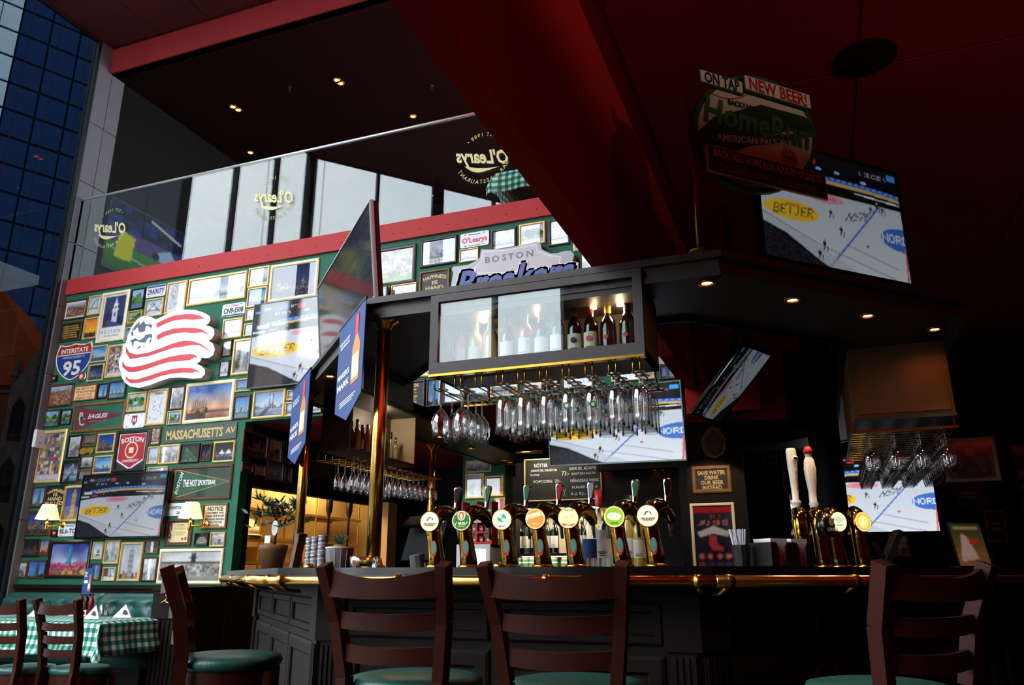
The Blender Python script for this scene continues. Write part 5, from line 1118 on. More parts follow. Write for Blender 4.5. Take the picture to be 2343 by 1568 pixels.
pts = [fp(x, y) for x, y in outl]; mx_ = sum(p[0] for p in pts)/len(pts); mz = min(p[1] for p in pts)
t = thing('flag_sign', 'large white cut-out sign of a striped flag with a football', 'sign', (mx_, WY, mz))
mat('flag_white', '#F4F6F8', .45); mat('flag_side', '#B9BAB4', .6); mat('flag_red', '#D0404C', .5); mat('flag_grey', '#5A6476', .5)
loc = [(x-mx_, z-mz) for x, z in pts]
MB().prism(loc, -.118, 0).build('body', M['flag_side'], t); MB().prism(loc, -.12, -.117).build('face', M['flag_white'], t)
def stripe(top, bot): MB().prism([(fp(x, y)[0]-mx_, fp(x, y)[1]-mz) for x, y in top+bot[::-1]], -.1225, -.1195).build('red_stripe', M['flag_red'], t)
def cv(pts, n=4): return pts
stripe([(845, 360), (960, 300), (1120, 235), (1300, 208), (1450, 208), (1560, 235), (1635, 290)], [(850, 430), (980, 365), (1120, 312), (1300, 290), (1440, 300), (1540, 285), (1620, 285)])
stripe([(850, 555), (960, 495), (1120, 445), (1300, 428), (1450, 430), (1580, 455), (1700, 535)], [(855, 630), (980, 565), (1120, 525), (1300, 505), (1450, 520), (1580, 505), (1690, 535)])
stripe([(350, 745), (400, 835), (520, 868), (700, 840), (900, 770), (1100, 690), (1280, 640), (1420, 645), (1560, 690), (1650, 750), (1715, 822)], [(345, 830), (410, 940), (560, 915), (700, 895), (900, 830), (1100, 762), (1280, 735), (1420, 710), (1540, 715), (1640, 765), (1705, 822)])
stripe([(285, 985), (340, 1055), (450, 1075), (650, 1035), (850, 970), (1050, 905), (1250, 870), (1400, 858), (1470, 870), (1515, 912)], [(290, 1070), (380, 1150), (480, 1155), (680, 1105), (880, 1035), (1060, 985), (1250, 970), (1390, 955), (1450, 915), (1505, 915)])
stripe([(340, 1220), (400, 1270), (520, 1275), (720, 1215), (900, 1155), (1080, 1105), (1280, 1085), (1430, 1092), (1500, 1120), (1555, 1165)], [(350, 1280), (420, 1335), (540, 1330), (740, 1280), (920, 1215), (1080, 1180), (1280, 1160), (1420, 1165), (1480, 1140), (1545, 1165)])
for pl in ([(440, 475), (500, 390), (570, 330), (560, 395), (480, 470)], [(540, 410), (640, 318), (660, 370), (770, 380), (760, 440), (690, 390), (660, 430), (655, 480), (610, 500), (560, 500), (545, 450)], [(415, 640), (500, 600), (560, 640), (640, 590), (665, 545), (770, 530), (768, 600), (720, 585), (690, 615), (660, 670), (580, 670), (520, 640), (470, 660), (460, 750), (435, 665)], [(730, 650), (765, 590), (755, 650), (720, 690)], [(425, 505), (460, 480), (465, 565), (440, 560)], [(720, 345), (760, 370), (735, 372)], [(520, 780), (560, 735), (600, 725), (560, 765)], [(620, 720), (655, 735), (640, 745)]):
    MB().prism([(fp(x, y)[0]-mx_, fp(x, y)[1]-mz) for x, y in pl], -.1225, -.1195).build('ball_patch', M['flag_grey'], t)
# silver team sign
A5 = lambda x, y: py_(840+x/3.905, 440+y/3.905, WY-.1)
out5 = [(750, 830), (770, 720), (755, 690), (770, 665), (900, 650), (960, 620), (1005, 590), (1018, 510), (1100, 512), (1250, 500), (1420, 465), (1530, 440), (1552, 470), (1560, 510), (1640, 548), (1700, 545), (1760, 525), (1820, 522), (1850, 560), (1835, 610), (1825, 680), (1850, 760), (1800, 850), (760, 960)]
pts = [A5(x, y) for x, y in out5]; mx_ = sum(p.x for p in pts)/len(pts); mz = min(p.z for p in pts)
t = thing('team_sign', 'silver cut-out sign reading BOSTON Breakers above the canopy', 'sign', (mx_, WY, mz)); mat('silver_sign', '#8E9196', .4, .3); mat('sign_pale', '#C9CBD2', .5); mat('sign_blue', '#4E5FA6', .5)
loc = [(p.x-mx_, p.z-mz) for p in pts]; MB().prism(loc, -.1, 0).build('body', M['silver_sign'], t)
inner = [(1030, 600), (1040, 535), (1240, 525), (1505, 470), (1515, 525), (1640, 575), (1720, 580), (1700, 690), (1000, 720), (960, 690)]
def in5(q, g=1.0): return [(A5(x, y).x-mx_, A5(x, y).z-mz) for x, y in q]
MB().prism(in5([(1020, 608), (1030, 525), (1240, 515), (1515, 460), (1527, 520), (1645, 565), (1735, 570), (1715, 700), (990, 730), (945, 690)]), -.1015, -.099).build('white_line', M['white_paint'], t); MB().prism(in5(inner), -.103, -.1).build('field', M['sign_pale'], t)
q = A5(1280, 575); d5 = A5(1480, 560)-A5(1070, 600)
text('BOSTON', .085, M['grey_metal'], t, (q.x-mx_, -.105, q.z-mz), style='b', width=.52, track=1.35)
q = A5(1290, 745); wdt = A5(1840, 680).x-A5(760, 760).x
for k, (m, st, yy) in enumerate((('white_paint', 1.06, -.106), ('sign_blue', 1.0, -.1085))):
    tb_ = text_mb('Breakers', .36*(1.04 if k == 0 else 1), 'b', shear=.3, width=wdt*(.99 if k == 0 else .96)); 
    tb_.build('team_name', M[m], t, loc=(q.x-mx_, yy, q.z-mz-.02))
    if k == 0:
        for dx, dz in ((.02, .016), (-.02, .016), (.02, -.016), (-.02, -.016), (0, .022), (0, -.022)): tb_.build('name_outline', M[m], t, loc=(q.x-mx_+dx, yy, q.z-mz-.02+dz))
# ---------------------------------------------------------------- televisions
HK = hockey(); HK_MESH = {}; LASTM = [None]
print_mat('screen_faint', .02, .08); print_mat('screen_a', .3, .08); print_mat('screen_b', .55, .08); print_mat('screen_c', 1.0, .05, 1.0); print_mat('screen_t', .14, .08)
def tv(label, BL, BR, TL, scr='screen', frame='black_gloss', bez=.018, dep=.05, back=False, cat='television'):
    BL, BR, TL = Vector(BL), Vector(BR), Vector(TL); x = (BR-BL); w_ = x.length; x.normalize(); up = TL-BL; up = up-x*up.dot(x); h_ = up.length; up.normalize()
    y = up.cross(x).normalized()                     # local +y points into the wall
    t = thing('television', label, cat); LASTM[0] = t.matrix_world = Matrix.Translation((BL+BR)/2) @ Matrix((x, y, up)).transposed().to_4x4()
    MB().ring(-w_/2, 0, w_/2, h_, bez, -.004, .02, .25).build('bezel', M[frame], t); B((-w_/2+.004, .006, .004), (w_/2-.004, dep, h_-.004)).build('housing', M['black'], t)
    sw, sh_ = w_-2*bez, h_-2*bez
    me = HK_MESH.get('m')
    if me is None: me = HK_MESH['m'] = art_mesh(HK, 1.0, 1.0); me.materials.append(M['screen'])
    if scr:
        o = bpy.data.objects.new('screen', me); C.objects.link(o); o.parent = t; o.location = (0, .002, bez); o.scale = (sw, 1, sh_)
        if scr != 'screen': o.material_slots[0].link = 'OBJECT'; o.material_slots[0].material = M[scr]
    B((-w_*.15, dep, h_*.3), (w_*.15, dep+.03, h_*.7)).build('wall_mount', M['black'], t)
    return t, w_, h_
def two(z, x0, y0, x1, y1, y):
    ox, oy, s = ZM[z]; a = py_(ox+x0/s, oy+y0/s, y); b_ = py_(ox+x1/s, oy+y1/s, y); return Vector((a.x, y, b_.z)), Vector((b_.x, y, b_.z)), Vector((a.x, y, a.z))
a = py_(582, 697, WY-.09); b_ = py_(563, 891, WY-.09); h_ = a.z-b_.z
tv('television on the picture wall behind the canopy, washed out by daylight', (a.x, WY-.09, b_.z), (a.x+h_*1.74, WY-.09, b_.z), (a.x, WY-.09, a.z), frame='grey_metal', bez=.012, scr='screen_c')
tv('low wall television showing ice hockey between the two wall lamps', *two(2, 650, 640, 1250, 1125, WY-.1), scr='screen_b')
n45 = (.7071, .7071, 0); P0 = Vector((-2.175, 3.51, 0)); lp = P0+Vector((-.7071, -.7071, 0))*.02
dg_ = Vector((.7071, -.7071, 0)); NT = ppl(847, 455, lp, n45); FT = min([ppl(726, 580+2*k, lp, n45) for k in range(80)], key=lambda q: abs(q.z-NT.z))
best = min([k*.005-.4 for k in range(180)], key=lambda q: abs((ppl(858, 680, lp+Vector(n45)*q, n45)-NT).dot(dg_)))
NB = ppl(858, 680, lp+Vector(n45)*best, n45)
FBm = NB+dg_*((FT-NT).dot(dg_))
t, w_, h_ = tv('dark television seen edge-on above the left side of the canopy', FBm, NB, FBm+(NT-NB), 'screen_faint', 'bezel_silver', .012)
B((-w_*.1, .03, -.16), (w_*.1, .06, .1)).build('stand', M['black'], t)
nr = (.7071, -.7071, 0); P1 = Vector((-.318, 3.51, 0)); rp_ = P1+Vector((-.7071, .7071, 0))*.12
BLp, BRp, TRp = ppl(1748, 587, rp_, nr), ppl(2092, 657, rp_, nr), ppl(2090, 405, rp_, nr)
zb = min(BLp.z, BRp.z); BLp.z = BRp.z = max(zb, CZ1+.01)
t, w_, h_ = tv('upper right television showing ice hockey above the canopy', BLp, BRp, BLp+(TRp-BRp), 'screen_a')
for sx in (-.25, .25): B((w_*sx-.02, .01, -.02), (w_*sx+.02, .05, .05)).build('stand', M['black'], t)
BRc, BLc, TRc = pd_(1573, 1055, 5.5), pd_(1258, 1068, 6.27), pd_(1558, 868, 5.42)
t, w_, h_ = tv('central television with silver bezel hanging behind the glass rack', BLc, BRc, BLc+(TRc-BRc), 'screen', 'steel', .014)
MB().tube([(0, .07, h_*.6), (0, .12, h_*1.0), (0, .16, h_*1.0+.5)], .02, 8).build('ceiling_arm', M['black'], t)
A6, B6, C6 = pd_(1582, 948, 5.6), pd_(1700, 787, 5.08), pd_(1635, 988, 5.73); xx = (B6-A6).normalized(); dn = (C6-A6); dn -= xx*dn.dot(xx); 
if dn.cross(xx).dot(CAM-A6) > 0: pass
t, w_, h_ = tv('television tilted steeply on an arm beside the bulkhead end', A6+dn, B6+dn, A6, 'screen_dim', 'black_gloss', .014)
mw = (A6+B6)/2+dn*.5; iv = LASTM[0].inverted(); MB().tube([(0, .05, h_*.5), (0, .12, h_*.5), iv @ (mw+Vector((.05, .1, .35))), iv @ Vector((mw.x+.05, mw.y+.1, ZLC))], .016, 8).build('ceiling_arm', M['black'], t)
tv('large television on the far right wall behind the dark pillar', *two(0, 1838, 1045, 2155, 1218, YB-.1), bez=.015)
t, w_, h_ = tv('black television seen from behind left of the wine cabinet', pd_(932, 942, 5.6), pd_(815, 893, 4.95), pd_(917, 784, 5.5), None, 'black_gloss', .02)
for k in range(5): B((-w_*.3, .05, h_*(.3+.08*k)), (w_*.3, .055, h_*(.33+.08*k))).build('vent', M['plastic_dark'], t)
MB().tube([(-w_*.3, .08, h_*.42), (-w_*.35, .16, h_*.5), (-w_*.2, .2, h_*.45), (0, .1, h_*.4)], .006, 6).build('cable', M['steel'], t, smooth=True)

# ---------------------------------------------------------------- hanging banners on the left canopy face
bp = P0+Vector((-.7071, -.7071, 0))*.05
def banner(label, px, words, grp):
    pts = [ppl(u, v, bp, n45) for u, v in px]; d = Vector((.7071, -.7071, 0)); o = Vector(((pts[0]+pts[1])/2)); z0 = pts[3].z; zt = CZ1-.02
    t = thing('hanging_banner', label, 'banner', (o.x, o.y, z0), R(-45), grp)
    L = lambda p: ((p-o).dot(d), p.z-z0)
    q = [L(p) for p in pts]; w_ = abs(q[1][0]-q[0][0]); H = zt-z0; hs = (q[2][1]+q[4][1])/2
    MB().prism([(-w_/2, H), (w_/2, H), (w_/2, hs), (0, 0), (-w_/2, hs)][::-1], -.002, .002).build('cloth', M['banner_blue'], t)
    B((-w_/2-.01, -.006, H-.012), (w_/2+.01, .006, H)).build('hem_rod', M['black'], t)
    bx = w_*.24; hb = H*.62
    prof = [(.0, 0), (w_*.14, 0), (w_*.14, hb*.52), (w_*.055, hb*.68), (w_*.05, hb), (0, hb)]
    bz = H*.3; poly = [(bx+r, bz+z) for r, z in prof]+[(bx-r, bz+z) for r, z in prof[::-1]]
    MB().prism(poly, -.004, -.002).build('printed_bottle', M['whisky'], t); B((bx-w_*.12, -.0052, bz+hb*.06), (bx+w_*.12, -.004, bz+hb*.42)).build('printed_label', M['whisky_label'], t); B((bx-w_*.056, -.0052, bz+hb*.7), (bx+w_*.056, -.004, bz+hb*1.0)).build('printed_seal', M['banner_red'], t)
    for s, zz, hh, ww in words: text(s, H*hh, M['banner_white'], t, (-w_*.22 if zz > .3 else 0, -.0035, H*zz), style='b', width=w_*ww)
    B((-w_*.42, -.0035, H*.255), (w_*.4, -.002, H*.26)).build('red_line', M['banner_red'], t)
    for k in range(3): B((-w_*.3, -.0035, H*(.2-.02*k)), (w_*(.3-.06*k), -.002, H*(.208-.02*k))).build('small_print', M['banner_white'], t)
    return t
banner('blue banner with a whisky bottle nearest the canopy corner', [(779, 757), (838, 697), (817, 905), (785, 968), (765, 949)], [('KENTUCKY', .8, .035, .4), ('BOURBON', .76, .035, .36), ("MAKER'S", .47, .07, .46), ('MARK', .37, .08, .46)], 'blue whisky banners on the canopy')
banner('blue banner with bottles at the left end of the canopy', [(672, 883), (711, 849), (697, 1017), (672, 1065), (662, 1043)], [('KENTUCKY', .8, .035, .4), ('BOURBON', .76, .035, .36), ('HORSE\'S', .47, .07, .46), ('NECK', .37, .08, .46)], 'blue whisky banners on the canopy')

# ---------------------------------------------------------------- round beer sign on a pole
sp_ = Vector((-.26, 3.60, 0)); sd = Vector((.7071, .7071, 0))
def S(x, y):
    p = ppl(1540+x/2.904, 160+y/2.904, sp_, nr); return p
so = S(190, 1170); so.z = CZ1
t = thing('beer_sign', 'round green and cream Home Run ale sign on a pole above the canopy', 'sign', so, R(45))
def SL(x, y): p = S(x, y); return ((p-so).dot(sd), p.z-so.z)
def spoly(pts, y0, y1, m, nm): return MB().prism([SL(*p) for p in pts], y0, y1).build(nm, M[m], t)
mat('sign_green', '#1E5A34', .6); mat('ball_cream', '#E8DCC8', .6); mat('deep_green', '#143A24', .6); mat('plate_white', '#E6DCD4', .6); mat('text_red', '#C02418', .6); mat('text_black', '#141414', .6); mat('stitch', '#B03A28', .6); mat('pole_brass', '#8A6A30', .35, .8)
MB().tube([(0, .02, 0), (0, .02, SL(165, 200)[1])], .012, 10).build('pole', M['pole_brass'], t, smooth=True); MB().lathe([(.05, 0), (.05, .01), (.015, .03)], 16, (0, .02, 0)).build('pole_foot', M['pole_brass'], t, smooth=True)
ell = lambda cx, cy, rx, ry, n=40: [(cx+rx*math.cos(2*math.pi*k/n), cy+ry*math.sin(2*math.pi*k/n)+.13*rx*math.cos(2*math.pi*k/n)) for k in range(n)]
spoly(ell(525, 440, 410, 385), -.02, .01, 'sign_green', 'disc'); spoly(ell(525, 440, 378, 352), -.024, -.019, 'ball_cream', 'ball')
for (cx, cy, a0, a1, fl) in ((360, 60, 15, 150, 1), (420, 800, 200, 320, -1)):
    pts = [SL(cx+190*math.cos(R(a)), cy+150*math.sin(R(a))) for a in range(a0, a1, 9)]; MB().tube([(x, -.0255, z) for x, z in pts], .003, 5).build('stitch_line', M['stitch'], t)
spoly([(135, 505), (150, 420), (250, 330), (560, 250), (850, 330), (910, 390), (880, 460), (760, 420), (400, 480), (250, 560)], -.028, -.023, 'deep_green', 'script_shadow')
spoly([(195, 530), (500, 460), (760, 445), (905, 420), (900, 460), (700, 500), (480, 525), (290, 590)], -.030, -.027, 'sign_green', 'ribbon')
c = SL(530, 370); wq = SL(880, 400)[0]-SL(140, 400)[0]
mat('script_green', '#3E7A50', .5); text('HomeRun', .2, M['script_green'], t, (c[0], -.0312, c[1]), style='b', shear=.2, width=wq*.93); 
c = SL(520, 490); text('AMERICAN PALE ALE', .05, M['plate_white'], t, (c[0], -.0315, c[1]), style='b', width=wq*.66, warp=lambda x, z: (x, z+.16*x)); c = SL(440, 290); text('BACKYARD', .045, M['text_black'], t, (c[0], -.0292, c[1]+.03), style='b', width=wq*.25)
c = SL(750, 600); MB().lathe([(.055, 0), (.055, .001)], 20, (c[0], -.0235, c[1]), 'y').build('stamp_ring', M['tan'], t); text("O'LEARYS", .022, M['text_black'], t, (c[0], -.0255, c[1]), style='b', width=.09)
def splate(x0, y0, x1, y1, h, m, edge, nm, y):
    a = SL(x0, y0); b_ = SL(x1, y1); w_ = b_[0]-a[0]; zc = (a[1]+b_[1])/2; hh = h
    B((a[0], y, zc-hh), (b_[0], y+.012, zc)).build(nm, M[edge], t); B((a[0]+.006, y-.002, zc-hh+.006), (b_[0]-.006, y, zc-.006)).build(nm+'_face', M[m], t); return (a[0]+b_[0])/2, zc-hh/2, w_, y-.0035
def H_(x, y0, y1): return SL(x, y0)[1]-SL(x, y1)[1]
x, z, w_, y = splate(138, 60, 420, 75, H_(280, 65, 150), 'plate_white', 'sign_green', 'top_plate', -.045); text('ON TAP', .085, M['text_black'], t, (x, y, z), style='b', width=w_*.8)
x, z, w_, y = splate(425, 120, 852, 150, H_(640, 130, 228), 'plate_white', 'sign_green', 'news_plate', -.055); text('NEW BEER!', .1, M['text_red'], t, (x, y, z), style='b', width=w_*.88)
x, z, w_, y = splate(180, 585, 950, 672, H_(560, 625, 795), 'deep_green', 'ball_cream', 'bottom_plate', -.055); text("BACKYARD HOME RUN A.P.A BY O'LEARYS", .06, M['plate_white'], t, (x, y, z+.035), style='b', width=w_*.9); text("EXCLUSIVELY BREWED FOR O'LEARYS FANS!", .05, M['tan'], t, (x, y, z-.035), width=w_*.82)

# ---------------------------------------------------------------- wine cabinet hanging under the front of the canopy
cy0 = 3.485; cxl, cxr = py_(985, 780, cy0).x, py_(1472, 720, cy0).x; zb = (py_(1478, 806, cy0).z+py_(980, 864, cy0).z)/2; zt = CZ0-.01
cab = thing('wine_cabinet', 'dark glass-fronted wine cabinet hanging under the front of the canopy', 'cabinet', ((cxl+cxr)/2, cy0, zb)); CW, CH, CDp = cxr-cxl, zt-zb, .34
mat('cab_inside', '#4A3A2C', .6, noise=.15, nscale=4)
B((-CW/2, .02, 0), (CW/2, CDp, .03)).build('bottom', M['canopy_wood'], cab); B((-CW/2, .02, CH-.03), (CW/2, CDp, CH)).build('top', M['canopy_wood'], cab); B((-CW/2, CDp-.015, .03), (CW/2, CDp, CH-.03)).build('back', M['cab_inside'], cab)
for s in (-1, 1): B((s*CW/2, .02, 0), (s*(CW/2-.022), CDp, CH)).build('side', M['canopy_wood'], cab)
CHD = CZ1-.038-zb
d = bpy.data.objects.new('door', None); C.objects.link(d); d.parent = cab; d.location = (0, 0, 0)
B((-CW/2, -.01, 0), (-CW/2+.045, .015, CHD)).build('stile', M['canopy_wood'], d); B((CW/2-.045, -.01, 0), (CW/2, .015, CHD)).build('stile', M['canopy_wood'], d); B((-CW/2+.045, -.01, 0), (CW/2-.045, .02, .06)).build('rail', M['canopy_wood'], d); B((-CW/2+.045, -.01, CHD-.04), (CW/2-.045, .015, CHD)).build('rail', M['canopy_wood'], d)
B((-CW/2+.045, .004, .06), (CW/2-.045, .008, CHD-.04)).build('pane', M['balustrade'], d)
B((-CW/2, -.016, -.012), (CW/2, .02, 0)).build('brass_strip', M['brass_worn'], cab)
for x in (-.33, -.02, .27, .41):
    MB().lathe([(.018, 0), (.018, -.008), (0, -.008)], 12, (x, .17, CH-.031)).build('lamp', M['spot_hot'], cab)
    l = bpy.data.lights.new('cabinet_lamp', 'POINT'); l.energy = .9; l.color = (1, .75, .42); l.shadow_soft_size = .02; o = bpy.data.objects.new('cabinet_lamp', l); C.objects.link(o); o.parent = cab; o.location = (x, .17, CH-.06)
def liq(key, c, tr):                       # coloured bottle glass with its drink inside
    return mat(key, c, .08, spec=.6, coat=.3)
liq('wine_black', '#0A0C0A', 0); liq('wine_rose', '#B84A3A', 0); liq('wine_white', '#B8A860', 0); liq('wine_yellow', '#C0A048', 0); liq('wine_orange', '#C05A24', 0); liq('wine_green', '#1E3A22', 0)
glass_mat('bottle_clear', (.9, .93, .92), 1.6)
WB = [(0, 0), (.037, 0), (.0375, .008), (.0375, .18), (.034, .205), (.018, .235), (.0145, .25), (.0145, .295), (.016, .297), (.016, .31), (0, .31)]
def wine_bottle(name, label, loc, m, lab, cap, sc_=1.0, wide=1.0, grp=None, tall=1.0, mark=None, words=None, cat='bottle'):
    b_ = thing(name, label, cat, loc, random.uniform(-.12, .12), grp)
    MB().lathe([(r*wide*sc_, z*sc_*tall) for r, z in WB], 18).build('bottle_glass', M[m], b_, smooth=True)
    if cap: MB().lathe([(.0152*wide*sc_, .245*sc_*tall), (.0165*wide*sc_, .25*sc_*tall), (.0168*wide*sc_, .314*sc_*tall), (0, .314*sc_*tall)], 14).build('capsule', M[cap], b_, smooth=True)
    if lab:
        n = 12; vs = []; r = .0382*wide*sc_
        for k in range(n+1):
            a = R(-160+140*k/n); vs += [(r*math.cos(a), r*math.sin(a), .05*sc_*tall), (r*math.cos(a), r*math.sin(a), .15*sc_*tall)]
        mb = MB(); mb.add(vs, [(2*k, 2*k+2, 2*k+3, 2*k+1) for k in range(n)]); lb = mb.build('label', M[lab], b_, smooth=True)
        if mark: MB().lathe([(.016*sc_, 0), (.016*sc_, .0006)], 14, (0, -r-.0004, .115*sc_*tall), 'y').build('label_mark', M[mark], lb)
        if words: text(words, .014*sc_, M['ink'], lb, (0, -r-.0012, .08*sc_*tall), style='b', width=.045*sc_*wide)
        for k in range(2): B((-.018*sc_, -r-.0008, (.062+.01*k)*sc_*tall), (.018*sc_, -r, (.065+.01*k)*sc_*tall)).build('label_print', M['ink'], lb)
    return b_
mat('lbl_white', '#ECE8E0', .7); mat('lbl_cream', '#E0D8C0', .7); mat('cap_red', '#B81E24', .4); mat('cap_pink', '#D8405A', .4); mat('cap_gold', '#C8A050', .35, .6); mat('cap_black', '#141414', .4)
wl = [(1018, 'wine_rose', 'lbl_white', None, 'sign_red', 'rosé wine bottle at the far left of the wine cabinet'), (1053, 'wine_rose', 'lbl_white', 'cap_pink', None, 'rosé wine bottle with pink capsule in the wine cabinet'), (1088, 'wine_white', 'lbl_white', 'cap_gold', None, 'white wine bottle with cream capsule under the left cabinet lamp'), (1126, 'wine_yellow', None, None, None, 'unlabelled yellow wine bottle in the wine cabinet'), (1164, 'wine_green', 'lbl_white', 'cap_pink', None, 'green wine bottle with low white label in the wine cabinet'), (1205, 'wine_orange', 'lbl_white', 'cap_gold', None, 'orange rosé bottle in the middle of the wine cabinet'), (1240, 'wine_black', 'lbl_cream', 'cap_gold', None, 'dark wine bottle with cream capsule right of the orange one'), (1278, 'wine_black', 'lbl_white', None, None, 'dark wine bottle with plain white label right of cabinet centre'),
      (1315, 'wine_black', 'lbl_cream', 'cap_black', 'ink', 'black wine bottle with a round portrait label'), (1353, 'wine_black', 'lbl_cream', 'cap_red', 'sign_red', 'dark wine bottle with red capsule and red lettered label'), (1391, 'wine_black', None, 'cap_gold', None, 'black bottle with an orange round crest'), (1436, 'wine_black', None, 'cap_black', None, 'black bottle with a red round crest at the cabinet right end')]
for u, m, lb, cp_, mk, lab in wl:
    p = py_(u, 790, cy0+.17); bo = wine_bottle('wine_bottle', lab, (p.x, cy0+.17+random.uniform(-.02, .02), zb+.032), m, lb, cp_, grp='wine bottles in the cabinet', mark=mk, tall=1.02 if u > 1200 else .96, wide=1.1 if not lb else 1.0)
    if not lb and cp_: MB().lathe([(.013, 0), (.013, .001)], 14, (0, -.0425, .12), 'y').build('crest', M['sign_orange' if u < 1400 else 'cap_red'], bo)
# ---------------------------------------------------------------- racks and hanging glasses
def make_glass(kind, label, grp):
    g = thing('stemmed_glass', label, 'glass', (0, 0, 0), 0, grp)
    if kind == 'tulip': pr = [(.004, -.085), (.012, -.092), (.034, -.12), (.042, -.15), (.040, -.185), (.032, -.225)]; st = -.085
    elif kind == 'beer': pr = [(.006, -.05), (.02, -.058), (.033, -.08), (.036, -.12), (.034, -.18), (.037, -.225)]; st = -.05
    elif kind == 'flute': pr = [(.004, -.09), (.014, -.105), (.024, -.14), (.026, -.175), (.022, -.21)]; st = -.09
    else: pr = [(.004, -.075), (.02, -.085), (.038, -.11), (.043, -.14), (.036, -.18)]; st = -.075
    MB().lathe([(.0, .0), (.034, .001), (.036, -.001), (.01, -.007), (.004, -.014)], 16).build('foot', M['drink_glass'], g, smooth=True)
    MB().lathe([(.004, -.012), (.0035, st*.6), (.005, st)], 8, cap=False).build('stem', M['drink_glass'], g, smooth=True)
    inner = [(max(.002, r-.0014), z-(.003 if i == 0 else 0)) for i, (r, z) in enumerate(pr)]
    MB().lathe(pr+inner[::-1], 18, cap=False).build('bowl', M['drink_glass'], g, smooth=True)
    return g
PROTO = {}
def hang(kind, label, grp, loc, rz=0, var=''):
    key = (kind, var)
    if key not in PROTO: PROTO[key] = g = make_glass(kind, label, grp)
    else: g = copy_tree(PROTO[key])
    g['label'] = label; g['group'] = grp
    g.location = loc; g.rotation_euler = (0, 0, rz); g.scale = (1.08, 1.08, 1.1); return g
rk = thing('glass_rack', 'brass rod glass rack under the wine cabinet', 'glass rack', ((cxl+cxr)/2, cy0, zb-.012))
ORD = ['one', 'two', 'three', 'four', 'five', 'six', 'seven', 'eight', 'nine', 'ten', 'eleven', 'twelve', 'thirteen', 'fourteen', 'fifteen']
nsl = 10; dz = .062; RD = .44
xs_ = [(-CW/2+.045+(CW-.09)*k/(nsl-1)) for k in range(nsl)]
for x in xs_:
    for s in (-1, 1): MB().tube([(x+s*.017, .004, 0), (x+s*.017, .004, -dz+.008), (x+s*.017, .012, -dz), (x+s*.017, RD, -dz)], .0038, 6).build('rod', M['brass_worn'], rk, smooth=True)
B((-CW/2, RD-.01, -dz-.004), (CW/2, RD, -dz+.004)).build('back_bar', M['brass_worn'], rk)
for s in (-1, 1): MB().tube([(s*CW/2*.96, RD-.11, 0), (s*CW/2*.96, RD-.005, -dz)], .004, 6).build('stay', M['brass_worn'], rk, smooth=True)
mat('logo_green', '#2E7A34', .5); mat('logo_white', '#E8ECE8', .5)
for k, x in enumerate(xs_):
    if k == 2: continue
    kind = 'tulip' if k < 2 else 'beer'
    lab = 'clear tulip glass in the front rack' if k < 2 else ('beer glass with green logo in the front rack' if k in (6, 7) else 'clear beer glass in the front rack')
    for j, y in enumerate((.045, .135, .225, .315) if k not in (0,) else (.05, .17)):
        g = hang(kind, lab+', '+['front', 'second', 'third', 'rear'][j]+' one in slot '+ORD[k], 'glasses in the front rack', ((cxl+cxr)/2+x, cy0+y+.012*((k+j) % 2), zb-.012-dz+.005), random.uniform(0, .5), 'logo' if k in (6, 7) else '')
        if k in (6, 7) and not any(c.name.startswith('logo') for c in g.children):
            g.rotation_euler = (0, 0, 0); MB().lathe([(.016, 0), (.016, .001)], 16, (0, -.0365, -.13), 'y').build('logo', M['logo_green'], g); MB().lathe([(.008, .001), (.008, .002)], 10, (0, -.0365, -.13), 'y').build('logo_mark', M['logo_white'], g)
# left bottle shelf along the inside of the canopy
SX0, SX1, SY0, SY1, SZ0, SZ1 = -3.52, -3.26, 5.07, 6.12, 2.0, 2.40
shf = thing('bottle_shelf', 'open hanging bottle shelf at the left inside of the canopy', 'shelf', (SX0, SY0, SZ0)); mat('shelf_panel', '#4A454A', .6); mat('shelf_beige', '#B9AC92', .55)
B((0, 0, 0), (.26, 1.05, .025)).build('shelf_board', M['shelf_panel'], shf); B((0, 0, .025), (.26, .02, .435)).build('near_panel', M['shelf_panel'], shf); B((0, 1.03, .025), (.26, 1.05, .435)).build('far_panel', M['shelf_beige'], shf); B((0, .02, .025), (.015, 1.03, .435)).build('back_panel', M['shelf_panel'], shf)
for k, (yy, m, cp_, h_) in enumerate(((.12, 'wine_orange', 'chrome', .9), (.2, 'wine_black', 'cap_gold', .75), (.28, 'wine_yellow', 'chrome', .85), (.36, 'wine_black', 'cap_red', .75), (.44, 'wine_yellow', 'cap_gold', .8), (.53, 'wine_black', 'cap_black', .85), (.62, 'wine_orange', 'cap_gold', .8), (.72, 'wine_green', 'cap_red', .85), (.82, 'bottle_clear', 'cap_black', .8), (.91, 'bottle_clear', 'chrome', .7))):
    wine_bottle('spirit_bottle', ['first', 'second', 'third', 'fourth', 'fifth', 'sixth', 'seventh', 'eighth', 'ninth', 'tenth'][k]+' spirit bottle from the near end of the left hanging shelf', (SX0+.14, SY0+yy, SZ0+.026), m, 'lbl_cream' if k % 3 == 0 else None, cp_, h_, grp='bottles on the hanging shelf')
l = bpy.data.lights.new('shelf_lamp', 'POINT'); l.energy = 3; l.color = (1, .82, .55); l.shadow_soft_size = .03; o = bpy.data.objects.new('shelf_lamp', l); C.objects.link(o); o.parent = shf; o.location = (.16, .62, .36); MB().lathe([(.022, 0), (.022, -.01), (0, -.01)], 12, (.16, .62, .43)).build('lamp', M['spot_hot'], shf)
rk2 = thing('glass_rack', 'brass wire glass rack below the left bottle shelf', 'glass rack', (SX0, SY0, SZ0)); RL = 1.5
for k in range(16):
    y = .03+k*.095; MB().tube([(-.03, y, -.002), (-.03, y, -.06), (.0, y, -.062), (.32, y, -.062)], .004, 6).build('rod', M['brass_worn'], rk2, smooth=True)
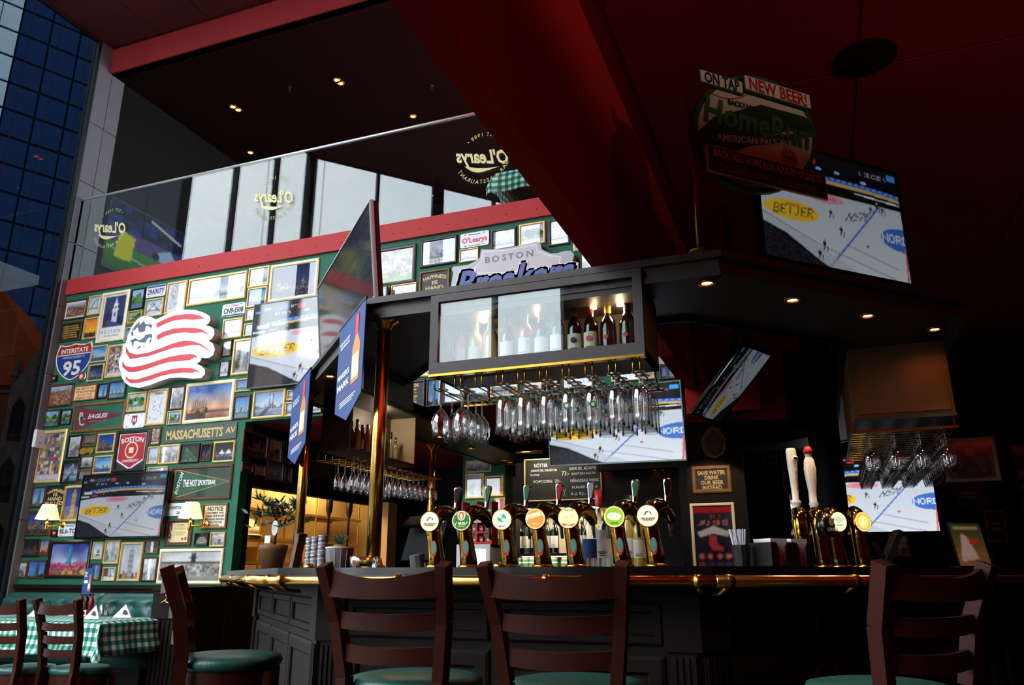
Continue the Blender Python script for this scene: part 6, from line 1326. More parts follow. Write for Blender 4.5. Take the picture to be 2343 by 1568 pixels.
B((-.035, .0, -.066), (-.025, RL, -.058)).build('back_bar', M['brass_worn'], rk2); B((.3, .0, -.058), (.31, RL, -.052)).build('front_bar', M['brass_worn'], rk2)
for x in (0.02, .24): B((x, 1.05, -.06), (x+.012, RL, -.05)).build('side_bar', M['brass_worn'], rk2)
for k in range(15):
    kind = 'flute' if k < 9 else 'wine'
    for j, x in enumerate((.26, .12)): hang(kind, ('flute glass, ' if k < 9 else 'round wine glass, ')+['bar-side', 'rear'][j]+' row of left rack, '+ORD[k]+' from the near end', 'glasses in the left rack', (SX0+x, SY0+.0775+k*.095, SZ0-.06+.003), .2*k)
# right hanging cabinet and its rack
c2 = thing('hanging_cabinet', 'brown hanging cabinet over a glass rack at right of the canopy', 'cabinet', (.53, 5.1, 2.0)); mat('cab_brown', '#6A4A2A', .5, noise=.15, nscale=5)
B((-.27, 0, 0), (.27, 1.4, .435)).build('body', M['cab_brown'], c2); B((-.275, -.012, -.02), (.275, 1.41, 0)).build('bottom_rail', M['canopy_wood'], c2); B((-.25, -.012, .02), (.25, 0, .42)).build('end_panel', M['cab_brown'], c2)
rk3 = thing('glass_rack', 'brass rod glass rack under the right hanging cabinet', 'glass rack', (.53, 5.1, 1.98))
for k in range(15):
    y = .02+k*.095; MB().tube([(-.3, y, -.06), (.27, y, -.06)], .004, 6).build('rod', M['brass_worn'], rk3, smooth=True)
for x in (-.3, .27): B((x-.005, 0, -.066), (x+.005, 1.38, -.058)).build('side_bar', M['brass_worn'], rk3); B((x*.95-.004, .02, -.06), (x*.95+.004, .028, 0)).build('hanger', M['brass_worn'], rk3); B((x*.95-.004, 1.34, -.06), (x*.95+.004, 1.348, 0)).build('hanger', M['brass_worn'], rk3)
B((-.3, -.004, -.07), (.27, .006, -.056)).build('front_bar', M['brass_worn'], rk3)
for k in range(11):
    for j in range(4): hang('tulip', 'wine glass in the right rack, '+['leftmost', 'second', 'third', 'rightmost'][j]+' of row '+ORD[k]+' from the near end', 'glasses in the right rack', (.53-.2+j*.135, 5.1+.0675+k*.095, 1.98-.06+.003), .3*k+j)
# ---------------------------------------------------------------- beer taps
def disc_print(art, r, parent, loc, m, name='badge_face', rot=None, nr_=14, na=36):
    vs = [(0, 0, 0)]; cl = []
    def samp(x, z):
        i = min(art.H-1, max(0, int((1-(z/r*.5+.5))*art.H))); j = min(art.W-1, max(0, int((x/r*.5+.5)*art.W))); return art.a[i, j]
    cl.append(samp(0, 0))
    for k in range(1, nr_+1):
        for a in range(na):
            t = 2*math.pi*a/na; x, z = r*k/nr_*math.cos(t), r*k/nr_*math.sin(t); vs.append((x, 0, z)); cl.append(samp(x*.99, z*.99))
    fs = [(0, 1+a, 1+(a+1) % na) for a in range(na)]
    for k in range(nr_-1):
        for a in range(na): p, q = 1+k*na+a, 1+k*na+(a+1) % na; fs.append((p, p+na, q+na, q))
    mb = MB(); mb.add(vs, fs); o = mb.build(name, M[m], parent, loc=loc, rot=rot)
    c = np.clip(np.array(cl), 0, 1); c = np.where(c > .04045, ((c+.055)/1.055)**2.4, c/12.92); col_ = np.ones((len(vs), 4), np.float32); col_[:, :3] = c
    at = o.data.color_attributes.new('Col', 'FLOAT_COLOR', 'POINT'); at.data.foreach_set('color', col_.ravel()); return o
def bd(n):
    A = Art(40, 40, '#F4E8C8', n)
    if n == 0: A.poly([(.12, .42), (.88, .42), (.8, .27), (.2, .27)], '#3A2A14').txt('FALCON', .17, .29, .11, '#F0E4C0', .66).poly([(.3, .5), (.38, .66), (.5, .74), (.62, .7), (.48, .66), (.42, .56)], '#2A2E38').poly([(.6, .7), (.72, .62), (.66, .56), (.58, .62)], '#2A2E38').rect(.3, .2, .7, .23, '#B89050')
    if n == 1: A.rect(0, 0, 1, 1, '#1E6A34').poly([(.3, .88), (.7, .88), (.68, .6), (.5, .48), (.32, .6)], '#E8E0C8').poly([(.35, .84), (.65, .84), (.63, .62), (.5, .53), (.37, .62)], '#C03020').rect(.46, .6, .54, .82, '#F0E4C0').txt('SPATEN', .14, .3, .13, '#F4E8C8', .72).rect(.3, .2, .7, .23, '#D8B050')
    if n == 2: A.ell(.5, .5, .36, .36, '#E8ECD0').ell(.5, .58, .24, .2, '#2E9A5A').ell(.42, .66, .1, .08, '#E8F0D8').ell(.58, .5, .1, .08, '#E8F0D8').txt('LAGER', .26, .12, .1, '#3A2A18', .48).rect(.1, .44, .18, .54, '#E0A020').rect(.82, .44, .9, .54, '#E0A020')
    if n == 3: A.rect(0, 0, 1, 1, '#E8883A').poly([(0, .45), (1, .72), (1, .92), (0, .66)], '#F8E4B0').line(.16, .56, .84, .76, .012, '#C89048').txt('BEER', .38, .22, .08, '#F8E8C0', .26)
    if n == 4: A.rect(0, 0, 1, 1, '#F0DC90').ell(.5, .5, .42, .42, '#F8E8A8').line(.16, .46, .84, .6, .015, '#C8A040').line(.24, .4, .76, .5, .012, '#D8B860').poly([(.1, .28), (.5, .18), (.9, .26), (.8, .12), (.2, .12)], '#B83A20').rect(.3, .84, .75, .9, '#5A7A2A')
    if n == 5: A.rect(0, 0, 1, 1, '#8AB030').ell(.5, .52, .34, .16, '#F0F0D0').ell(.36, .56, .14, .14, '#F0F0D0').ell(.62, .48, .16, .14, '#F0F0D0').txt('CARLSBERG', .2, .47, .1, '#7A9A38', .6).ell(.5, .2, .2, .06, '#4A7A20')
    if n == 6: A.rect(0, 0, 1, 1, '#E8E0B8').ell(.5, .62, .3, .16, '#A8B898').rect(.3, .3, .7, .36, '#5A6A4A').rect(.15, .42, .85, .46, '#8A9A6A')
    if n == 7: A.rect(0, 0, 1, 1, '#FF9A30').ell(.5, .5, .34, .34, '#FFC86A').poly([(.35, .4), (.5, .68), (.65, .4)], '#FFF0C8')
    d = np.hypot(A.x-.5, A.y-.5); A.put(d > .455, '#F8D898'); return A
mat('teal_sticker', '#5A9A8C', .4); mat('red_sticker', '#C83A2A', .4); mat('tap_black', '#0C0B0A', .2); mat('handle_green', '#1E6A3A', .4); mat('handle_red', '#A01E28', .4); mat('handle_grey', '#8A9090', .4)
def beer_tap(label, loc, rz, n, inlay='handle_green', painted_reflection=True, grp='beer taps on the front counter', handle='paddle', lit=True, badge=True, word=None):
    t = thing('beer_tap', label, 'beer tap', loc, rz, grp)
    path = [(0, 0, 0), (-.004, .0, .05), (-.014, -.004, .12), (-.02, -.006, .18), (-.016, 0, .22), (.0, .022, .248), (.022, .055, .256), (.045, .092, .242), (.06, .118, .212), (.064, .126, .19)]
    MB().tube(path, [.042, .038, .034, .034, .037, .038, .036, .032, .025, .017], 16).build('column', M['tap_brass'], t, smooth=True)
    MB().lathe([(.05, 0), (.05, .008), (.04, .014), (.036, .02)], 18).build('base_flange', M['brass_worn'], t, smooth=True)
    MB().tube([(-.018, -.03, .165), (-.018, .03, .158)], .031, 14).build('neck_ring', M['brass_worn'], t, smooth=True)
    MB().tube([(.06, .126, .215), (.062, .13, .17), (.066, .136, .13)], [.01, .009, .007], 8).build('spout', M['steel'], t, smooth=True)
    if badge:
        bz = bpy.data.objects.new('badge', None); C.objects.link(bz); bz.parent = t; bz.location = (-.024, -.05, .208)
        MB().lathe([(.046, -.014), (.048, 0), (.045, .006)], 24, (0, 0, 0), 'y', cap=False).build('badge_rim', M['brass'], bz, smooth=True); MB().lathe([(.045, -.012), (.02, -.03)], 16, (0, 0, 0), 'y').build('badge_back', M['brass_worn'], bz, smooth=True)
        disc_print(bd(n), .044, bz, (0, -.0045, 0), 'badge_lit' if lit else 'print')
        if n == 0: text('FALCON', .014, M['sign_gold'], bz, (0, -.006, -.013), style='b', width=.056)
    if painted_reflection:  # teal and red reflection on the column, painted on as two ovals
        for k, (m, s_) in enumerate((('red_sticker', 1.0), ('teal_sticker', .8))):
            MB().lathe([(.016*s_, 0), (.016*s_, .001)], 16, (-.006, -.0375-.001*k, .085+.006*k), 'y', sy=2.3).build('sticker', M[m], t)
    hx, hy, hz = .05, .1, .245
    if handle == 'paddle':
        MB().tube([(hx, hy, hz), (hx+.003, hy+.003, hz+.025)], [.008, .007], 10).build('handle_collar', M['chrome'], t, smooth=True)
        hd = MB().lathe([(.007, 0), (.011, .02), (.012, .05), (.018, .09), (.020, .108), (.014, .118), (0, .12)], 14, sy=.5).build('handle', M['chrome'], t, smooth=True, loc=(hx+.003, hy+.003, hz+.02), rot=(R(-4), R(4), 0))
        MB().prism([(-.006, .04), (.006, .04), (.0135, .095), (.009, .11), (-.009, .11), (-.0135, .095)], -.0112, -.009).build('inlay', M[inlay], hd)
    elif handle in ('tall', 'bulb'):
        pr = [(.011, 0), (.016, .006), (.016, .016), (.011, .022), (.017, .032), (.017, .042), (.011, .05), (.013, .12), (.017, .2), (.018, .26), (.015, .272), (0, .275)] if handle == 'tall' else [(.01, 0), (.016, .008), (.012, .02), (.017, .03), (.012, .045), (.013, .08), (.018, .13), (.021, .18), (.017, .22), (.011, .235), (.013, .245), (.014, .262), (.008, .278), (0, .28)]
        MB().lathe([(.008, -.03), (.012, -.02), (.007, -.01), (.009, 0)], 12, (hx, hy, hz+.03)).build('handle_collar', M['brass'], t, smooth=True)
        hd = MB().lathe([(r*1.5, z*1.16) for r, z in pr], 18, sy=.85).build('handle', M['white_gloss'], t, smooth=True, loc=(hx, hy, hz+.025), rot=(R(-3), R(2), 0))
        if handle == 'tall':
            MB().lathe([(.017, 0), (.014, .008), (0, .009)], 14, (.004, -.022, .26), 'y').build('round_boss', M['white_gloss'], hd, smooth=True); B((-.009, -.034, .254), (.017, -.030, .266)).build('boss_mark', M['text_black'], hd); text('BROOKLYN', .014, M['text_black'], hd, (0, -.0255, .15), rot=(0, R(90), 0), style='b', width=.09)
        else:
            MB().lathe([(.0, .288), (.021, .284), (.0225, .304), (.0135, .324), (0, .327)], 14, (-.001, 0, 0)).build('red_cap', M['text_red'], hd, smooth=True); text('SAMUEL ADAMS', .011, M['stitch'], hd, (0, -.029, .16), rot=(0, R(90), 0), width=.12)
    return t
tapY = 3.42
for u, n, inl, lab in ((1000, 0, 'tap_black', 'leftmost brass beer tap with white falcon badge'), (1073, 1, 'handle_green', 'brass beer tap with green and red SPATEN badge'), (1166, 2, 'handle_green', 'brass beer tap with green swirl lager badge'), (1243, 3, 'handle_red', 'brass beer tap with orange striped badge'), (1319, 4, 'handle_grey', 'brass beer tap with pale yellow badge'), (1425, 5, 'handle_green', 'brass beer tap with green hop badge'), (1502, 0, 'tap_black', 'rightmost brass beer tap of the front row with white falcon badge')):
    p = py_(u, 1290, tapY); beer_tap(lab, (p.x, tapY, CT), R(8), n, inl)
rpn = (.7071, -.7071, 0); rc = Vector((-.668, 3.383, 0))
for k, (u, n, lab, hd, lit) in enumerate(((1846, 6, 'brass tap with tall white handle, leftmost of the right cluster', 'tall', True), (1888, 6, 'brass tap with black harp badge and red-tipped white handle', 'bulb', False), (1922, 6, 'brass tap with pale green lit badge in the right cluster', None, True), (1978, 7, 'brass tap with glowing orange badge in the right cluster', None, True))):
    p = ppl(u, 1290, rc+Vector((-.03, .03, 0))*(2-k), rpn); t = beer_tap(lab, (p.x, p.y, CT), R(38), n, painted_reflection=False, grp='beer taps at the right of the bar', handle=hd, lit=lit, badge=(k not in (0, 1)))
    if k == 0: MB().tube([(.06, .13, .22), (.075, .16, .23), (.08, .17, .3), (.082, .17, .36)], [.008, .009, .013, .012], 10).build('side_lever', M['chrome'], t, smooth=True)
    if k == 1:
        bz = bpy.data.objects.new('badge', None); C.objects.link(bz); bz.parent = t; bz.location = (-.02, -.04, .19)
        MB().tube([(0, -.012, -.05), (0, -.018, 0), (0, -.012, .05)], [.035, .045, .035], 16).build('badge_body', M['tap_black'], bz, smooth=True); text('GUINNESS', .022, M['plate_white'], bz, (0, -.066, -.018), style='b', width=.06)
        MB().prism([(-.012, .002), (.0, -.004), (.01, .004), (.014, .034), (.006, .03), (-.01, .034)], -.066, -.064).build('harp_mark', M['sign_gold'], bz)
# ---------------------------------------------------------------- things on the counter
mat('napkin_white', '#F0EEEA', .8); mat('straw', '#D8DCE8', .4); mat('tray_black', '#101012', .5)
p = ppl(1790, 1300, rc+Vector((.12, -.12, 0)), rpn); t = thing('bar_caddy', 'black bar caddy holding white napkins and straws', 'caddy', (p.x, p.y, CT), R(45))
for x in (-.11, 0, .11): B((x-.004, -.07, 0), (x+.004, .07, .1)).build('divider', M['tray_black'], t)
B((-.114, .062, 0), (.114, .07, .1)).build('back_wall', M['tray_black'], t); B((-.114, -.07, 0), (.114, .07, .006)).build('tray', M['tray_black'], t)
for s in (-1, 1):
    MB().prism([(s*.055-.055, .006), (s*.055-.018, .006), (s*.055-.018, .08), (s*.055-.03, .1), (s*.055-.055, .1)], -.07, -.064).build('front_wall', M['tray_black'], t); MB().prism([(s*.055+.018, .006), (s*.055+.055, .006), (s*.055+.055, .1), (s*.055+.03, .1), (s*.055+.018, .08)], -.07, -.064).build('front_wall', M['tray_black'], t)
for s, lab in ((-1, 'stack of white cocktail napkins in the left half of the bar caddy'), (1, 'stack of white cocktail napkins in the right half of the bar caddy')):
    q = Vector((p.x, p.y, CT))+sd*(s*.055); nk = thing('napkin_stack', lab, 'napkins', (q.x, q.y, CT+.0065), R(45), 'napkins in the bar caddy')
    for k in range(10): B((-.045+.001*(k % 3), -.055, .011*k), (.045-.001*(k % 2), .05, .011*k+.010)).build('napkin', M['napkin_white'], nk)
q = Vector((p.x, p.y, CT))+sd*(-.17)+Vector((-.7071, .7071, 0))*.05; t = thing('straw_cup', 'bundle of pale drinking straws left of the bar caddy', 'straws', (q.x, q.y, CT), R(45)); MB().lathe([(0, 0), (.035, 0), (.04, .09), (.038, .09), (.033, .004), (0, .004)], 14).build('cup', M['tray_black'], t)
for k in range(18): a = k*2.4; r_ = .028*math.sqrt(k/18); MB().tube([(r_*math.cos(a)*.6, r_*math.sin(a)*.6, .006), (r_*math.cos(a)*1.5-.01, r_*math.sin(a)*1.5, .155)], .0028, 5).build('straw', M['straw'], t)
p = ppl(2020, 1300, rc+Vector((.05, -.05, 0)), rpn); t = thing('payment_terminal', 'black tablet terminal leaning on its stand at the right counter', 'terminal', (p.x, p.y, CT), R(10)); mb = MB(); mb.M = Matrix.Rotation(R(28), 4, 'Y'); mb.box((-.012, -.06, .0), (.012, .06, .19)).build('tablet', M['plastic_dark'], t); B((-.05, -.05, 0), (.06, .05, .012)).build('base', M['plastic_dark'], t); mb = MB(); mb.M = Matrix.Rotation(R(-25), 4, 'Y'); mb.box((.02, -.02, .01), (.035, .02, .12)).build('strut', M['plastic_dark'], t)
p = ppl(2235, 1300, rc+Vector((.1, -.1, 0)), rpn); t = thing('brochure_stand', 'brochure holder with colourful leaflet at the right counter', 'brochure stand', (p.x, p.y, CT), R(30))
A = Art(30, 40, '#3A5A2A', 3).grad('#B87A4A', '#2A4A1E', 0, 1).poly([(.1, .1), (.3, .75), (.45, .7), (.7, .15)], '#D8D0C8').rect(.5, .5, .8, .62, '#C83A2A').rect(.1, .84, .9, .92, '#B8A888').grain(.06)
B((-.09, -.005, .0), (.09, .07, .01)).build('foot', M['plastic_dark'], t); put_print(A, .17, .21, t, (0, 0, .012), 'print', 'leaflet', rot=(R(-12), 0, R(0))); mb = MB(); mb.M = Matrix.Rotation(R(-12), 4, 'X'); mb.box((-.09, .002, .012), (.09, .006, .23)).build('backboard', M['plastic_dark'], t); B((-.09, -.02, .01), (.09, -.017, .06)).build('front_lip', M['pane'], t)
# potted olive tree
cl_ = lambda u, dn=0: ppl(u, 1300, (-2.137+dn, 3.333+dn, 0), (.7071, .7071, 0))
p = cl_(622); t = thing('potted_olive', 'small olive tree in a woven pot on the left counter', 'potted plant', (p.x, p.y, CT)); mat('pot', '#6A4A2A', .7, noise=.3, nscale=30, stretch=(1, 1, .1)); mat('leaf', '#3E5A3E', .6, noise=.3, nscale=10); mat('bark', '#3A2E22', .9); mat('soil', '#1E140E', .95); mat('tag_white', '#E0E8EC', .6)
MB().lathe([(0, 0), (.075, 0), (.1, .15), (.105, .155), (.105, .19), (.096, .19), (.094, .165), (0, .165)], 22).build('pot', M['pot'], t, smooth=True); MB().lathe([(0, .172), (.094, .166)], 16).build('soil', M['soil'], t)
MB().tube([(0, 0, .16), (.01, 0, .26), (-.005, .01, .36), (.01, 0, .46)], [.012, .01, .009, .007], 8).build('trunk', M['bark'], t, smooth=True)
rr = random.Random(5); lf = MB(); lf.add([(0, 0, 0), (.007, .0, .018), (.004, .002, .042), (0, .004, .056), (-.004, .002, .042), (-.007, 0, .018)], [(0, 1, 2, 3, 4, 5)]); lme = lf.mesh('leaf'); lme.materials.append(M['leaf'])
for k in range(22):
    a = k*2.4; L = rr.uniform(.15, .3); z0 = rr.uniform(.3, .46); d = Vector((math.cos(a), math.sin(a), rr.uniform(.0, .95))).normalized(); s0 = Vector((0, 0, z0)); e = s0+d*L+Vector((0, 0, -.02 if k % 3 else -.06))
    MB().tube([s0, (s0+e)/2+Vector((0, 0, .02)), e], [.0035, .0025, .0015], 5).build('twig', M['bark'], t)
    for j in range(9):
        q = s0.lerp(e, .3+.08*j); o = bpy.data.objects.new('leaf', lme); C.objects.link(o); o.parent = t; o.location = q; o.rotation_euler = (rr.uniform(-1.2, 1.2), rr.uniform(-1.2, 1.2), rr.uniform(0, 6.28)); s_ = rr.uniform(1.0, 1.6); o.scale = (s_, s_, s_)
MB().lathe([(.028, 0), (.028, .001)], 18, (.05, -.07, .31), 'y', sy=2.0).build('care_tag', M['tag_white'], t); B((-.03, -.075, .2), (.02, -.073, .255)).build('price_tag', M['tag_white'], t)
p = cl_(672, .05); t = thing('menu_holder', 'dark leather menu leaning beside the plant pot', 'menu', (p.x, p.y, CT), R(-20)); mb = MB(); mb.M = Matrix.Rotation(R(14), 4, 'Y'); mb.box((-.02, -.03, 0), (.02, .03, .25)).build('cover', M['walnut_frame'], t); mb = MB(); mb.M = Matrix.Rotation(R(14), 4, 'Y'); mb.box((-.024, -.034, .235), (.024, .034, .255)).build('edge', M['black_frame'], t)
mat('clear_plastic', '#C8CCD4', .25)
for k, u in enumerate((706, 719, 735)):
    p = cl_(u); t = thing('plastic_cup_stack', 'tall stack of clear plastic cups, '+['left', 'middle', 'right'][k]+' of three beside the fruit', 'cups', (p.x, p.y, CT), 0, 'plastic cup stacks')
    for j in range(7): MB().lathe([(.02, .02*j), (.026, .02*j+.055), (.028, .02*j+.056), (.024, .02*j+.05), (.018, .02*j+.003)], 12, cap=False).build('cup', M['drink_glass' if j % 2 else 'clear_plastic'], t, smooth=True)
p = cl_(775, .02); t = thing('ice_bucket', 'pale ribbed plastic bucket under the pineapple', 'bucket', (p.x, p.y, CT)); mat('bucket', '#C8C4C0', .4)
MB().lathe([(0, 0), (.06, 0), (.068, .095), (.072, .097), (.072, .105), (.064, .105), (.056, .004), (0, .004)], 22).build('bucket_wall', M['bucket'], t, smooth=True)
for k in range(14): a = k*.449; MB().tube([(.0615*math.cos(a), .0615*math.sin(a), .004), (.069*math.cos(a), .069*math.sin(a), .09)], .002, 4).build('rib', M['bucket'], t)
t = thing('pineapple_top', 'green pineapple crown in the plastic bucket', 'fruit', (p.x, p.y, CT+.05)); mat('pine_leaf', '#2E4A2A', .6); mat('pine_skin', '#8A6A2A', .8, bump=.5, bscale=60)
MB().lathe([(0, 0), (.035, .01), (.045, .04), (.03, .065), (0, .07)], 14).build('fruit_body', M['pine_skin'], t, smooth=True)
for k in range(16):
    a = k*2.4; q = .3+.6*(k/16); e = Vector((math.cos(a)*.07*q, math.sin(a)*.07*q, .07+.06*(1.3-q))); MB().tube([(0, 0, .05), e*.6+Vector((0, 0, .03)), e], [.008, .007, .001], 5, flat=.4).build('crown_leaf', M['pine_leaf'], t)
p = cl_(832, .04); t = thing('lemon_dish', 'clear dish of sliced lemon and lime beside the brass post', 'dish', (p.x, p.y, CT)); MB().lathe([(0, 0), (.06, 0), (.066, .05), (.064, .05), (.057, .004), (0, .004)], 18).build('dish', M['drink_glass'], t, smooth=True)
for k in range(9):
    a = k*2.4; r_ = .038*math.sqrt(k/9); q = thing('lemon_slice', 'lemon wedge in the clear garnish dish', 'lemon', (p.x+r_*math.cos(a), p.y+r_*math.sin(a), CT+.006+.006*(k % 3)), a, 'lemon wedges in the garnish dish'); mat('lemon', '#D8B83A', .5); mat('lime', '#7A9A3A', .5); MB().lathe([(0, 0), (.016, 0), (.018, .008), (.016, .016), (0, .016)], 10).build('flesh', M['lemon' if k % 4 else 'lime'], q)
p = py_(935, 1300, 4.6); t = thing('cash_register', 'black point of sale screen with stand behind the counter', 'cash register', (p.x, 4.6, .9), R(-25)); B((-.16, -.05, 0), (.16, .18, .1)).build('base', M['plastic_dark'], t); mb = MB(); mb.M = Matrix.Translation((0, .1, .3)) @ Matrix.Rotation(R(-18), 4, 'X'); mb.box((-.19, -.02, -.02), (.19, .02, .28)).build('screen_back', M['plastic_dark'], t); MB().tube([(0, .1, .1), (0, .06, .32)], [.06, .045], 10).build('neck', M['grey_metal'], t); mb = MB(); mb.M = Matrix.Translation((-.02, .06, .5)) @ Matrix.Rotation(R(-50), 4, 'X'); mb.box((-.15, -.012, 0), (.1, .012, .1)).build('customer_display', M['black_gloss'], t)
tb = thing('work_table', 'low dark work table carrying the cash register', 'table', (p.x, 4.62, 0)); B((-.4, -.25, .86), (.4, .3, .9)).build('top', M['black_wood'], tb)
for sx in (-.36, .36):
    for sy in (-.2, .25): B((sx-.02, sy-.02, 0), (sx+.02, sy+.02, .86)).build('leg', M['black_wood'], tb)
# spirits standing on the counter behind the taps
sy_ = 3.715
for u, m, lab_, cap, sc_, wide, lab, wd in ((1352, 'bottle_clear', 'banner_blue', 'cap_red', .85, 1.15, 'clear spirit bottle with blue and red label behind the taps', None), (1374, 'bottle_clear', 'lbl_white', 'cap_red', 1.15, .95, 'tall clear bottle with red cap behind the taps', None), (1386, 'bottle_clear', 'lbl_white', 'cap_gold', .85, 1.2, 'clear vodka bottle left of the green hop tap', 'VODKA'), (1440, 'wine_yellow', 'lbl_white', 'cap_gold', .85, 1.1, 'amber bottle lettered VODKA left of the last tap', 'VODKA'), (1446, 'bottle_clear', 'lbl_cream', 'cap_black', 1.05, .95, 'clear bottle with black cap behind the amber bottle', None), (1464, 'wine_yellow', 'lbl_cream', 'cap_red', .8, 1.0, 'slim yellow bottle beside the last tap', None)):
    p = py_(u, 1290, sy_-(.1 if sc_ < 1 else 0)); wine_bottle('spirit_bottle', lab, (p.x, sy_-(.1 if sc_ < 1 else 0), CT), m, lab_, cap, sc_, wide, 'spirit bottles behind the taps', words=wd)
p = py_(1400, 1300, 3.6); t = thing('white_box', 'small white card box behind the vodka bottles', 'box', (p.x, 3.79, CT)); B((-.09, -.02, 0), (.05, .02, .06)).build('carton', M['white_paint'], t); B((-.092, -.021, .055), (.052, .021, .062)).build('lid', M['white_paint'], t)
# ---------------------------------------------------------------- back bar
IY = 6.6; XA, XB = py_(1180, 1200, IY).x, py_(1560, 1200, IY).x; XM = py_(1378, 1200, IY).x
zs1, zs2, ztop, zcan = py_(1300, 1266, IY).z, py_(1300, 1296, IY).z, py_(1300, 1160, IY).z, py_(1450, 1078, IY).z
t = thing('back_bar', 'dark back bar with lit shelves behind the taps', 'shelving', ((XA+XB)/2, IY, 0)); W2 = (XB-XA)/2; xm = XM-(XA+XB)/2; mat('backlit_beige', '#CDBFA0', .6)
B((-W2, 0, 0), (W2, .5, .9)).build('base_cabinet', M['black_wood'], t); B((-W2, -.02, .9), (W2, .5, .94)).build('worktop', M['dark_wood'], t); B((-W2, .36, .94), (xm, .4, zcan)).build('back_board', M['backlit_beige'], t)
for z in (zs1, zs2): B((-W2, .0, z-.022), (xm, .36, z)).build('shelf_board', M['dark_wood'], t)
B((xm, -.02, .94), (W2, .4, zcan)).build('tall_panel', M['dark_wood'], t); B((xm, -.12, zcan), (W2, .45, zcan+.1)).box((-W2, .3, zcan), (xm, .45, zcan+.1)).build('soffit', M['dark_wood'], t); B((-W2, .0, ztop), (xm, .36, zcan+.12)).build('upper_box', M['dark_wood'], t); B((-W2-.03, 0, .94), (-W2, .4, zcan)).build('end_panel', M['dark_wood'], t)
l = bpy.data.lights.new('shelf_light', 'AREA'); l.energy = 9.0; l.color = (1, .85, .62); l.shape = 'RECTANGLE'; l.size = 1.0; l.size_y = .04; o = bpy.data.objects.new('shelf_light', l); C.objects.link(o); o.parent = t; o.location = ((xm-W2)/2, .08, ztop-.02); mat('strip_lamp', '#FFE8C0', .5, emit=2.5, ecol='#FFE0B0'); B((-W2+.05, .06, ztop-.012), (xm-.05, .1, ztop)).build('strip_light', M['strip_lamp'], t)
l = bpy.data.lights.new('cup_shelf_light', 'AREA'); l.energy = 2.2; l.color = (1, .85, .62); l.shape = 'RECTANGLE'; l.size = 1.0; l.size_y = .03; o = bpy.data.objects.new('cup_shelf_light', l); C.objects.link(o); o.parent = t; o.location = ((xm-W2)/2, .03, zs1-.034); B((-W2+.05, .015, zs1-.03), (xm-.05, .045, zs1-.022)).build('strip_light', M['strip_lamp'], t)  # second strip and its light added to brighten the paper cups
for u, v, lab in ((1388, 1076, 'rear left tiny spotlight under the back bar soffit'), (1396, 1089, 'front left tiny spotlight under the back bar soffit'), (1499, 1069, 'rear right tiny spotlight under the back bar soffit'), (1516, 1083, 'front right tiny spotlight under the back bar soffit')): q = py_(u, v, IY-.05); spot(Vector((max(q.x, XM+.06), IY-.05+(.04 if v > 1080 else 0), zcan-.001)), .02, lab, 'spotlights under the back bar soffit')
for k, (u, m, lb) in enumerate(((1188, 'wine_black', 'lbl_white'), (1206, 'wine_green', 'lbl_white'), (1225, 'wine_black', 'lbl_cream'), (1252, 'wine_green', 'lbl_cream'), (1270, 'wine_black', 'lbl_white'), (1333, 'wine_black', 'lbl_cream'))):
    p = py_(u, 1260, IY+.14); wine_bottle('wine_bottle', ['first', 'second', 'third', 'fourth', 'fifth', 'sixth'][k]+' red wine bottle from the left on the back bar shelf', (p.x, IY+.14, zs1), m, lb, 'cap_black', grp='wine bottles on the back bar shelf')
mat('cup_white', '#EFEAE0', .6); mat('cup_green', '#2E5A34', .6)
for k, u in enumerate((1187, 1203, 1219, 1250, 1268, 1293)):
    p = py_(u, 1290, IY+.1); t2 = thing('paper_cup_stack', ['first', 'second', 'third', 'fourth', 'fifth', 'last'][k]+' upturned paper cup stack from the left on the lower shelf', 'cups', (p.x, IY+.1, zs2), 0, 'paper cups on the lower shelf')
    for j in range(2): MB().lathe([(.036, .033*j), (.028, .033*j+.075), (0, .033*j+.075)], 16, cap=False).build('cup', M['cup_white'], t2, auto=40); MB().lathe([(.0368, .033*j+.004), (.0345, .033*j+.028)], 16, cap=False).build('printed_band', M['cup_green'], t2)
a = py_(1199, 1052, IY-.03); b_ = py_(1379, 1143, IY-.03); rect = (a.x, a.z, b_.x, b_.z)
bb, w_, h_, fw = picture('blackboard with chalk prices in a gold frame above the back bar', rect, 'g', None, fw=.012, name='blackboard', cat='blackboard', y=IY-.02, pane=False); mat('slate', '#121314', .8); mat('chalk', '#C8C8C4', .9); B((-w_/2+.01, -.006, .01), (w_/2-.01, 0, h_-.01)).build('slate', M['slate'], bb)
for s, x, z, hh, ww in (('NÖTTER', -.28, .84, .12, .18), ('JORDNÖTTER, CHILINÖTTER', -.24, .72, .07, .34), ('DUMLE', -.36, .62, .06, .12), ('POPCORN  20:-', -.2, .46, .1, .36), ('73:-', .04, .63, .14, .1), ('SAMUEL ADAMS', .26, .73, .1, .34), ('BOSTON ALE 50', .27, .61, .07, .3), ('MÅNADENS DRINK', .28, .45, .1, .36), ('FLÄDER & LINS', .28, .3, .08, .32), ('4 cl 92:-', .2, .15, .1, .2)): text(s, h_*hh, M['chalk'], bb, (w_*x, -.0075, h_*z), width=w_*ww)
MB().tube([(-.012+w_*.02, -.0075, h_*.27), (w_*.02+.002, -.0075, h_*.2), (w_*.02+.002, -.0075, h_*.13)], .0015, 4).tube([(.016+w_*.02, -.0075, h_*.27), (w_*.02+.002, -.0075, h_*.2)], .0015, 4).tube([(w_*.02-.012, -.0075, h_*.13), (w_*.02+.016, -.0075, h_*.13)], .0015, 4).build('cocktail_sketch', M['chalk'], bb)
